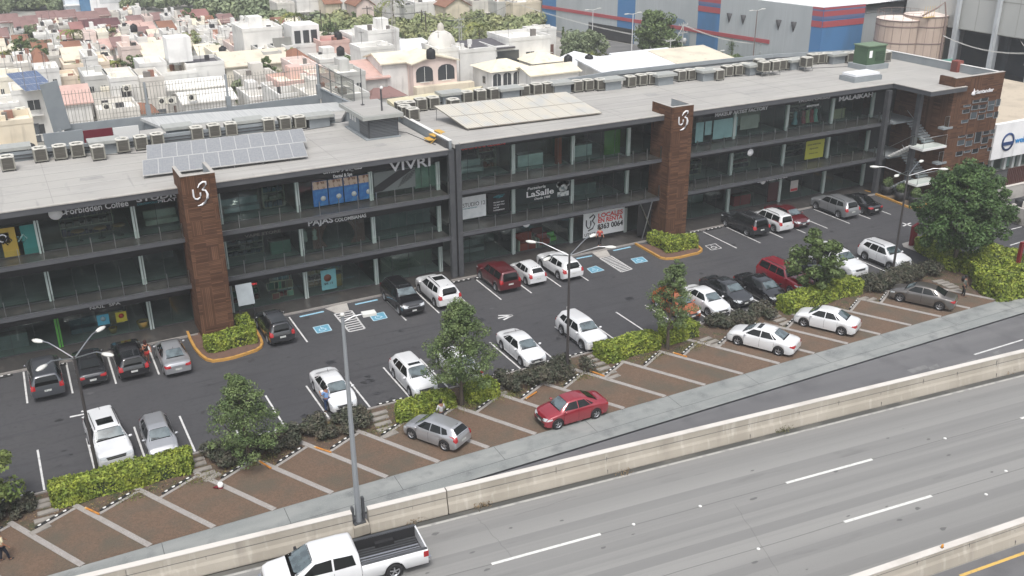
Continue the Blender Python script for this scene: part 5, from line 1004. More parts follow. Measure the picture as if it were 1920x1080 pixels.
# ---------------------------------------------------------------- vegetation
def leafmat(name,c1,c2,island=.45,sc=1.2,hot=None):
    n=[(sc,c2,.4,.62)]
    if hot: n.append((3.5,hot,.58,.72))
    return M(name,c1,.6,n=n,island=island,spec=.3)
m_leafdk=leafmat('dark_tree_leaf',(.075,.115,.042),(.13,.175,.065),hot=(.16,.20,.08)); m_leafbr=leafmat('broad_green_leaf',(.04,.08,.025),(.075,.13,.04),hot=(.11,.16,.05))
m_leafmid=leafmat('small_tree_leaf',(.065,.10,.03),(.10,.14,.045)); m_gold=leafmat('golden_hedge_leaf',(.14,.19,.03),(.26,.30,.045),.55,1.8,(.06,.10,.02)); m_hedgedk=leafmat('dark_shrub_leaf',(.05,.058,.038),(.085,.075,.055),.6,2.0,(.09,.105,.06))
m_bark=M('tree_bark',(.10,.08,.06),.95,n=[((3,3,.6),(.06,.05,.04),.45,.65)],bump=(15,.6)); m_hazeleaf=leafmat('haze_paled_leaf',(.17,.21,.12),(.23,.27,.15),.3,.25); m_bgleaf2=leafmat('far_olive_leaf',(.22,.26,.12),(.30,.31,.15),.3,.3); m_palm=leafmat('palm_leaf',(.15,.19,.06),(.24,.25,.07),.3,.8)  # far leaf greens paled in the colour to stand in for haze
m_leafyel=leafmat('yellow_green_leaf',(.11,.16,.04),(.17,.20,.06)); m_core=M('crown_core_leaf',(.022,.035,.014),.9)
def leaves(P,N,size,name,mat,parent,aspect=.6):
    """P: (n,3) centres, N: (n,3) facing directions -> quads"""
    n=len(P); rng=NR; d=rng.normal(size=(n,3)); N=N+rng.normal(size=(n,3))*.55; N/=np.linalg.norm(N,axis=1)[:,None]+1e-9
    u=np.cross(N,d); u/=np.linalg.norm(u,axis=1)[:,None]+1e-9; v=np.cross(N,u); s=size*rng.uniform(.6,1.3,(n,1))
    a=P-u*s*.5; b=P-v*s*aspect*.5; c=P+u*s*.5; e=P+v*s*aspect*.5
    V=np.stack([a,b,c,e],1).reshape(-1,3).astype(np.float32); me=bpy.data.meshes.new(name)
    me.vertices.add(4*n); me.vertices.foreach_set('co',V.ravel()); me.loops.add(4*n); me.loops.foreach_set('vertex_index',np.arange(4*n,dtype=np.int32))
    me.polygons.add(n); me.polygons.foreach_set('loop_start',np.arange(0,4*n,4,dtype=np.int32)); me.polygons.foreach_set('loop_total',np.full(n,4,dtype=np.int32)); me.update(); me.validate(); me.materials.append(mat)
    o=bpy.data.objects.new(name,me); C.objects.link(o); o.parent=parent; return o
def clump_points(centres,radii,n,shell=.75,squash=.75):
    k=NR.integers(0,len(centres),n); w_=np.array(radii)[k]; d=NR.normal(size=(n,3)); d/=np.linalg.norm(d,axis=1)[:,None]
    r=NR.uniform(0,1,(n,1))**(1-shell+.05); off=d*r*w_[:,None]*[1,1,squash]; return np.array(centres)[k]+off, d*.8+[0,0,.5]
def tree(label,base,h,rad,shape,mat,n=9000,leaf=.16,trunk=.13,z0=1.2,nc=60,seed=1,group=None,cr=.30,name='tree',lean=(0,0),limbs=9,aspect=.6):
    rng=np.random.default_rng(seed); o=thing(name,label,'tree',base,0,group); r=random.Random(seed)
    tk=MB(); top=Vector((lean[0],lean[1],h*.8)); pts=[Vector((0,0,-.1)),Vector((r.uniform(-.1,.1),r.uniform(-.1,.1),h*.25)),Vector((lean[0]*.5,lean[1]*.5,h*.5)),top]; tk.tube(pts,[trunk,trunk*.8,trunk*.55,trunk*.15],9)
    cs=[];rs=[]
    for i in range(nc):
        t=(i+.5)/nc; z=z0+(h-z0)*t; R_=rad*shape(t); a=i*2.4+r.uniform(-.5,.5); q=math.sqrt(r.uniform(.12,1)); R_*=r.uniform(.72,1.22); cs.append((math.cos(a)*R_*q+lean[0]*t,math.sin(a)*R_*q+lean[1]*t,z+r.uniform(-.3,.3))); rs.append(rad*cr*r.uniform(.65,1.25)*(.6+.4*shape(t)))
    for i in range(limbs):
        c=cs[int((i+.5)*nc/limbs)]; zb=max(z0*.7,c[2]-abs(c[0])-abs(c[1])); t=min(1,zb/h); tk.tube([(lean[0]*t,lean[1]*t,zb),(c[0]*.5,c[1]*.5,(zb+c[2])/2+.1),c],[trunk*.4,trunk*.25,trunk*.08],6)
    tk.build('trunk',m_bark,o)
    P_,N_=clump_points(cs,rs,n); leaves(P_,N_,leaf,'crown',mat,o,aspect); return o
cone=lambda t: (min(1,.45+t*3.2) if t<.18 else 1)*(1-t)**.75*1.05+.08
oval=lambda t: math.sin(PI*(.12+.86*t))**.6
ob=lambda px: G(*px)
tree('conical dark green tree at left end, between the first shrub bed and the asphalt',ob((468,868)),5.3,1.95,cone,m_leafdk,14000,.125,.12,1.05,90,11,'trees in the planting strip',lean=(-.15,.1),cr=.26)
tree('tall conical green tree standing between two gold hedges in front of a white sedan',ob((866,762)),6.8,2.15,lambda t:cone(t)*.9+.1*math.sin(t*3),m_leafdk,18000,.13,.14,2.0,110,12,'trees in the planting strip',cr=.25)
tree('slender airy tree in front of the orange hatchback',ob((1252,655)),6.2,2.0,lambda t:cone(t)*.9,m_leafdk,8500,.13,.12,2.1,80,13,'trees in the planting strip',lean=(.25,0),cr=.22)
tree('small leafy tree in front of the dark red large SUV and a black car',ob((1525,560)),4.9,2.1,oval,m_leafmid,7000,.24,.09,1.4,34,14,'trees in the planting strip',cr=.27,lean=(.0,0))
tree('large round broad-leaved tree at the right end of the car park',Vector((65.6,48.3,0)),8.4,3.1,lambda t:math.sin(PI*(.16+.80*t))**.55,m_leafbr,38000,.22,.20,2.3,150,15,'trees in the planting strip',cr=.24,limbs=14)
tree('yellow-green tree cut by the left picture edge',Vector((-4.9,48.2,0)),4.5,2.3,oval,m_leafyel,9000,.26,.1,1.2,40,16,'trees in the planting strip',cr=.3)
# hedges
def hedge(label,poly,h,mat,n,leaf=.16,name='hedge',wob=.10,cat='hedge',group=None,core=m_core,cz=0):
    q=[Vector(p[:2]) for p in poly]; c=sum(q,Vector((0,0)))/len(q); o=thing(name,label,cat,(c.x,c.y,cz),0,group); q=[p-c for p in q]
    area=sum(q[i].x*q[(i+1)%len(q)].y-q[(i+1)%len(q)].x*q[i].y for i in range(len(q)))/2
    if area<0: q=q[::-1]; area=-area
    if name=='shrub_bed':
        xs=[p.x for p in q]; ys=[p.y for p in q]; m_=max(10,int(area*3.2)); cs=[(R.uniform(min(xs)+.2,max(xs)-.2),R.uniform(min(ys)+.15,max(ys)-.15),h*R.uniform(.35,.72)) for _ in range(m_)]; P_,N_=clump_points(cs,[h*R.uniform(.38,.65) for _ in cs],n,squash=.8); P_[:,2]=np.abs(P_[:,2])+.03; leaves(P_,N_,leaf,'foliage',mat,o); k=MB(); [k.tube([(c[0],c[1],0),(c[0]+.05,c[1],c[2])],.03,5) for c in cs]; k.build('stems',m_bark,o); return o
    k=MB(); k.prism([tuple(p*.86) for p in q],.0,h*.82); k.build('solid_core',core,o)  # solid dark green core added inside to block the gaps between leaves
    per=[(q[i],q[(i+1)%len(q)]) for i in range(len(q))]; L=[(b-a).length for a,b in per]; side=sum(L)*h; nt=int(n*area/(area+side)); P_=[];N_=[]
    xs=[p.x for p in q]; ys=[p.y for p in q]
    def inside(x,y):
        s=False
        for a,b in per:
            if (a.y>y)!=(b.y>y) and x<(b.x-a.x)*(y-a.y)/(b.y-a.y)+a.x: s=not s
        return s
    while len(P_)<nt:
        x,y=R.uniform(min(xs),max(xs)),R.uniform(min(ys),max(ys))
        if inside(x,y): P_.append((x,y,h+wob*(math.sin(x*2.1+y)+math.sin(y*3.3-x*1.3))*.6+R.uniform(-.16,.06))); N_.append((0,0,1))
    for i in range(n-nt):
        k=R.choices(range(len(per)),L)[0]; a,b=per[k]; t=R.random(); d=(b-a).normalized(); nn=Vector((d.y,-d.x)); p=a.lerp(b,t)+nn*(R.uniform(-.14,.05)+wob*math.sin(t*L[k]*2)); P_.append((p.x,p.y,R.uniform(.03,h))); N_.append((nn.x,nn.y,.1))
    leaves(np.array(P_),np.array(N_),leaf,'foliage',mat,o); return o
gh='golden hedges'; sh='dark shrub beds'
def gp(*px): return [G(*p) for p in px]
def rect(x0,x1,y0,y1): return [(x0,y0),(x1,y0),(x1,y1),(x0,y1)]
hedge('golden-green hedge at the foot of the left brown tower',rect(9.45,12.7,61.5,63.0),.8,m_gold,3800,.18,group=gh,cz=.05)
hedge('short return of the golden hedge on the right side of the left brown tower',rect(12.1,13.0,63.05,65.2),.75,m_gold,1500,.18,group=gh,cz=.05)
hedge('golden-green hedge at the foot of the middle brown tower',[(47.5,65.0),(47.3,61.9),(50.3,61.6),(51.0,62.9),(49.0,63.6),(48.5,65.2)],.85,m_gold,4200,.18,group=gh,cz=.05)
hedge('long golden-green hedge in front of the large white SUV at the left',[(-1.2,47.6),(5.55,47.6),(5.75,48.85),(-1.3,48.85)],1.05,m_gold,12500,.17,group=gh)
hedge('golden-green hedge in front of the white crossover, left of the middle tree',[(17.2,47.0),(21.0,47.2),(21.0,48.5),(17.8,48.5)],.75,m_gold,5500,.19,group=gh)
hedge('short golden-green hedge right of the middle tree trunk',rect(22.0,23.9,47.0,48.5),.85,m_gold,3300,.19,group=gh)
hedge('long golden-green hedge left of the slender tree trunk',[(32.2,47.5),(36.4,47.7),(36.4,49.0),(31.9,49.0)],1.0,m_gold,7500,.18,group=gh)
hedge('golden-green hedge right of the slender tree trunk',rect(37.2,39.8,47.9,49.1),1.05,m_gold,4600,.18,group=gh)
hedge('golden-green hedge left of the small leafy tree',rect(47.8,50.8,47.7,49.1),1.1,m_gold,5000,.19,group=gh)
hedge('golden-green hedge right of the small leafy tree',rect(51.0,55.3,48.0,49.3),1.15,m_gold,6600,.19,group=gh)
hedge('small golden hedge by the red totem, behind the large round tree',gp((1713,466),(1755,500),(1790,512),(1812,500),(1770,468),(1745,455)),.9,m_gold,5500,.22,group=gh)
hedge('broad golden-green hedge at the right edge beside the sidewalk',gp((1805,505),(1833,545),(1868,566),(1900,562),(1960,545),(1960,525),(1900,500),(1850,480)),1.3,m_gold,17000,.24,group=gh,wob=.25)
m_sh=m_hedgedk
for lb,r_,h_,n_ in (('dark bushy bed at the left edge beside the stepping stones',rect(-6.5,-2.0,47.0,49.0),.7,5200),('dark shrub bed around the conical tree at left',rect(6.6,10.2,47.2,49.1),.8,6500),('dark shrub bed around the tall grey pole in front of the white sedan',rect(10.3,16.0,47.2,49.1),.9,9500),
 ('dark purple-green shrub bed around the four-arm lamp foot',rect(24.7,31.0,46.9,48.9),.95,10500),('dark reddish shrub bed in front of the white sedan and graphite sedan',rect(40.9,46.7,47.7,49.3),.95,9000),('dark shrub bed in front of the white and grey SUV',rect(55.8,63.5,47.4,49.3),1.1,12500)):
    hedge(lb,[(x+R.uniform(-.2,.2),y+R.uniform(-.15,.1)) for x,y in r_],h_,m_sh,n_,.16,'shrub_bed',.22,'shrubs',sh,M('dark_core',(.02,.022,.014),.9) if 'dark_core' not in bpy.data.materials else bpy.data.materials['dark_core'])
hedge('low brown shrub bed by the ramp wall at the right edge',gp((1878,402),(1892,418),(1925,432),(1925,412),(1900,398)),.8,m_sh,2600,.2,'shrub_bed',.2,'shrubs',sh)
# leaf litter and grass tufts on the soil: uncountable
P_=np.stack([NR.uniform(-8,66,6000),NR.uniform(46.0,49.3,6000),np.full(6000,.035)],1); o=leaves(P_,np.tile([0,0,3.],(6000,1)),.09,'leaf_litter',M('dry_leaf',(.22,.15,.07),.9,island=.5),None); tag(o,'dry leaves scattered over the planting strip soil','leaf litter',kind='stuff')
P_=[]; 
for c in ((5.9,46.5),(16.5,46.5),(24.6,46.7),(29.7,46.5),(35.2,46.6),(38.6,46.6),(2.4,46.6),(21.9,46.6),(9.0,46.7)):
    for k in range(420): P_.append((c[0]+R.gauss(0,.7),c[1]+R.gauss(0,.28)+.35,R.uniform(.03,.12)))
o=leaves(np.array(P_),NR.normal(size=(len(P_),3))*[1,1,.2],.14,'grass_tufts',M('grass_blade',(.12,.14,.04),.8,island=.5,n=[(3,(.20,.17,.06),.45,.6)]),None,.3); tag(o,'low yellowing grass tufts along the sawtooth kerbs','grass',kind='stuff')
for i,(x,y) in enumerate([(1470,808),(1582,768),(905,950),(1172,889),(1888,700),(780,978)]):
    g=G(x,y); o=thing('weed_clump',['weed clump at the foot of the long barrier, right of centre','weed clump at the barrier foot with dry stalks','brown weed tuft at the barrier foot near the open joint','tiny weed at the barrier foot in the middle','dry weed at the barrier foot near the right edge','small weed at the barrier foot above the pickup bed'][i],'weed',g,0,'weeds at the barrier foot')
    n=150 if i!=3 else 60; P_=NR.normal(size=(n,3))*[.28,.12,.08]+[0,0,.12]; leaves(P_,NR.normal(size=(n,3)),.15,'stalks',M('weed_%d'%i,(.13,.13,.06) if i<2 else (.2,.15,.09),.9,island=.5),o,.3)
# planters by the right island
for i,(x,y) in enumerate([(1662,364),(1687,375),(1714,385)]):
    g=G(x,y,.05); o=thing('round_planter','black round planter with shrub, %s of three beside the stairs'%['left','middle','right'][i],'planter',g,0,'round planters by the stairs'); b=MB(); b.lathe([(0,0),(.5,0),(.62,.9),(.52,.9),(.5,.75),(0,.75)],n=18); b.build('pot',m_trim,o)
    P_,N_=clump_points([(0,0,1.1),(.2,.1,1.4),(-.2,0,1.3)],[.5,.4,.4],900); leaves(P_,N_,.14,'foliage',m_leafdk,o)
# ---------------------------------------------------------------- stepping stones, bollards, bits
m_stone=M('stepping_stone',(.27,.25,.225),.9,n=[(4,(.20,.185,.165),.45,.7)],bump=(20,.4))
def stones(lst,where):
    for i,(x,y,rz) in enumerate(lst):
        g=G(x,y,.06); o=thing('stepping_stone','flat stepping stone, %s from the asphalt, in the path %s'%(ordn[i],where),'stepping stone',(g.x,g.y,.02),rz,'stepping stones'); b=MB(); b.prism([(-.5+R.uniform(-.05,.05),-.17),(.5,-.17+R.uniform(-.04,.04)),(.5,.17),(-.48,.17)],0,.07); b.build('slab',m_stone,o)
stones([(85,938,0),(82,947.5,-.05),(90,959,.02),(83,974,0),(75,993,.4)],'at the left end')
stones([(366,863,0),(369,871,.02),(379,880,0),(386,889,.05),(397,895,.3)],'right of the long left hedge')
stones([(711,774.5,0),(713,784,0),(718,794,0),(722,804,.05),(731,815,.2)],'left of the middle gold hedge')
stones([(923,722,0),(930,730,0),(938,739,0)],'right of the middle tree')
stones([(1107,668,0),(1112,676,.05),(1121,683,0),(1131,691,0),(1142,699,.05),(1150,707,.1)],'right of the four-arm lamp bed')
stones([(1322,636,.1),(1335,641,.1),(1345,646,.1)],'right of the slender tree hedge')
stones([(1447,588,0),(1453,594,0),(1462,600,0),(1472,606,.1)],'between the two white sedans')
stones([(1617,560,.0),(1633,562,.1)],'right of the small leafy tree')
stones([(1759,527,-.2),(1768,530,-.2),(1777,534,-.2),(1785,538,-.2),(1790,544,-.2)],'under the large round tree')
m_or=M('orange_yellow_post',(.50,.20,.03),.6,n=[(4,(.35,.16,.04),.5,.7)])
for i,(a,b,) in enumerate([((160,952),(186,964)),((486,864),(508,878)),((590,838),(621,848)),((985,748),(1006,735)),((1106,695),(1133,705)),((1262,661),(1288,669))]):
    p,q=G(*a,.12),G(*b,.12); o=thing('fallen_post','orange post lying on the soil, %s from the left'%ordn[i],'post',(p+q)/2,0,'orange posts lying by the stalls'); h_=(q-p)/2; t=MB(); t.tube([-h_,h_],.055,8); t.build('post_tube',m_or,o); t=MB(); t.tube([-h_,-h_*.82],.06,8); t.build('end_band',M('post_band',(.55,.4,.2),.6),o)
g=G(414,916,.05); o=thing('bucket','white bucket with red stain on the kerb strip beside a red rag','bucket',g); b=MB(); b.lathe([(0,0),(.11,0),(.15,.32),(.14,.32),(.1,.03),(0,.03)],n=16); b.build('bucket_body',m_white,o); b=MB(); b.lathe([(.142,.14),(.118,.05)],n=16); b.lathe([(.121,.05),(.138,.15)],n=16); b.build('red_band',col((150,30,45)),o); b=MB(); b.tube([(-.15,0,.31),(-.08,.05,.4),(.08,.05,.4),(.15,0,.31)],.008,5); b.build('handle',m_steel,o)
g=G(408,914,.06); o=thing('rag','crumpled dark red rag beside the white bucket','rag',g); P_=NR.normal(size=(60,3))*[.12,.07,.025]; b=MB(); 
vs=[(.22*math.cos(a)*(1+.25*math.sin(3*a)),.13*math.sin(a),.04+.03*math.sin(5*a)) for a in [k*2*PI/16 for k in range(16)]]+[(0,0,.12),(0,0,0)]
b.add(vs,[(k,(k+1)%16,16) for k in range(16)]+[((k+1)%16,k,17) for k in range(16)],True); b.build('cloth',col((120,25,40)),o)
# red totem and red gate frame at right
g=G(1710,461,.06); o=thing('red_totem','dark red leaning-topped totem standing on the small kerbed island','totem',g,-.2); b=MB(); b.add([(-.28,-.12,0),(.28,-.12,0),(.28,.12,0),(-.28,.12,0),(-.28,-.12,1.75),(.28,-.12,2.05),(.28,.12,2.05),(-.28,.12,1.75)],[(3,2,1,0),(4,5,6,7),(0,1,5,4),(1,2,6,5),(2,3,7,6),(3,0,4,7)]); b.build('totem_body',col((110,25,35)),o); b=MB(); b.box(-.33,.33,-.17,.17,-.02,.06); b.build('foot_plate',m_conc,o)
g=G(1903,520,0); o=thing('red_gate_frame','dark red square-topped gate frame at the right edge above the golden hedge','gate frame',g); b=MB(); b.box(-.12,.12,-.12,.12,0,2.7); b.build('frame_post',col((120,25,30)),o); b=MB(); b.box(-.12,3.2,-.12,.12,2.7,2.95); b.build('frame_beam',col((120,25,30)),o); b=MB(); b.box(2.96,3.2,-.12,.12,0,2.7); b.build('frame_post',col((120,25,30)),o)
for i,(x,y) in enumerate([(1893,499),(1908,508)]):
    g=G(x,y); o=thing('kerbed_pad','small cream kerbed pad %s behind the red gate frame'%['farther','nearer'][i],'traffic island',g,-.3); b=MB(); b.lathe([(0,0),(.9,0),(.85,.14),(0,.15)],n=18); xf(b,Matrix.Diagonal((1.3,.6,1,1))); b.build('pad',m_conc,o); b=MB(); b.box(-.1,.1,-.1,.1,.15,1.1); b.build('ticket_post',col((200,150,110)),o)
# ---------------------------------------------------------------- lamps
m_pole=M('dark_brown_pole_paint',(.05,.045,.045),.5); m_lampw=M('pale_lamp_housing',(.62,.62,.58),.4)
def lamp4(label,base,h,ang,arms=(0,90,180,270),L=2.2):
    o=thing('street_lamp',label,'street lamp',base,ang,'multi-arm car park lamps')
    b=MB(); b.tube([(0,0,0),(0,0,h*.5),(0,0,h)],[.10,.085,.065],10); b.build('pole',m_pole,o); b=MB(); b.box(-.2,.2,-.2,.2,0,.06); b.build('base_plate',m_pole,o)
    for k in arms:
        a=math.radians(k); d=Vector((math.cos(a),math.sin(a),0)); b=MB(); b.tube([(0,0,h-.1),d*L*.5+Vector((0,0,h+.30)),d*L*.8+Vector((0,0,h+.52)),d*L+Vector((0,0,h+.52))],.035,6); am=b.build('arm',m_steel,o)
        b=MB(); b.lathe([(0,-.34),(.09,-.32),(.15,-.1),(.16,.1),(.08,.32),(0,.34)],n=10,axis='X'); xf(b,Matrix.Translation(d*(L+.3)+Vector((0,0,h+.5)))@Matrix.Rotation(a,4,'Z')@Matrix.Diagonal((1,1,.6,1))); b.build('lamp_head',m_lampw,am)
lamp4('dark pole lamp with four pale heads rising from the long left hedge',Vector((1.05,48.9,0)),7.6,.55,(15,100,195,280),1.9)
lamp4('dark pole lamp with four pale heads rising from the middle shrub bed',Vector((29.3,48.0,0)),8.1,.2,(12,120,195,318))
lamp4('dark pole lamp with four pale heads before the white and grey SUV',G(1672,520),8.4,.2,(10,130,190,315))
# tall highway pole
base=G(673,978,.55); base=Vector((base.x,base.y,0)); PH=FY(637,592,base.y).z; o=thing('highway_light_pole','tall grey tapered highway light pole standing in the barrier gap','light pole',base)
b=MB(); b.box(-.38,.39,-.42,.32,0,.55); b.build('concrete_pedestal',m_barr,o); b=MB(); b.tube([(0,0,.5),(0,0,PH*.5),(0,0,PH)],[.155,.12,.075],8,sm=False); b.build('pole',M('galvanised_pole',(.30,.32,.34),.45,.3),o); b=MB(); b.box(-.3,.3,-.25,.25,.55,.6); b.build('base_plate',m_dsteel,o)
b=MB(); b.tube([(0,0,PH-.35),(.5,-.03,PH-.15),(.95,-.08,PH-.12)],.035,6); am=b.build('arm',m_steel,o); b=MB(); b.cbox((1.2,-.1,PH-.14),(.62,.42,.12),-.1); b.build('lamp_head',m_lampw,am); b=MB(); b.lathe([(0,0),(.12,.0),(.1,.1),(0,.14)],(0,0,PH-.02),10); b.build('pole_cap',m_lampw,o)
b=MB(); b.box(.2,.32,-.1,.1,.7,1.9); b.box(-.34,-.24,-.1,.1,.75,1.5); b.build('junction_box',m_dsteel,o)
b=MB(); b.tube([(-.28,-.1,.8),(-.45,-.2,.5),(-.55,-.32,.1)],.02,5); b.build('cable',m_trim,o)
q=MB(); q.box(-.06,.06,-.03,.03,0,.16); g=Vector((34.6,yb2(34.6)+.35,1.07)); o=thing('barrier_reflector','small orange reflector standing on the bottom right median barrier','reflector',g,.2); q.build('reflector_plate',col((210,140,30)),o); q=MB(); q.box(-.08,.08,-.05,.05,-.0,.02); q.build('reflector_foot',m_trim,o)
# ---------------------------------------------------------------- pickup
def pickup():
    L,W,H=7.35,2.05,1.95; c0=G(757,1078,.0); ang=math.atan(-.0915)+PI
    o=thing('pickup_truck','white pickup truck with black-lined open bed driving on the freeway','pickup truck',(0,0,0),ang); p=PC['white']
    T=[(-.075,.60,.585,1,.94),(-.073,.80,.60,1,.80),(-.067,.93,.605,1,.76),(-.05,.985,.61,1,.74),(.02,1.,.61,1,.75),(.19,.985,.605,1,.75),(.215,.95,.60,1,.75),(.335,.71,.595,.995,.86),(.37,.69,.585,.99,.86),(.45,.655,.57,.965,.84),(.485,.60,.54,.93,.8),(.497,.47,.44,.86,.72),(.5,.40,.38,.8,.68)]
    t=np.array(T); wx=(-.28*L,.36*L); wr=.40; clear=.34
    f=np.linspace(-.075,.5,90); rings=[]
    for x in f:
        X=x*L; zt,zs,wb,wt=[float(np.interp(x,t[:,0],t[:,k])) for k in (1,2,3,4)]; zl=clear if x<.46 else clear+.1
        d=abs(X-wx[1]); ra=wr*1.2
        if d<ra: zl=max(zl,math.sqrt(ra*ra-d*d)+wr)
        Z,s,hw,tw=zt*H,zs*H,wb*W/2,wt*W/2; s=max(s,zl+.04); Z=max(Z,s+.01); mid=zl+(s-zl)*.45; drop=.05 if Z-s>.3 else .02
        half=[(hw*.95,zl),(hw*.99,zl+(mid-zl)*.5),(hw,mid),(hw*.99,zl+(s-zl)*.85),(hw*.96,s)]
        sh=half[-1]; e=(tw,Z-drop); half+=[(sh[0]+(e[0]-sh[0])*q,sh[1]+(e[1]-sh[1])*q) for q in (.25,.5,.75)]+[e,(tw*.9,Z-drop*.4),(tw*.6,Z),(0,Z+.01)]
        rings.append([(X,y,z) for y,z in half]+[(X,-y,z) for y,z in half[-2::-1]])
    n=len(rings[0]); mb=MB(); mb.add([v for r in rings for v in r],[(i*n+k,i*n+k+1,(i+1)*n+k+1,(i+1)*n+k) for i in range(len(rings)-1) for k in range(n-1)],True)
    for r_ in (rings[0],rings[-1]): mb.add(r_,[tuple(range(n))])
    bv=bvh_of(mb); mb.build('cab_body',p,o)
    # bed: side walls with wheel arches, lining
    x0,x1=-.5*L,-.078*L; zt_=.605*H
    for s in (1,-1):
        b=MB(); N_=40; vs=[]
        for i in range(N_+1):
            X=x0+(x1-x0)*i/N_; d=abs(X-wx[0]); ra=wr*1.2; zl=clear+.05
            if d<ra: zl=max(zl,math.sqrt(ra*ra-d*d)+wr)
            fl=.03*max(0,1-abs(d-ra*.9)/.35)
            vs+=[(X,s*(W/2*.97),zl),(X,s*(W/2+fl),zl+.03),(X,s*W/2,max(zl+.06,.62*H*.6+.1)),(X,s*W/2*.985,zt_),(X,s*(W/2-.16),zt_),(X,s*(W/2-.17),.62)]
        b.add(vs,[(i*6+k,i*6+k+1,(i+1)*6+k+1,(i+1)*6+k) for i in range(N_) for k in range(5)],True); b.build('bed_side',p,o)
        b=MB(); b.box(x0+.02,x1,min(s*(W/2-.18),s*(W/2-.02)),max(s*(W/2-.18),s*(W/2-.02)),zt_,zt_+.025); b.build('bed_rail',m_dsteel,o)
        b=MB(); y=s*(W/2-.185); b.box(x0+.06,x1,min(y,y-s*.02),max(y,y-s*.02),.66,zt_); b.build('bed_liner_side',m_trim,o)
        b=MB(); b.box(wx[0]-.45,wx[0]+.45,min(s*(W/2-.42),s*(W/2-.2)),max(s*(W/2-.42),s*(W/2-.2)),.6,.92); b.build('wheel_housing',m_trim,o)
        b=MB(); b.box(x0-.025,x0+.01,min(s*(W/2-.13),s*(W/2-.01)),max(s*(W/2-.13),s*(W/2-.01)),.80,1.1); b.box(x0-.0,x0+.22,min(s*(W/2+.012),s*(W/2-.1)),max(s*(W/2+.012),s*(W/2-.1)),.80,1.1); b.build('taillight',m_tail,o)
    b=MB(); b.box(x0+.05,x1,-W/2+.2,W/2-.2,.60,.66); b.build('bed_floor',m_trim,o)
    b=MB()
    for k in range(9): b.box(x0+.1,x1-.05,-.72+.18*k-.03,-.72+.18*k+.03,.66,.685)
    b.build('bed_ribs',m_dsteel,o)
    for k,(y,w_) in enumerate(((-.1,.10),(.12,.06),(.3,.05),(.45,.05))): b=MB(); b.box(x0+.12,x1-.1,y-w_/2-.0,y+w_/2,.69,.72+.02*k); b.build('metal_bar',m_chr,o)
    b=MB(); b.box(x1-.04,x1,-W/2+.2,W/2-.2,.62,zt_); b.build('bed_front_wall',m_trim,o)
    b=MB(); b.box(x0,x0+.07,-W/2+.12,W/2-.12,.62,zt_+.02); b.build('tailgate',p,o)
    b=MB(); b.box(x0-.16,x0-.02,-W/2+.05,W/2-.05,.48,.68); b.build('rear_bumper',m_chr,o)
    b=MB(); b.box(x0+.2,.46*L,-.55,.55,.30,.6); b.box(wx[1]-.5,wx[1]+.5,-W/2+.15,W/2-.15,.4,.9); b.build('chassis',m_under,o)
    for x in wx:
        for s in (1,-1): wheel(o,x,s*(W/2-.14),wr,.27)
    a,b_=.213,.332; decal(bv,[(b_*L+.08,-.88),(b_*L+.08,.88),(a*L-.04,.75),(a*L-.04,-.75)],'z',1,(10,6),.003).build('window_seal',m_gap,o); decal(bv,[(b_*L,-.83),(b_*L,.83),(a*L,.71),(a*L,-.71)],'z',1,(10,6)).build('windshield',m_ws,o)
    for sgn in (1,-1):
        decal(bv,mirror_y([(.29,.66),(.20,.90),(.10,.92),(.10,.65)],L,H),'y',sgn,(5,4)).build('side_window',m_cg,o); decal(bv,mirror_y([(.088,.65),(.088,.92),(-.03,.90),(-.045,.66)],L,H),'y',sgn,(4,4)).build('side_window',m_cg,o)
        dg=MB()
        for xx in (.30,.093): decal(bv,[(xx*L,clear+.1),(xx*L+.014,clear+.1),(xx*L+.014,.59*H),(xx*L,.59*H)],'y',sgn,(1,6),.004,dg)
        dg.build('door_gap',m_gap,o)
        dh=MB(); decal(bv,[(.105*L,.56*H),(.105*L+.18,.56*H),(.105*L+.18,.575*H),(.105*L,.575*H)],'y',sgn,(2,1),.02,dh); dh.build('door_handle',p,o)
        mr=MB(); mr.cbox((.27*L,sgn*(W/2+.14),.66*H),(.12,.22,.26)); mr.build('side_mirror',m_trim,o)
        hl=MB(); decal(bv,[(sgn*.92,.80),(sgn*.66,.80),(sgn*.66,1.06),(sgn*.93,1.06)],'x',1,(3,3),.01,hl); decal(bv,[(.45*L,.85),(.485*L,.82),(.484*L,1.05),(.45*L,1.07)],'y',sgn,(3,3),.01,hl); hl.build('headlight',m_head,o)
    decal(bv,[(-.58,.72),(.58,.72),(.6,1.06),(-.6,1.06)],'x',1,(6,3),.012).build('grille',m_chr,o)
    b=MB(); b.box(.485*L,.505*L+.06,-W/2+.08,W/2-.08,.44,.66); b.build('front_bumper',m_chr,o)
    cw=decal(bv,[(.05*L,0.68),(.05*L,-.68),(.04*L,-.68),(.04*L,.68)],'z',1,(4,1),.004); 
    # place by rear bumper foot on camera side
    M_=Matrix.Rotation(ang,4,'Z'); loc=Vector((13.66,34.32,0))-(M_@Vector((-.5*L,W/2,0))); o.location=(loc.x,loc.y,0)
    return o
pickup()
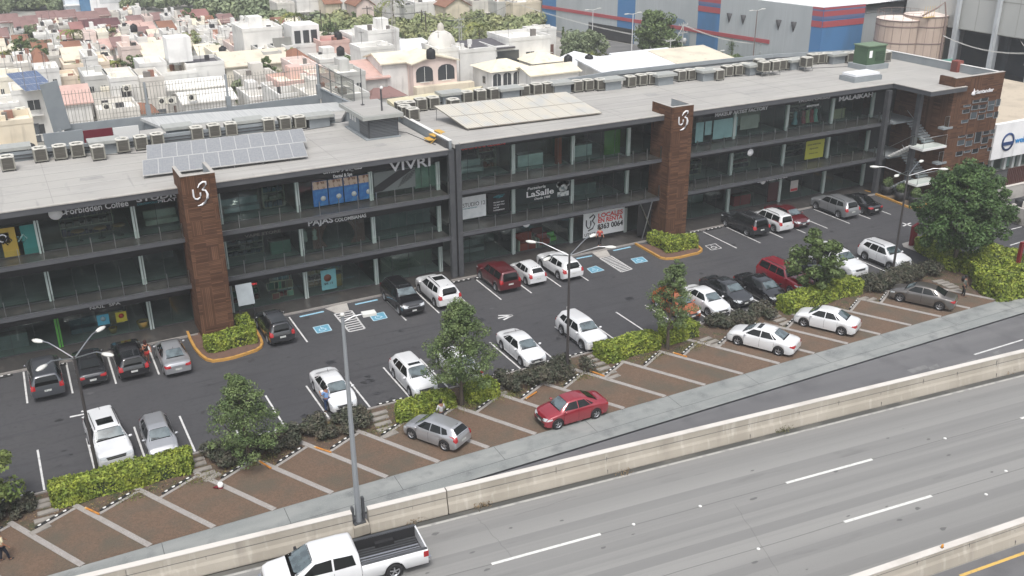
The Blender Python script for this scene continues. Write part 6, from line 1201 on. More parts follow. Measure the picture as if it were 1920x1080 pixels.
# ---------------------------------------------------------------- people
def skin_mesh(name,verts,edges,rad,mat,parent,sub=1):
    me=bpy.data.meshes.new(name); me.from_pydata(verts,edges,[]); o=bpy.data.objects.new(name+'_tmp',me); C.objects.link(o)
    mo=o.modifiers.new('s','SKIN'); 
    for i,r in enumerate(rad): me.skin_vertices[0].data[i].radius=(r,r) if not isinstance(r,tuple) else r
    me.skin_vertices[0].data[0].use_root=True; s=o.modifiers.new('u','SUBSURF'); s.levels=sub; s.render_levels=sub
    bpy.context.view_layer.update(); m2=bpy.data.meshes.new_from_object(o.evaluated_get(bpy.context.evaluated_depsgraph_get())); bpy.data.objects.remove(o); bpy.data.meshes.remove(me)
    m2.materials.clear(); m2.materials.append(mat); m2.name=name; m2.polygons.foreach_set('use_smooth',[True]*len(m2.polygons)); q=bpy.data.objects.new(name,m2); C.objects.link(q); q.parent=parent; return q
def person(label,loc,rz,shirt,pants,skin=(150,105,80),hair=(25,20,18),h=1.70,arms=(( .22,.05,-.28),(.24,.12,-.50)),arms2=None,legs=((.0,0),(.0,0)),longhair=False,shorts=False,sleeve=.55,sit=False,cap=None,lean=0):
    """arms: elbow,hand offsets from shoulder (side,fwd,up) ; faces +Y locally"""
    o=thing('person',label,'person',loc,rz); k=h/1.70; arms2=arms2 or arms; ms=col(skin,.6)
    hip=.88 if not sit else .50
    V=[(0,0,hip),(0,lean*.3,hip+.16),(0,lean*.7,hip+.34),(0,lean,hip+.50),(0,lean,hip+.57),(0,lean+.015,hip+.64),(0,lean+.02,hip+.74)]; Rr=[.115,.115,.125,.10,.052,.075,.082]; E=[(i,i+1) for i in range(6)]
    sk=[];
    def addv(p,r,par): V.append(p); Rr.append(r); E.append((par,len(V)-1)); return len(V)-1
    hands=[];sleeves=[]; legsv=[]
    for s,(el,ha) in ((1,arms),(-1,arms2)):
        sh=(s*.17,lean,hip+.48); a=addv(sh,.055,3); e=(sh[0]+s*el[0],sh[1]+el[1],sh[2]+el[2]); b=addv(e,.038,a); hd=(sh[0]+s*ha[0],sh[1]+ha[1],sh[2]+ha[2]); c=addv(hd,.026,b)
        d=(Vector(hd)-Vector(e)).normalized(); side=d.cross(Vector((0,0,1))); side=side.normalized() if side.length>.1 else Vector((0,1,0))
        pm=Vector(hd)+d*.05; pv=addv(tuple(pm),.03,c)
        for f in range(4): addv(tuple(pm+d*(.075-.008*abs(f-1.5))+side*(f-1.5)*.022),.009,pv)
        addv(tuple(pm+d*.02+side*.06),.01,pv); sleeves.append((sh,e,hd))
    for s,(fy,ly) in ((1,legs[0]),(-1,legs[1])):
        a=addv((s*.09,0,hip-.06),.085,0)
        if sit: kn=(s*.12,.42,hip+.02); an=(s*.12,.50,hip-.38)
        else: kn=(s*.095,fy*.6+.02,.47); an=(s*.10,fy-ly*.1,.08)
        b=addv(kn,.055,a); c=addv(an,.038,b); addv((an[0],an[1]+.16,max(.03,an[2]-.05)),.032,c); legsv.append(((s*.09,0,hip-.06),kn,an))
    Z=lambda v:(v[0]*k,v[1]*k,v[2]*k)
    skin_mesh('body',[Z(v) for v in V],E,[r*k for r in Rr],ms,o)
    # shirt
    V2=[(0,0,hip-.02),(0,lean*.3,hip+.16),(0,lean*.7,hip+.34),(0,lean,hip+.485)]; R2=[(.15,.125),(.15,.125),(.16,.13),(.13,.10)]; E2=[(0,1),(1,2),(2,3)]
    for sh,e,hd in sleeves:
        V2.append(sh); R2.append((.07,.07)); E2.append((3,len(V2)-1)); q=Vector(sh).lerp(Vector(e),min(1,sleeve*1.6)); V2.append(tuple(q)); R2.append((.055,.055)); E2.append((len(V2)-2,len(V2)-1))
        if sleeve>.8: V2.append(tuple(Vector(e).lerp(Vector(hd),.85))); R2.append((.04,.04)); E2.append((len(V2)-2,len(V2)-1))
    skin_mesh('shirt',[Z(v) for v in V2],E2,[(a*k,b*k) for a,b in R2],col(shirt,.85),o)
    V3=[(0,0,hip+.02)]; R3=[.14]; E3=[]
    for a,kn,an in legsv:
        V3.append(a); R3.append(.10); E3.append((0,len(V3)-1)); 
        if shorts: V3.append(tuple(Vector(a).lerp(Vector(kn),.55))); R3.append(.092); E3.append((len(V3)-2,len(V3)-1))
        else:
            V3.append(kn); R3.append(.072); E3.append((len(V3)-2,len(V3)-1)); V3.append(tuple(Vector(kn).lerp(Vector(an),.95))); R3.append(.055); E3.append((len(V3)-2,len(V3)-1))
    skin_mesh('trousers' if not shorts else 'shorts',[Z(v) for v in V3],E3,[r*k for r in R3],col(pants,.85),o)
    for _,kn,an in legsv:
        b=MB(); b.lathe([(0,-.13),(.04,-.11),(.05,0),(.045,.1),(0,.14)],n=8,axis='Y'); xf(b,Matrix.Translation(Vector(Z((an[0],an[1]+.07,max(.045,an[2]-.035)))))@Matrix.Diagonal((k,k,.8,1))); b.build('shoe',col((40,38,38) if not longhair else (150,60,90)),o)
    hd=Vector(Z((0,lean+.02,hip+.70)))
    b=MB(); b.lathe([(.0,.135),(.06,.125),(.105,.07),(.112,.0),(.10,-.06 if not longhair else -.16),(.07,-.08 if not longhair else -.24)],n=14,arc=2*PI); xf(b,Matrix.Translation(hd+Vector((0,-.028,.03)))); b.build('hair',col(cap or hair,.8),o)
    for s in (1,-1): b=MB(); b.lathe([(0,-.012),(.012,0),(0,.012)],n=6); xf(b,Matrix.Translation(hd+Vector((s*.03,.078*k,.01)))); b.build('eye',m_trim,o)
    b=MB(); b.lathe([(0,-.02),(.014,-.01),(0,.03)],n=6); xf(b,Matrix.Translation(hd+Vector((0,.092*k,-.02)))); b.build('nose',ms,o)
    b=MB(); b.cbox(hd+Vector((0,.08*k,-.055)),(.04,.012,.01)); b.build('mouth',col((120,60,55)),o)
    return o
person('woman in black top and red shorts standing between a black SUV and a silver sedan',G(278,681),PI+.3,(20,18,20),(170,40,35),(165,110,85),(50,20,15),1.66,((.10,.10,-.22),(.02,.24,-.10)),((.16,.0,-.26),(.10,.12,-.46)),((.1,0),(-.1,0)),longhair=True,shorts=True,sleeve=.1)
p=person('man in light blue shirt and jeans standing at the white sedan beside the tall pole',G(614,772),.5,(130,165,215),(45,65,100),(150,105,80),(20,18,16),1.76,((.10,.12,-.24),(-.02,.32,-.18)),((.10,.12,-.24),(.0,.30,-.12)),sleeve=.5)
g=p.location; o=thing('hat','white hat held by the man in light blue','cap',(g.x-.12,g.y+.34,1.22)); b=MB(); b.lathe([(.1,0),(.09,.07),(.04,.11),(0,.12)],n=12); b.build('crown',m_wht,o); b=MB(); b.cbox((0,.12,.01),(.13,.12,.012)); b.build('peak',m_wht,o)
person('man in white shirt seen from behind on the planting strip above the silver hatchback',G(828,797),0.1,(190,190,190),(30,32,38),(140,100,80),(30,28,26),1.68,((.10,.02,-.26),(.04,.16,-.42)),sleeve=.9)
person('person in red top and black trousers walking on the shop walkway by the rent banner',G(1124,461,.15),PI-.5,(165,60,55),(35,35,38),(170,120,95),(60,40,30),1.66,((.10,.06,-.24),(.14,.2,-.38)),legs=((.15,0),(-.15,0)))
person('person in white clothes bending behind the white compact crossover',G(1064,616),-.6,(205,205,205),(190,190,190),(140,100,80),(190,188,185),1.62,((.10,.15,-.2),(.05,.35,-.25)),sleeve=.9,lean=.15)
person('dark dressed person with pale bag straps standing on the last brown stall at right',G(1805,556),PI+.4,(90,95,90),(25,25,28),(130,90,70),(20,18,16),1.72,((.16,.0,-.26),(.18,.12,-.48)),legs=((.12,0),(-.1,0)))
g=G(1802,552); o=thing('backpack','dark backpack worn by the person at the right end','backpack',(g.x+.02,g.y+.06,1.05)); b=MB(); b.lathe([(0,0),(.13,.02),(.15,.2),(.12,.4),(0,.44)],n=10); b.build('bag',m_trim,o); b=MB(); b.tube([(-.08,-.1,.38),(-.1,-.28,.3),(-.08,-.14,.05)],.015,5); b.tube([(.08,-.1,.38),(.1,-.28,.3),(.08,-.14,.05)],.015,5); b.build('straps',m_trim,o)
person('man in cream polo and dark jeans walking at the bottom left corner',G(10,1052),-1.3,(200,190,160),(25,30,45),(150,105,80),(45,28,20),1.74,((.12,.02,-.26),(.12,.20,-.48)),((.14,.05,-.25),(.12,.25,-.40)),legs=((.18,0),(-.15,0)),sleeve=.5)
# ---------------------------------------------------------------- background town
m_wd=M('dark_window_glass',(.045,.05,.055),.2,spec=.7)
WALL={'white':(225,224,220),'cream':(232,226,210),'grey':(190,190,186),'pink':(224,206,198),'beige':(216,205,184),'salmon':(214,182,172),'peach':(228,212,192),'pale':(212,208,200),'yellow':(226,190,110)}
ROOF={'flat white':(232,230,224),'flat cream':(236,228,208),'flat grey':(170,168,162),'maroon tiled':(136,108,104),'dark maroon tiled':(100,66,68),'red tiled':(150,108,103),'coral tiled':(200,168,158),'olive tiled':(128,126,98),'dark flat':(88,86,90),'cream tiled':(226,218,196),'beige sheet':(214,205,186),'brown tiled':(140,100,80),'white metal':(228,230,232)}
def W_(c,r=.85):
    key='wall%s'%(c,)
    if key not in _mc:
        l=tuple(min(.85,x*.98) for x in lin(c)); _mc[key]=M('house_paint_%d_%d_%d'%c,l,r,n=[(.35,tuple(x*.80 for x in l),.45,.65),((1.2,1.2,.15),tuple(x*.70 for x in l),.60,.75)])
    return _mc[key]
hcount=0
def house(label,pxl,py,pxr,h,d,wall,roof,kind='flat',wins=2,rise=None,ground=0,rz=0,name='house',door=False,P=None,w=None,arch=False,cat='house',group=None,sidewin=True,extras=True,wcol=None):
    global hcount; hcount+=1; r=random.Random(hcount*7+3)
    if P is None:
        P=G(pxl,py,h); w=FY(pxr,py-.12*(pxr-pxl),P.y).x-P.x
    o=thing(name,label,cat,(P.x,P.y,0),rz,group); wm=W_(WALL.get(wall,wall) if isinstance(wall,str) else wall); rm=W_(ROOF.get(roof,roof) if isinstance(roof,str) else roof)
    b=MB(); b.box(0,w,0,d,0,h-(.02 if kind=='flat' else 0)); b.build('walls',wm,o)
    if kind=='flat':
        f=MB(); f.box(.2,w-.2,.2,d-.2,h-.02,h+.02); f.build('roof',rm,o); p=MB(); ph=.45
        p.box(-.05,w+.05,-.05,.17,h-.03,h+ph); p.box(-.05,w+.05,d-.17,d+.05,h-.03,h+ph); p.box(-.05,.17,.17,d-.17,h-.03,h+ph); p.box(w-.17,w+.05,.17,d-.17,h-.03,h+ph); p.build('parapet',wm,o)
        if extras and r.random()<.3: q=MB(); x=r.uniform(.2,.6)*w; q.box(x,x+w*.35,d*.5,d*.85,h,h+1.5); q.build('stair_room',wm,o)
    else:
        rise=rise or 1.6; f=MB(); e=.35
        if kind=='slope': v=[(-e,-e,h-.1),(w+e,-e,h-.1),(w+e,d,h+rise),(-e,d,h+rise)]; f.add(v+[(a,b_,c-.18) for a,b_,c in v],[(0,1,2,3),(7,6,5,4),(0,4,5,1),(1,5,6,2),(2,6,7,3),(3,7,4,0)]); 
        elif kind=='gable': v=[(-e,-e,h-.1),(w+e,-e,h-.1),(w+e,d/2,h+rise),(-e,d/2,h+rise),(w+e,d+e,h-.1),(-e,d+e,h-.1)]; f.add(v+[(a,b_,c-.15) for a,b_,c in v],[(0,1,2,3),(3,2,4,5),(7,6,9,8)[::-1],(9,8,10,11)[::-1],(0,6,7,1),(5,4,10,11),(1,7,8,2),(2,8,10,4),(0,3,9,6),(3,5,11,9)])
        elif kind=='front': v=[(-e,-e,h-.1),(w/2,-e,h+rise),(w+e,-e,h-.1),(w+e,d+e,h-.1),(w/2,d+e,h+rise),(-e,d+e,h-.1)]; f.add(v+[(a,b_,c-.15) for a,b_,c in v],[(0,1,4,5),(1,2,3,4),(6,11,10,7),(7,10,9,8),(0,6,7,1),(1,7,8,2),(3,9,10,4),(4,10,11,5),(0,5,11,6),(2,8,9,3)])
        elif kind=='hip': k=min(w,d)*.42; v=[(-e,-e,h-.1),(w+e,-e,h-.1),(w+e,d+e,h-.1),(-e,d+e,h-.1),(k,d/2,h+rise),(max(w-k,k+.01),d/2,h+rise)]; f.add(v,[(0,1,5,4),(1,2,5),(2,3,4,5),(3,0,4),(3,2,1,0)])
        f.build('roof',rm,o)
        if kind in('gable','slope'):
            g=MB()
            for x in (.02,w-.02): g.add([(x,0,h-.05),(x,d if kind=='slope' else d,h-.05),(x,d if kind=='slope' else d/2,h+rise-.15)],[(0,1,2)])
            if kind=='slope': g.box(0,w,d-.1,d,h-.05,h+rise-.2)
            g.build('gable_wall',wm,o)
        if kind=='front': g=MB(); g.add([(0,.02,h-.05),(w,.02,h-.05),(w/2,.02,h+rise-.12)],[(0,1,2)]); g.build('gable_wall',wm,o)
    if kind=='flat':
        for k in range(r.choice([1,2,3,3])):
            a,b_,c,e_=r.uniform(.1,.75)*w,r.uniform(.15,.7)*d,r.uniform(.25,.9),r.uniform(.3,1.1); q=MB(); q.box(a,a+c,b_,b_+c*.8,h,h+e_); q.build(['roof_box','roof_vent','skylight_box'][k],r.choice([W_((120,115,110)),W_((60,60,62)),wm,W_((150,110,95)),W_((215,212,205))]),o)
        if r.random()<.5: q=MB(); y_=r.uniform(.3,.7)*d; q.box(.2,w-.2,y_,y_+.15,h,h+.7); q.build('roof_partition',wm,o)
        if r.random()<.35: q=MB(); x_=r.uniform(.2,.8)*w; q.tube([(x_,d*.5,h),(x_,d*.5,h+2.2)],.03,4); q.tube([(x_-.4,d*.5,h+2.1),(x_+.4,d*.5,h+2.1)],.02,4); q.build('antenna',m_dsteel,o)
        if r.random()<.4: q=MB(); q.box(-.35,w*r.uniform(.3,.9),-.7,0,h*.55,h*.55+.12); q.build('canopy_slab',wm,o)
    fl=max(1,int(h/2.9))
    if not arch and h>2.5 and r.random()<.75: q=MB(); x_=w*r.uniform(.1,.6); q.box(x_,x_+min(2.4,w*.35),-.05,.02,0,min(2.2,h*.7)); q.build(r.choice(['garage_door','door']),W_(r.choice([(70,62,58),(110,80,70),(90,95,100),(60,60,64)])),o)
    for k in range(fl):
        z0=h-(k+1)*h/fl+ .9
        for i in range(wins):
            if r.random()<.15 and not arch: continue
            x=w*(i+.5)/wins; ww=min(1.3,w/wins*.34); hh=min(1.25,h/fl*.4)
            if arch: ww=w/wins*.38; hh=min(1.9,h/fl*.55)
            q=MB()
            if arch: q.prism([(x-ww,z0),(x+ww,z0)]+[(x+ww*math.cos(a),z0+hh-ww*.5+ww*.6*math.sin(a)) for a in [j*PI/6 for j in range(7)]],0,.05); xf(q,Matrix(((1,0,0,0),(0,0,-1,.0),(0,1,0,0),(0,0,0,1))))
            else: q.box(x-ww/2,x+ww/2,-.03,.02,z0,z0+hh)
            wi=q.build('window',m_wd,o); 
            fr=MB(); fr.box(x-.025,x+.025,-.08 if arch else -.05,-.03,z0,z0+hh); fr.box(x-ww/2-.08,x+ww/2+.08,-.1,-.0,z0-.1,z0-.01); fr.build('window_frame',W_((235,235,230)),wi)
    if sidewin:
        for k in range(fl):
            if r.random()<.7: z0=h-(k+1)*h/fl+1.0; y=d*r.uniform(.25,.7); q=MB(); q.box(-.03,.02,y,y+.8,z0,z0+.9); q.build('window',m_wd,o)
    return o
def box_part(o,x0,x1,y0,y1,z0,z1,name,mt): q=MB(); q.box(x0,x1,y0,y1,z0,z1); return q.build(name,mt,o)
# --- rows read from the photograph
rows=[('the top left maroon row',3.2,[(0,17,38,'maroon tiled'),(18,33,37,'maroon tiled'),(30,48,44,'maroon tiled'),(50,69,41,'maroon tiled'),(74,92,32,'maroon tiled'),(93,109,31,'maroon tiled'),(110,127,31,'maroon tiled'),(128,143,29,'maroon tiled'),(149,166,33,'maroon tiled'),(167,184,32,'maroon tiled'),(186,204,26,'maroon tiled')]),
('the row below the white tower',3.4,[(137,155,54,'red tiled'),(156,178,50,'dark maroon tiled'),(179,201,47,'dark maroon tiled'),(202,224,46,'dark maroon tiled'),(246,268,41,'maroon tiled'),(304,328,52,'brown tiled')]),
('the scattered roofs left of the cypress',3.4,[(0,14,66,'maroon tiled'),(29,52,80,'brown tiled'),(45,64,50,'maroon tiled'),(112,136,70,'red tiled'),(246,270,52,'coral tiled'),(273,291,54,'coral tiled'),(350,392,30,'red tiled'),(418,440,38,'maroon tiled'),(195,214,88,'coral tiled'),(66,82,92,'brown tiled'),(83,98,90,'brown tiled')])]
excl=[]
for nm,h,lst in rows:
    for i,(a,b,y,rc) in enumerate(sorted(lst)):
        house('%s roof house, %s from left in %s'%(rc,ordn[i],nm),a,y+3,b,h,4.5,['white','pale','cream','pink'][i%4],rc,'slope',2,.9)
        excl.append((a-3,b+3,y-16,y+9))
# --- individual houses
def sp(*a,**k):
    excl.append((a[1]-4,a[3]+4,a[2]-6,a[2]+22)); a=list(a); a[5]*=.62
    if len(a)>10: a[10]*=.5
    return house(*a,**k)
o=sp('tall bright white box house with upper terrace and palm in front',455,60,528,8.2,11,'white','flat white','flat',2)
box_part(o,4.2,7.4,-.04,.05,5.0,7.0,'terrace_opening',W_((150,150,145)))
o=sp('white house with a glazed corner room on its roof',535,92,601,5.6,10,'white','flat grey','flat',1); g=box_part(o,1.5,5.6,1,5.5,5.6,8.6,'roof_room',W_((235,235,232))); 
for x in (1.8,3.1,4.3): box_part(o,x,x+.9,.93,1.0,6.1,7.9,'window',m_wd)
sp('salmon house with red flat roof and black tank beside the glazed roof room',602,84,655,6.2,8,'salmon',(186,136,128),'flat',1)
sp('wide beige sheet-roofed house with low gable left of the white glazed house',423,124,545,5.2,13,'cream','beige sheet','gable',3,2.4,arch=True)
sp('white house with dark grey flat roof behind the bar fence',349,126,420,5.6,9,'white','dark flat','flat',2)
o=sp('white house with green awnings and a roof box in the middle left',262,126,312,6.2,8,'white','flat white','flat',1); box_part(o,3.9,7.0,1,4,6.2,9.4,'roof_room',W_((232,232,230)))
o=sp('white block house with green awning right of the cypress',312,142,368,4.8,8,'white','flat cream','flat',1); q=MB(); q.cbox((3.0,-.5,3.6),(4.4,1.2,.1),rx=.5); q.build('awning',W_((90,120,118)),o)
sp('salmon pink two-storey house with cream roof behind the fence',523,161,596,6.2,9,'salmon','flat cream','flat',3,door=True)
o=sp('white stepped modern house with lower left wing',660,72,700,6.8,9,'white','flat white','flat',1)
sp('tall white cubic house next to the stepped white house',690,64,748,8.6,9,'white','flat white','flat',1)
o=sp('white house with a small round window above the courtyard',676,96,738,7.2,7,'white','flat white','flat',0); q=MB(); q.lathe([(0,0),(.28,0),(.28,.04),(0,.04)],(1.9,-.04,5.4),14,'Y'); q.build('round_window',m_wd,o)
sp('white metal roofed hall between the tall mast and the domed house',744,98,822,5.8,11,'white','white metal','slope',0,1.2)
o=sp('pinkish house with two big arched windows, balcony and wavy gables',774,118,856,6.9,9,'pink','cream tiled','front',2,1.6,arch=True)
wm=W_(WALL['beige']); q=MB(); q.box(-.1,8.1,-1.2,0,2.9,3.9); q.build('balcony',wm,o); q=MB(); q.box(.6,3.6,-.04,.02,0,2.6); q.build('garage_door',W_((60,58,60)),o); q=MB(); q.box(4.1,4.9,-.04,.02,0,2.3); q.build('door',W_((130,60,60)),o); q=MB(); q.box(5.6,6.3,-.04,.02,0,2.3); q.build('door',W_((130,60,60)),o)
sp('plain white side-walled house left of the arched window house',716,118,773,6.9,9.5,'white','cream tiled','gable',0,1.6)
o=sp('white house crowned by a dome with a small lantern',822,98,860,7.6,9,'white','flat white','flat',1,extras=False,arch=True)
q=MB(); q.lathe([(1.9,7.6),(1.95,8.0),(1.75,8.7),(1.3,9.3),(.6,9.7),(0,9.8)],(2.2,4,0),22); q.build('dome',W_((215,212,205)),o); q=MB(); q.lathe([(.45,9.6),(.45,10.3),(.3,10.6),(0,10.8)],(2.2,4,0),12); q.build('lantern',W_((200,195,185)),o)
sp('long blank white wall house right of the domed house',862,100,930,6.8,9,'white','flat white','flat',0)
o=sp('white house with dark roofed terrace full of plants',893,92,960,7.0,9,'white','dark flat','slope',1,.7); q=MB(); q.box(3.2,6.6,-.05,.02,4.3,6.4); q.build('terrace_opening',m_wd,o)
sp('large white box house left of the cypress by the big hall',955,78,1032,7.6,11,'white','flat white','flat',1)
o=sp('white house with cream hip roof and arched window band behind the roof units',922,134,998,5.8,9,'white','cream tiled','hip',4,1.9,arch=True)
sp('cream hip roof house just left of the palm behind the roof units',1000,118,1062,5.2,9,'pale','cream tiled','hip',1,1.9)
sp('white blank walled house behind the roof units at centre',996,140,1085,5.6,8,'white','cream tiled','gable',1,1.2)
sp('white gabled house below the trees with a black roof tank',1076,126,1160,4.8,9,'white','white metal','front',0,2.0)
sp('small white house beside the blue corner of the big hall',1000,60,1043,4.5,6,'white','flat white','flat',2)
for i,(a,b,c) in enumerate(((1160,148,1250),(1225,136,1330),(1300,130,1400))):
    P_=G(a,b,5.2); house(['left','middle','right'][i]+' of the three wide white metal-roofed sheds behind the roof units',a,b,c,5.2,10,'white','white metal' if i<2 else 'beige sheet','slope',0,1.0,name='shed',cat='shed'); excl.append((a,c,b-25,b+10))
# near-left houses
o=sp('cream yellow house with two arched openings at the left edge',-12,237,62,5.0,9,'beige','flat cream','flat',2,arch=True,extras=False)
o=sp('white house with a blue solar array on its roof at far left',22,178,96,5.8,9,'white','flat cream','flat',1,extras=False)
sp('long white house wall at the left edge below the solar array',-30,205,36,4.6,9,'white','flat white','flat',1)
sp('flat white house with rooftop condensers behind the bar fence',185,214,262,4.2,9,'pale','flat white','flat',1,extras=False)
sp('low house with red-brown hip roof behind the bar fence',245,214,292,3.4,7,'pale','brown tiled','hip',1,1.6)
sp('wide low white gabled house behind the bar fence',345,192,440,3.9,10,'white','flat white','gable',1,1.3)
sp('white low house with three vault-like roofs behind the bar fence',300,168,420,4.4,9,'white','flat white','gable',2,.9)
sp('cream flat house left of the palms behind the fence',100,152,146,4.8,8,'peach','flat cream','flat',2)
sp('beige long roofed house with red brick parapet, below the palms row',120,128,205,4.4,10,'peach','flat cream','flat',3)
sp('pink and cream house left of the cypress',228,94,264,6.2,8,'pink','flat cream','flat',0)
sp('white house below the pink and cream house',190,170,260,4.4,8,'cream','flat cream','flat',1)
sp('white courtyard house with terrace railing left of the tall mast',600,118,662,4.6,9,'white','flat white','flat',1)
sp('pale low house with long flat roof below the mast',664,152,760,3.6,8,'cream','flat cream','flat',2)
sp('pale house with dark grille openings left of the arched house',716,160,775,3.2,6,'cream','flat cream','flat',3,extras=False)
sp('grey flat house with small roof between the salmon house and the beige house',455,150,520,4.4,8,'pale','flat grey','flat',2)
# far houses above the green belt
for i,(a,b,y,wl,kd) in enumerate([(610,638,6,'beige','gable'),(640,668,4,'white','flat'),(668,700,10,'pink','front'),(736,756,12,'white','flat'),(758,776,14,'grey','flat'),(778,834,9,'white','flat'),(836,880,12,'beige','front'),(886,928,6,'pale','flat'),(932,960,8,'grey','flat'),(962,1015,10,'beige','flat'),(520,552,10,'pale','flat'),(556,606,4,'white','flat')]):
    house('%s %s house, %s listed in the farthest row above the green belt'%(wl,'flat-roofed' if kd=='flat' else 'gabled',ordn[i]),a,y,b,4.6,6,wl,'flat white' if kd=='flat' else 'brown tiled',kd,3,1.6); excl.append((a-3,b+3,y-15,y+25))
# white tower far left top
P_=G(172,22,0); o=thing('office_tower','tall white far tower with blue glass strip and left balconies','tower',(P_.x,P_.y,0)); q=MB(); q.box(0,11.5,0,12,0,30); q.build('tower_body',W_((240,240,240)),o); q=MB(); q.box(-2.2,-.02,.5,12,0,30); q.build('blue_glass_strip',col((90,130,165),.2),o); q=MB(); q.box(-5.2,-2.22,1,12,0,30); q.build('side_wing',W_((215,222,230)),o)
for k in range(8): q=MB(); q.box(-5.6,-2.25,.2,1,1.5+3.3*k,1.75+3.3*k); q.build('balcony',W_((235,235,235)),o); q=MB(); q.box(2,8.8,-.06,.0,1.6+3.3*k,2.6+3.3*k); q.build('window_band',W_((205,208,210)),o)
excl.append((135,240,-40,20))
# --- filler houses by rows
seq=[(22,11,15),(29,12,16),(37,12,18),(45,13,19),(53,14,20),(61,14,21),(70,15,23),(79,16,24),(89,18,26),(100,20,30),(112,23,34),(125,27,40),(139,32,46),(155,38,54),(173,44,62),(193,50,68)]
rk=random.Random(5)
for ri,(y,wn,wx_) in enumerate(seq):
    lim=262 if y<30 else 330 if y<42 else 452 if y<52 else 560 if y<72 else 700 if y<100 else 780
    if y>150: lim=700
    x=-14+rk.uniform(0,12); k=0
    while x<lim:
        wd=rk.uniform(wn,wx_); yy=y+rk.uniform(-3,3)-(x*.012)
        if not any(x<e[1]-4 and x+wd>e[0]+4 and e[2]<yy<e[3] for e in excl) and not (y<30 and x<72):
            wl=rk.choice(['white','white','white','pale','pale','cream','pink','grey']); kd=rk.choices(['flat','slope','gable','hip'],[.72,.12,.09,.07])[0]
            rf=rk.choice(['flat white','flat white','flat cream','flat white','flat grey']) if kd=='flat' else rk.choice(['maroon tiled','coral tiled','cream tiled','brown tiled','beige sheet'])
            h=rk.choice([3.3,3.6,5.8,6.2]) if y>110 else rk.choice([3.2,3.6,4.6]) if y>60 else rk.choice([2.8,3.3,3.6]); st='one-storey' if h<4 else 'two-storey'
            if kd!='flat': h*=.85
            house('%s %s house, %s roof, %s in background row %s'%(wl,st,rf,ordn[k],ordn[ri]),x,yy,x+wd,h,rk.uniform(5,8) if y>90 else rk.uniform(3,4.2),wl,rf,kd,rk.choice([1,2,2,3]),.9 if y<90 else 1.3,group='background town houses'); k+=1
        x+=wd+rk.uniform(.5,5)
# roof things: tanks and condensers
def tank(px,py,z,label,s=1.,c=(28,28,30)):
    g=G(px,py,z); o=thing('water_tank',label,'water tank',g,0,'rooftop water tanks'); b=MB(); b.lathe([(0,0),(.55*s,0),(.58*s,.1),(.58*s,.95*s),(.45*s,1.15*s),(.2*s,1.25*s),(0,1.25*s)],n=14); b.build('tank_body',col(c),o); b=MB(); b.lathe([(0,1.25*s),(.2*s,1.25*s),(.2*s,1.35*s),(0,1.36*s)],n=10); b.build('lid',m_trim,o)
for a in ((217,166,4.4,'black water tank, left of a pair behind the bar fence'),(224,171,4.4,'black water tank, right of a pair behind the bar fence'),(639,104,5,'dark blue tank on the white house left of the mast'),(635,76,6.3,'black tank on the red roof behind the salmon house'),(419,104,5.4,'black tank by the beige sheet roof'),(1065,121,5.3,'black tank on the cream hip roof house'),(1104,120,5.4,'black tank on the white gabled house'),(808,110,7.8,'small black tank on the wavy gabled house'),(252,60,5,'tiny dark tank among the far roofs'),(452,72,5,'dark tank left of the tall white box house')): tank(*a)
for i,(x,y,z) in enumerate([(203,207,4.4),(305,196,4.2),(323,195,4.2),(361,189,4.1),(239,172,4.6),(40,215,4.8)]):
    g=G(x,y,z); o=thing('split_condenser','white split condenser on a house roof, %s from left among six behind the fence'%ordn[sorted([203,305,323,361,239,40]).index(x)],'air conditioner',g,R.uniform(-.4,.3),'split condensers behind the fence'); b=MB(); b.box(-.5,.5,-.18,.18,.08,.85); b.build('casing',W_((225,222,210)),o); b=MB(); b.lathe([(0,0),(.28,0),(.28,.01),(0,.01)],(-.12,-.20,.46),14,'Y'); b.build('fan_grille',m_fan,o); b=MB(); b.box(-.45,-.35,-.2,.2,0,.08); b.box(.35,.45,-.2,.2,0,.08); b.build('feet',m_dsteel,o)
# house solar array
a=G(48,172,6.4); solar('small blue house solar array in three rows at upper left',a,G(105,165,6.4),a+Vector((-1.6,3.6,1.6)),5,3,col((70,95,135),.25,spec=.8))
# bar fence
def barfence(label,pts,zb,zt,step,mat,name='bar_fence'):
    o=thing(name,label,'fence',(pts[0][0],pts[0][1],0)); o0=Vector((pts[0][0],pts[0][1],0)); w_=MB(); bars=MB(); 
    for a,b in zip(pts[:-1],pts[1:]):
        a,b=Vector((*a,0))-o0,Vector((*b,0))-o0; d=b-a; n=int(d.length/step)
        w_.cbox(((a.x+b.x)/2,(a.y+b.y)/2,zb/2),(d.length,.25,zb),math.atan2(d.y,d.x))
        for i in range(n): p=a+d*(i/n); bars.box(p.x-.018,p.x+.018,p.y-.018,p.y+.018,zb,zt)
        for z in (zb+.15,(zb+zt)/2,zt-.3): bars.tube([a+Vector((0,0,z)),b+Vector((0,0,z))],.02,4)
        k=max(1,int(d.length/6.2))
        for i in range(0 if a.length<.01 else 1,k+1): p=a+d*(i/k); q=MB(); q.box(p.x-.09,p.x+.09,p.y-.09,p.y+.09,zb,zt+.1); q.build('fence_post',W_((150,155,158)),o); q=MB(); q.box(p.x-.2,p.x+.2,p.y-.2,p.y+.2,zb-.4,zb+1.0); q.build('concrete_stub',m_pgrey,o)
    w_.build('base_wall',m_pgrey,o); bars.build('bars',W_((140,138,130)),o); return o
YFc=93
f0,f1,f2=FY(118,231,YFc),FY(430,205,YFc),FY(600,192,YFc+1)
zt_=FY(232,160,YFc).z; zb_=FY(232,222,YFc).z
barfence('long tall pale bar fence with posts behind the left roof',[(f0.x,YFc),(f1.x,YFc),(f2.x,YFc+1)],zb_,zt_,.28,None)
p0,p1=FY(597,188,YFc+1),G(664,172,5.0)
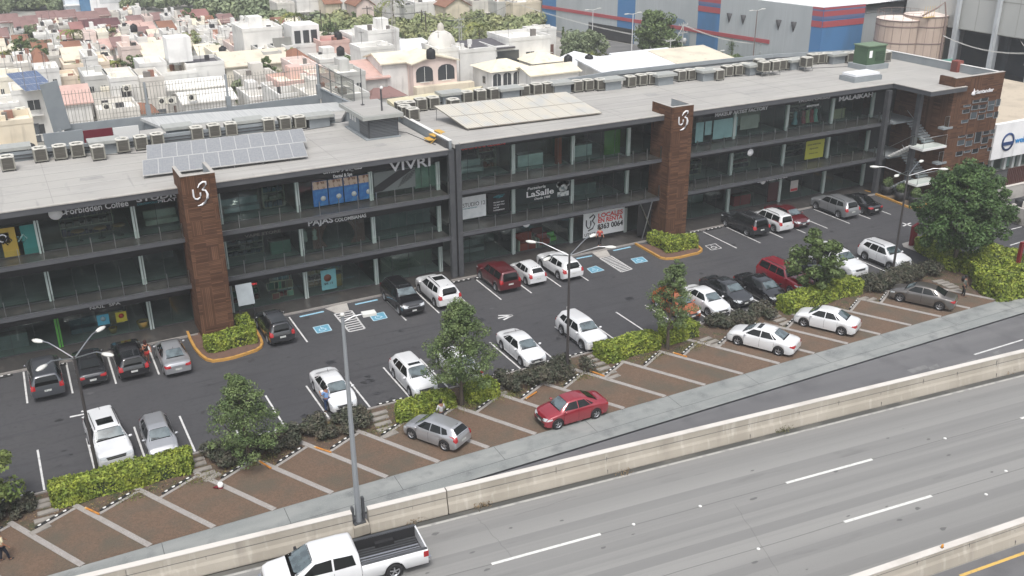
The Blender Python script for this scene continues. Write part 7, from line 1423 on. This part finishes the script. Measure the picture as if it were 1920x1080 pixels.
ztm=FY(597,122,YFc+1).z; zbm=FY(597,160,YFc+1).z; e=G(662,150,ztm); s0=FY(597,122,YFc+1)
o=thing('mesh_fence','grey mesh fence panel running from the bar fence end towards the stair house','fence',(s0.x,s0.y,0)); D=Vector((e.x-s0.x,e.y-s0.y,0)); q=MB()
for k in range(4): p_=D*(k/3); q.box(p_.x-.05,p_.x+.05,p_.y-.05,p_.y+.05,zbm-.5,ztm)
for z in (zbm,(zbm+ztm)/2,ztm-.05): q.tube([(0,0,z),(D.x,D.y,z)],.04,5)
q.build('fence_frame',W_((120,122,120)),o); q=MB(); q.quad((0,0,zbm),(D.x,D.y,zbm),(D.x,D.y,ztm),(0,0,ztm)); q.build('mesh_panel',glassmat('mesh_screen',(.55,.55,.53),.0),o); q=MB(); q.quad((0,0,0),(D.x,D.y,0),(D.x,D.y,zbm-.3),(0,0,zbm-.3)); q.tube([(0,0,zbm-.3),(D.x,D.y,zbm-.3)],.1,6); q.build('base_wall',m_pgrey,o)
# leaning grey sheet panel at the left end of the fence
a=G(90,165,8); q=MB(); q.cbox((0,0,0),(1.5,.12,4.2),rz=.3,ry=-.1); o=thing('sheet_panel','tilted grey metal panel wall at the left end of the bar fence','panel',FY(104,200,YFc-1)); q.build('panel',m_pgrey,o); q=MB(); q.box(-.1,.1,-.1,.1,-12,-1.9); q.build('support',m_pgrey,o)
# --- vegetation in the town
def bgtree(label,px,py,h,rad,mat=None,shape=oval,n=900,leaf=.5,group='background trees',z=0,trunkr=.18,name='tree',nc=16,cr=.4,z0=None):
    g=G(px,py,z); return tree(label,g,h,rad,shape,mat or m_hazeleaf,n,leaf,trunkr,z0 if z0 is not None else h*.3,nc,int(px+py),group,cr,name,limbs=4)
cyp=lambda t:(1-t)**.6*(.5+.5*min(1,t*6))
for a in ((272,120,4.4,.5,'dark slim cypress among the roofs at left'),(1055,110,5.2,.45,'dark slim cypress left of the big hall trees'),(893,166,6.3,.45,'left slim cypress of a pair behind the roof units'),(904.5,164,6.0,.45,'right slim cypress of a pair behind the roof units')): bgtree(a[4],a[0],a[1],a[2],a[3],m_leafdk,cyp,1800,.28,name='cypress_tree',nc=30,cr=.55,z0=.3)
for a in ((400,62,4.2,1.1,'tall dark conifer among the far roofs'),(367,52,1.8,.9,'small dark cedar left of the tall conifer'),(416,57,2.0,.9,'small dark cedar right of the tall conifer'),(750,92,3,.8,'small dark conifer behind the mast')): bgtree(a[4],a[0],a[1],a[2],a[3],m_leafdk,lambda t:(1-t)**.8+.05,1500,.4,name='conifer_tree',nc=24,cr=.3,z0=.8)
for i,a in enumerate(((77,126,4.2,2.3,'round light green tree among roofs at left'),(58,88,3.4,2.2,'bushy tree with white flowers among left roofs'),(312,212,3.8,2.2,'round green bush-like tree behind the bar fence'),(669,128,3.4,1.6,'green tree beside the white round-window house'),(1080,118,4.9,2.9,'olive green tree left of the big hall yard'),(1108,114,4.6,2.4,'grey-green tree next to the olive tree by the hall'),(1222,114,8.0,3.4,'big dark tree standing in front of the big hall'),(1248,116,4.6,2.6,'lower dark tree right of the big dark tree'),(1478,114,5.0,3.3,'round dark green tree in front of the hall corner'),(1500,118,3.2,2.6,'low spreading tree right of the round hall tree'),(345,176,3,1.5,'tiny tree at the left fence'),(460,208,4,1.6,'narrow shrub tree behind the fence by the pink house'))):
    bgtree(a[4],a[0],a[1],a[2],a[3],m_leafdk if i>5 and i<10 else m_hazeleaf,n=9000 if i in (6,8) else 4500,leaf=.42,nc=34,cr=.36)
def palm(label,px,py,h,z=0,s=1.,mat=None):
    g=G(px,py,z); o=thing('palm_tree',label,'palm',g,0,'background palms'); t=MB(); t.tube([(0,0,0),(.1,0,h*.5),(0,.05,h)],[.2,.15,.13],7); t.build('trunk',m_bark,o); r=random.Random(int(px)); P_=[];N_=[]
    for k in range(16):
        a=k*2*PI/16+r.uniform(-.2,.2); up=r.uniform(.2,1.1); d=Vector((math.cos(a),math.sin(a),0))
        for j in range(12):
            t_=j/11; p=d*(2.3*t_*s)+Vector((0,0,h+up*1.6*t_*s-2.3*t_*t_*s)); P_+=[tuple(p+Vector((r.uniform(-.12,.12),r.uniform(-.12,.12),r.uniform(-.1,.05)))) for _ in range(3)]; N_+=[(-d.y,d.x,1.2)]*3
    leaves(np.array(P_),np.array(N_),.42*s,'fronds',mat or m_palm,o,.35)
for a in ((165,178,4.2,'left palm of two behind the bar fence',0,1.3),(228,172,4.2,'right palm of two behind the bar fence',0,1.35),(146,116,5,'palm among the terraced pale houses',0,1.1),(508,104,5.5,'palm in front of the tall white box house',0,1.3),(556,80,5,'green palm behind the glazed roof room',0,1.3),(870,176,4.3,'bright green palm left of the two cypresses',0,1.6),(1110,160,4.2,'bright green palm behind the roof units',0,1.5),(17,152,4.2,'yellowish palm at the left edge',0,1.2),(905,36,9,'tall palm in the far street above the green belt',0,1.3),(738,60,6,'palm crown behind the red and white mast',0,1.2),(898,98,4.5,'yellow-green palm behind the plant terrace',0,1.3)): palm(a[3],a[0],a[1],a[2],a[4],a[5])
for i,(x,y) in enumerate(((1370,116),(1386,117))):
    g=G(x,y); o=thing('yucca_tree',['left','right'][i]+' shaggy yucca in front of the big hall','yucca',g,0,'yuccas'); t=MB(); t.tube([(0,0,0),(.2,0,2.0)],[.16,.12],7); t.build('trunk',m_bark,o); P_=NR.normal(size=(500,3))*[.3,.3,.6]+[.2,0,2.6]; leaves(P_,NR.normal(size=(500,3)),.35,'crown',m_leafdk,o,.3)
rt=random.Random(77)
for i in range(34):
    x,y=rt.uniform(0,720),rt.uniform(50,170)
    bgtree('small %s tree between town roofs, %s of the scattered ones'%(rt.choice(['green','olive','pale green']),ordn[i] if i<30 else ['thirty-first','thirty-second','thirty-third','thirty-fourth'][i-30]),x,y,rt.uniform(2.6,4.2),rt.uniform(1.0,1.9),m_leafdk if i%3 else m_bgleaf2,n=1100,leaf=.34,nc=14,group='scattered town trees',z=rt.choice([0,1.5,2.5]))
# dense far woods that read as one mass
def wood(name,label,poly,h,n,mat,leaf=1.1,dens=.035):
    q=[G(*p) for p in poly]; xs=[p.x for p in q]; ys=[p.y for p in q]; cs=[];rs=[]; rr=random.Random(len(label))
    def inside(x,y):
        s=False
        for a,b in zip(q,q[1:]+q[:1]):
            if (a.y>y)!=(b.y>y) and x<(b.x-a.x)*(y-a.y)/(b.y-a.y)+a.x: s=not s
        return s
    t=0
    while len(cs)<n and t<n*30:
        t+=1; x,y=rr.uniform(min(xs),max(xs)),rr.uniform(min(ys),max(ys))
        if inside(x,y): hh=h*rr.uniform(.45,1); cs.append((x,y,hh*.55)); rs.append(hh*rr.uniform(.45,.7))
    P_,N_=clump_points(cs,rs,n*260,squash=.7,shell=.9); P_[:,2]=np.abs(P_[:,2]); o=leaves(P_,N_,leaf,name,mat,None); tag(o,label,'woodland',kind='stuff')
wood('far_woodland','hazy green tree belt at the upper left behind the roofs',[(-40,36),(135,24),(140,-60),(-60,-60)],5,200,m_hazeleaf,1.0)
wood('far_woodland','hazy green tree belt at the top between the tower and the beige houses',[(236,24),(330,20),(480,58),(610,56),(640,30),(610,8),(520,-5),(500,-60),(236,-60)],5,300,m_hazeleaf,1.0)
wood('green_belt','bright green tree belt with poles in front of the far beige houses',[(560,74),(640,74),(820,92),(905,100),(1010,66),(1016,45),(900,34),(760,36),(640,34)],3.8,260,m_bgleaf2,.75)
wood('hall_shrubs','low dark shrubs along the foot of the big hall',[(1262,118),(1290,128),(1440,132),(1450,112),(1350,104),(1270,100)],1.8,90,m_leafdk,.5)
# poles, mast, wires
def pole(label,px,pyt,pyb,arms=1,colr=(70,62,56),lamp=0,transformer=0,r0=.13):
    b=G(px,pyb); t=FY(px,pyt,b.y).z; o=thing('utility_pole' if not lamp else 'street_light',label,'pole' if not lamp else 'street light',b,.2,'utility poles' if not lamp else 'far street lights'); q=MB(); q.tube([(0,0,0),(0,0,t)],[r0,r0*.65],7); q.build('pole',col(colr),o)
    for k in range(arms): z=t-.5-1.3*k; q=MB(); q.box(-1.1,1.1,-.06,.06,z,z+.12); q.build('crossarm',col(colr),o); q=MB(); [q.lathe([(0,0),(.07,0),(.05,.2),(0,.22)],(x,0,z+.12),6) for x in (-1,-.4,.4,1)]; q.build('insulators',W_((190,190,190)),o)
    if lamp: q=MB(); q.tube([(0,0,t-.1),(1.2,0,t+.1)],.05,5); q.cbox((1.5,0,t+.08),(.8,.3,.12)); (q.tube([(0,0,t-.1),(-1.2,0,t+.1)],.05,5),q.cbox((-1.5,0,t+.08),(.8,.3,.12))) if lamp>1 else 0; q.build('lamp_arm',m_lampw,o)
    if transformer: q=MB(); q.lathe([(0,-.5),(.3,-.5),(.3,.4),(0,.45)],(.45,0,t-3),10); q.build('transformer',W_((180,182,182)),o)
    return b+Vector((0,0,t-.4))
pl=[]
for i,(x,a,b,n_,dark) in enumerate([(605,18,80,0,1),(622,28,80,0,1),(632,42,82,0,1),(691,11,62,1,1),(712,46,72,0,1),(792,18,66,1,1),(800,26,86,0,1),(817,54,96,1,1),(862,32,98,2,0),(866,40,100,0,0),(962,0,50,1,1),(536,10,48,1,1),(458,10,34,1,1),(392,6,30,1,1),(275,62,104,1,1),(230,60,84,1,1),(453,34,60,1,1),(128,55,80,1,1)]):
    pl.append(pole('thin %s utility pole in the background town, %s one listed along the wires'%('dark' if dark else 'grey concrete',ordn[i]),x,a,b,n_,(70,62,56) if dark else (165,165,160)))
a1=pole('white concrete double-arm power pole in front of the big dark tree',1255,72,122,2,(190,190,185)); a2=pole('concrete power pole with transformer right of the big dark tree',1277,42,116,3,(180,180,176),transformer=1)
a3=pole('short white power pole left of the round hall tree',1444,80,124,1,(200,200,198)); a4=pole('power pole with transformer cans left of the round hall tree',1430,78,124,2,(150,150,148),transformer=1); a5=pole('white power pole by the blue hall corner',1545,88,118,1,(200,200,198)); a6=pole('power pole with transformer cans by the hall corner lamp',1581,64,116,3,(185,185,182),transformer=1); a7=pole('concrete power pole with large crossarms at the right edge',1908,97,215,2,(175,175,172),r0=.18)
pole('tall slender white light mast before the left grey hall wall',1110,18,90,0,(200,200,200),lamp=2,r0=.1); pole('tall slender white light mast in front of the big dark tree',1183,26,124,0,(205,205,205),lamp=2,r0=.1); pole('tall slender brown light mast before the right grey hall wall',1410,20,130,0,(120,105,100),lamp=2,r0=.1); pole('white single-arm street light at the blue hall corner',1592,32,118,0,(215,215,215),lamp=1,r0=.1); pole('curved street light arm behind the white sheds',1341,98,130,0,(180,200,205),lamp=1,r0=.07)
for i,(a,b) in enumerate(((a1,a2),(a1,pl[10]),(a2,a4),(a4,a3),(a3,a5),(a5,a6),(a6,Vector((135,105,9))),(a7,Vector((150,110,9))),(a7,Vector((118,95,8))),(pl[3],pl[5]),(pl[5],pl[8]),(pl[8],pl[10]),(pl[7],pl[8]))):
    q=MB(); 
    for s_ in (-.6,0,.6): q.tube([a.lerp(b,k/8)+Vector((s_*.5,s_*.5,-4*.25*(k/8)*(1-k/8)*3)) for k in range(9)],.022,4)
    o=q.build('power_line',W_((205,205,200)) if i<9 else W_((90,90,90))); tag(o,'thin overhead power lines, span number %s from the big dark tree outward'%ordn[i],'power line','overhead power lines')
b=G(744,178); t=34; o=thing('lattice_mast','slim red and white guyed lattice mast rising out of frame behind the stair house','mast',b)
for s0 in range(0,34,4):
    q=MB()
    for k in range(3):
        a=k*2*PI/3; q.tube([(.28*math.cos(a),.28*math.sin(a),s0),(.28*math.cos(a),.28*math.sin(a),s0+4)],.03,4)
        for j in range(4): a2_=(k+1)*2*PI/3; q.tube([(.28*math.cos(a),.28*math.sin(a),s0+j),(.28*math.cos(a2_),.28*math.sin(a2_),s0+j+1)],.015,3)
    q.build('mast_section',W_((200,195,190)) if s0<20 else (W_((200,90,80)) if (s0//4)%2 else W_((225,220,215))),o)
q=MB(); q.box(-1.6,1.2,-.04,.04,13,13.1); q.build('crossarm',W_((150,150,150)),o)
# --- the big hall
A_=Vector((100,176,0)); B_=Vector((111.7,111.7,0)); dA=(B_-A_); Lh=dA.length; dA.normalize(); ang=math.atan2(dA.y,dA.x); hall=thing('industrial_hall','huge grey metal hall with blue panels and a long red stripe','hall',A_,ang); HH=10.3
def tpx(px):
    lo,hi=-5,Lh+5
    for _ in range(40):
        mid=(lo+hi)/2; p=A_+dA*mid; q=RC@np.array([p.x,p.y,6-CZ]); X=960+FPX*q[0]/q[2]
        if X<px: lo=mid
        else: hi=mid
    return lo
m_hg=M('hall_grey_sheet',(.40,.43,.44),.6,n=[((.3,.3,.1),(.34,.37,.38),.5,.7),((8,.1,.1),(.37,.395,.405),.5,.55)]); m_hb=M('hall_blue_sheet',(.06,.18,.37),.6,n=[((.3,.3,.1),(.06,.15,.28),.5,.7)]); m_hr=M('hall_red_sheet',(.36,.07,.08),.6); m_hnav=M('hall_band_blue',(.11,.14,.26),.6); m_smudge=M('blue_smudge',(.17,.24,.31),.7,n=[(.5,(.30,.35,.38),.45,.65)])
ed=[-40]+[tpx(p) for p in (1043,1158,1191,1308,1349,1519)]+[Lh]
# local frame: x along wall, +y = left normal (towards the hall's inside is +y?)
ins=1 if (Matrix.Rotation(ang,3,'Z')@Vector((0,1,0))).x>0 else -1
tt=[0]+ed[1:]
for i,(a,b) in enumerate(zip(tt[:-1],tt[1:])):
    q=MB(); q.box(a,b,0,ins*.3,0,HH-.003*i); q.build('wall_panel',[m_hb,m_hg,m_hb,m_hg,m_hb,m_hg,m_hb][i],hall)
zs_=FY(1017.5,12.5,176).z; q=MB(); q.box(0,tpx(1445),-ins*.12,0,zs_-.25,zs_+.35); q.build('red_stripe',m_hr,hall)
q=MB(); q.box(tpx(1500),Lh,-ins*.10,0,.9,1.5); q.build('red_stripe',m_hr,hall)
for a,b in ((tpx(1308),tpx(1349)),(tpx(1519),Lh)):
    for z0,z1,mt in ((9.0,9.75,m_hr),(8.55,9.0,m_hnav),(7.4,8.3,m_hr),(9.75,10.0,m_hnav),(10.0,10.32,m_hr)): q=MB(); q.box(a-.01,b+.01,-ins*.06,-ins*.005,z0,z1); q.build('red_band' if mt is m_hr else 'blue_band',mt,hall)
for px_ in (1367,1393,1459,1487):
    t_=tpx(px_); q=MB(); q.lathe([(0,0),(.03,.0),(.5,1.5),(0,1.55)],(t_,-ins*.05,6.2),8); xf(q,Matrix.Identity(4)); q.build('wall_light',col((70,70,72)),hall)
q=MB(); tS=tpx(1275); q.add([(tS-4,-ins*.02,1),(tS+2.5,-ins*.02,.6),(tS+2.6,-ins*.02,4),(tS+1,-ins*.02,5.6),(tS-1.6,-ins*.02,5.9),(tS-3.2,-ins*.02,4.3)],[(0,1,2,3,4,5)]); q.build('paint_smudge',m_smudge,hall)
q=MB(); q.box(tpx(1105),tpx(1190),-ins*.08,0,0,2.6); q.build('dock_opening',m_fan,hall)
# return wall and roofs
hb2=MB(); hb2.box(0,8.4,0,.3,0,HH); o=thing('hall_corner_wing','blue and red striped corner wall of the big hall facing the camera','hall wing',(111.75,111.6,0)); hb2.build('blue_wall',m_hb,o)
for z0,z1,mt in ((9.0,9.75,m_hr),(8.55,9.0,m_hnav),(7.4,8.3,m_hr),(9.75,10.0,m_hnav),(10.0,10.32,m_hr),(.9,1.5,m_hr)): q=MB(); q.box(-.02,8.4,-.06,-.005,z0,z1); q.build('stripe',mt,o)
m_wroof=M('white_hall_roof',(.78,.78,.77),.6,n=[((.5,.05,1),(.70,.70,.69),.5,.7)])
q=MB(); 
def loc3(p,o): return (o.matrix_basis.inverted()@Vector(p))
r_=[(100.3,176,HH-.1),(112,112,HH-.1),(120.2,112,HH-.1),(150,112.5,HH+.4),(190,150,HH+1.5),(170,230,HH+1),(110,230,HH)]
q.add([loc3(p,hall) for p in r_],[tuple(range(len(r_)))]); q.build('roof',m_wroof,hall)
o=thing('grey_annex','grey lower annex with bright white roof behind the two tanks','hall annex',(120.2,113,0)); q=MB(); q.box(0,.3,0,30,0,9.0); q.box(0,40,0,.3,0,8.6); q.build('wall',m_hg,o); q=MB(); q.add([(0,0,8.7),(60,0,9.2),(60,60,12),(0,60,11)],[(0,1,2,3)]); q.build('roof',m_wroof,o)
# yard between
sheet('hall_yard',[(85,95),(99,176),(112,112),(112,95)],-.03,M('yard_asphalt',(.12,.12,.12),.9,n=[(.3,(.17,.17,.165),.45,.65)]))
sheet('hall_yard',[(88,60),(88,95),(160,112),(260,112),(260,60)],-.02,M('yard_concrete',(.15,.155,.16),.9,n=[(.2,(.21,.215,.22),.45,.65)]))
g=G(1180,114); o=thing('red_barrier_block','small red and white gate block in the hall yard','block',g); q=MB(); q.box(-.9,.9,-.5,.5,0,1.1); q.build('block',col((215,80,75)),o); q=MB(); q.box(-2.4,-1.0,-.4,.4,0,.7); q.build('white_kerb',m_conc,o)
# tanks
m_tank=M('beige_tank_paint',(.50,.40,.33),.6,n=[((2,2,.2),(.44,.34,.28),.48,.7)]); m_band=M('rust_band',(.24,.18,.16),.7)
for i,(px_,py_,zt2,rr_,lb) in enumerate(((1690,34,9.0,3.45,'beige cylindrical tank with railing, nearer one'),(1737,27,9.6,3.1,'beige cylindrical tank with rusty bands, farther one'))):
    c=G(px_,py_,zt2); o=thing('storage_tank',lb,'tank',(c.x,c.y,0),0,'storage tanks'); q=MB(); q.lathe([(rr_,0),(rr_,zt2)],n=40); q.build('tank_shell',m_tank,o); q=MB(); q.lathe([(rr_+.05,zt2),(rr_*.5,zt2+.25),(0,zt2+.35)],n=40); q.build('tank_roof',W_((240,225,215)),o)
    for z in np.arange(1.0,zt2,2.35): q=MB(); q.lathe([(rr_+.03,z),(rr_+.06,z+.05),(rr_+.06,z+.16),(rr_+.03,z+.2)],n=40); q.build('band',m_band,o)
    q=MB(); q.lathe([(rr_+.04,zt2-.12),(rr_+.1,zt2-.05),(rr_+.05,zt2+.05)],n=40); q.build('rim',m_band,o)
    q=MB(); n=16
    for k in range(n): a=2*PI*k/n; q.tube([(rr_*math.cos(a),rr_*math.sin(a),zt2),(rr_*math.cos(a),rr_*math.sin(a),zt2+1.1)],.03,4)
    if i==0: q.tube([(rr_*math.cos(2*PI*k/32),rr_*math.sin(2*PI*k/32),zt2+1.1) for k in range(33)],.025,4); q.build('railing',m_band,o)
    s_=MB()
    for k in range(18): a=2*PI*k/18+.1; s_.box(rr_*math.cos(a)-.02,rr_*math.cos(a)+.02,rr_*math.sin(a)*1.003-.02,rr_*math.sin(a)*1.003+.02,0,zt2)
    s_.build('seams',m_band,o)
    if i==1: q=MB(); q.tube([(-3.4,-2.2,9.9),(-1.0,-2.6,10.9),(.4,-2.6,11.6),(.4,-3.2,9.4),(.3,-3.3,0)],.12,6); q.build('pipe',m_band,o); q=MB(); [q.box(-3.4+.5*k,-3.36+.5*k,-2.5,-2.46,9.6,11.2) for k in range(5)]; q.box(-3.5,-1.2,-2.6,-2.3,9.6,9.7); q.build('gantry',col((210,180,110)),o)
# big grey open hall at right
o=thing('grey_open_hall','large pale grey hall with tall dark openings and steel columns at upper right','hall',(125,66,0)); m_gw=M('pale_grey_sheet',(.47,.48,.46),.6,n=[((.2,.2,.1),(.43,.44,.42),.5,.7)])
q=MB(); q.box(0,.4,-10,42.5,8.0,26); q.build('upper_wall',m_gw,o); q=MB(); q.box(0,40,42.1,42.5,0,26); q.build('side_wall',m_gw,o)
q=MB(); [q.box(-.03,0,-10,42.5,z,z+.12) for z in (8.0,12.4,16.8)]; [q.box(-.02,0,y,y+.06,8,26) for y in (-3,3.5,10,16,23,29.5,36)]; q.build('panel_joints',W_((165,166,160)),o)
for px_ in (1797,1872,1950):
    for yy in np.arange(-10,42,.25):
        z=RC@np.array([125,66+yy,8-CZ]); 
        if 960+FPX*z[0]/z[2]<px_: 
            q=MB(); q.box(-.9,-.4,yy-.25,yy+.25,0,22); q.build('column',W_((190,195,198)),o); q=MB(); q.box(-.4,.5,yy-.1,yy+.3,0,8); q.build('column_web',W_((150,155,160)),o); break
q=MB(); q.box(14,14.3,-10,42,0,26); q.build('inner_wall',M('hall_inner_blue',(.10,.125,.155),.8,n=[(.2,(.14,.16,.18),.45,.65)]),o); q=MB(); q.box(.4,14,-10,42.1,7.8,8.0); q.build('inner_ceiling',m_dsteel,o)
for y in (2,12,22,31): q=MB(); q.box(10,10.6,y,y+.6,0,8); q.build('inner_column',W_((110,118,125)),o)
q=MB(); q.box(-.2,.1,35,41.5,0,7.9); q.build('lower_wall',W_((160,162,158)),o)
# --- neighbour with white sign panel at the right edge
PY=64; a=FY(1872,232,PY); b=FY(1930,215,PY); zb2=FY(1870,296,PY).z; zt3=a.z
o=thing('white_front_clinic','low clinic building with big white sign fascia at the right edge','building',(a.x,PY,0)); q=MB(); q.box(-.6,22,-.3,.2,zb2,zt3); q.build('sign_fascia',W_((240,243,245)),o); q=MB(); q.box(-.6,22,.2,24,zt3-.6,zt3-.35); q.build('roof',W_((190,178,160)),o); q=MB(); q.box(-.6,22,24,24.2,zt3-.5,zt3+.9); q.build('teal_parapet',col((110,165,155),.3),o)
q=MB(); q.box(-.6,22,.8,24,0,.3); q.build('floor',m_conc,o); q=MB(); q.box(-.6,22,6,6.2,.3,zb2+.6); q.build('inner_wall',W_((120,120,135)),o); q=MB(); q.quad((.4,.6,.3),(22,.6,.3),(22,.6,zb2),(.4,.6,zb2)); q.build('shop_window',m_glass,o)
for x in (.5,2.6,3.9,5.0): q=MB(); q.box(x,x+.35,.3,.7,.3,zb2); q.build('front_column',W_((210,215,212)),o)
q=MB(); q.box(3.2,3.6,.45,.5,.5,zb2-.3); q.build('blind',W_((120,150,140)),o)
p=FY(1898,262,PY); o2=thing('clinic_sign','blue wellmedic lettering with dark blue ring logo on the white fascia','sign',(p.x,PY-.34,p.z-.3)); q=text_mb('wellmedic',.62,4.2,.04,.02); q.build('lettering',col((40,140,205)),o2); q=text_mb('Connect',.24,1.3,.04,.01); placed(q,Vector((2.4,0,-.5))); q.build('small_lettering',col((110,30,110)),o2); q=MB(); q.lathe([(.75,-.03),(.95,-.03),(.95,.03),(.75,.03)],(-1.1,0,.3),24,'Y'); q.box(-1.85,-.35,-.04,.03,-.05,.3); q.build('ring_logo',col((30,60,110)),o2)
# brown slat fence, pale ramp walls, litter bin
a=G(1884,352,1.2); o=thing('slat_fence','dark red-brown slat fence on the pale wall at the right edge','fence',(a.x,a.y,0)); q=MB(); [q.box(.28*k,.28*k+.2,-.03,.03,1.3,3.1) for k in range(40)]; q.build('slats',col((75,42,36)),o); q=MB(); q.box(0,11.2,.03,.08,1.6,1.7); q.box(0,11.2,.03,.08,2.7,2.8); q.build('rails',m_dsteel,o)
o=thing('ramp_wall','pale plastered ramp wall with dark passage beside the large tree','wall',(a.x,a.y,0)); q=MB(); q.box(-5,20,-.3,-.05,0,1.35); q.box(-5,-4.7,-9,-.3,0,1.5); q.build('wall_body',m_conc,o); q=MB(); q.box(-3.8,-2.2,-.36,-.3,0,1.1); q.build('passage',m_fan,o); q=MB(); q.box(-5,20,-.34,-.02,1.35,1.42); q.build('coping',m_barrtop,o)
o=thing('low_planter_wall','low pale planter wall running right at the picture edge','wall',G(1850,372)); a2_=G(1850,385)-G(1850,372); q=MB(); q.box(-1,14,-3.6,-3.35,0,.55); q.build('wall_body',m_barrtop,o)
g=G(1908,392,.0); o=thing('litter_bin','small black round bin against the pale ramp wall','bin',g); q=MB(); q.lathe([(0,0),(.3,0),(.36,.9),(.3,.95),(0,.98)],n=14); q.build('bin_body',m_trim,o); q=MB(); q.lathe([(.36,.88),(.39,.92),(.36,.97)],n=14); q.build('rim',m_dsteel,o)
# ---------------------------------------------------------------- haze
hz=MB(); hz.box(-320,420,-40,520,-1.2,42); ho=hz.build('haze',m_white); tag(ho,'pale daytime haze thinning the distant town','haze',kind='stuff')
hm=bpy.data.materials.new('haze_air'); hm.use_nodes=True; t=hm.node_tree; t.nodes.remove(t.nodes['Principled BSDF']); pv=t.nodes.new('ShaderNodeVolumePrincipled'); pv.inputs['Color'].default_value=(.93,.95,.97,1); pv.inputs['Density'].default_value=.0007; pv.inputs['Anisotropy'].default_value=.1; t.links.new(pv.outputs[0],t.nodes['Material Output'].inputs['Volume']); ho.data.materials.clear(); ho.data.materials.append(hm)
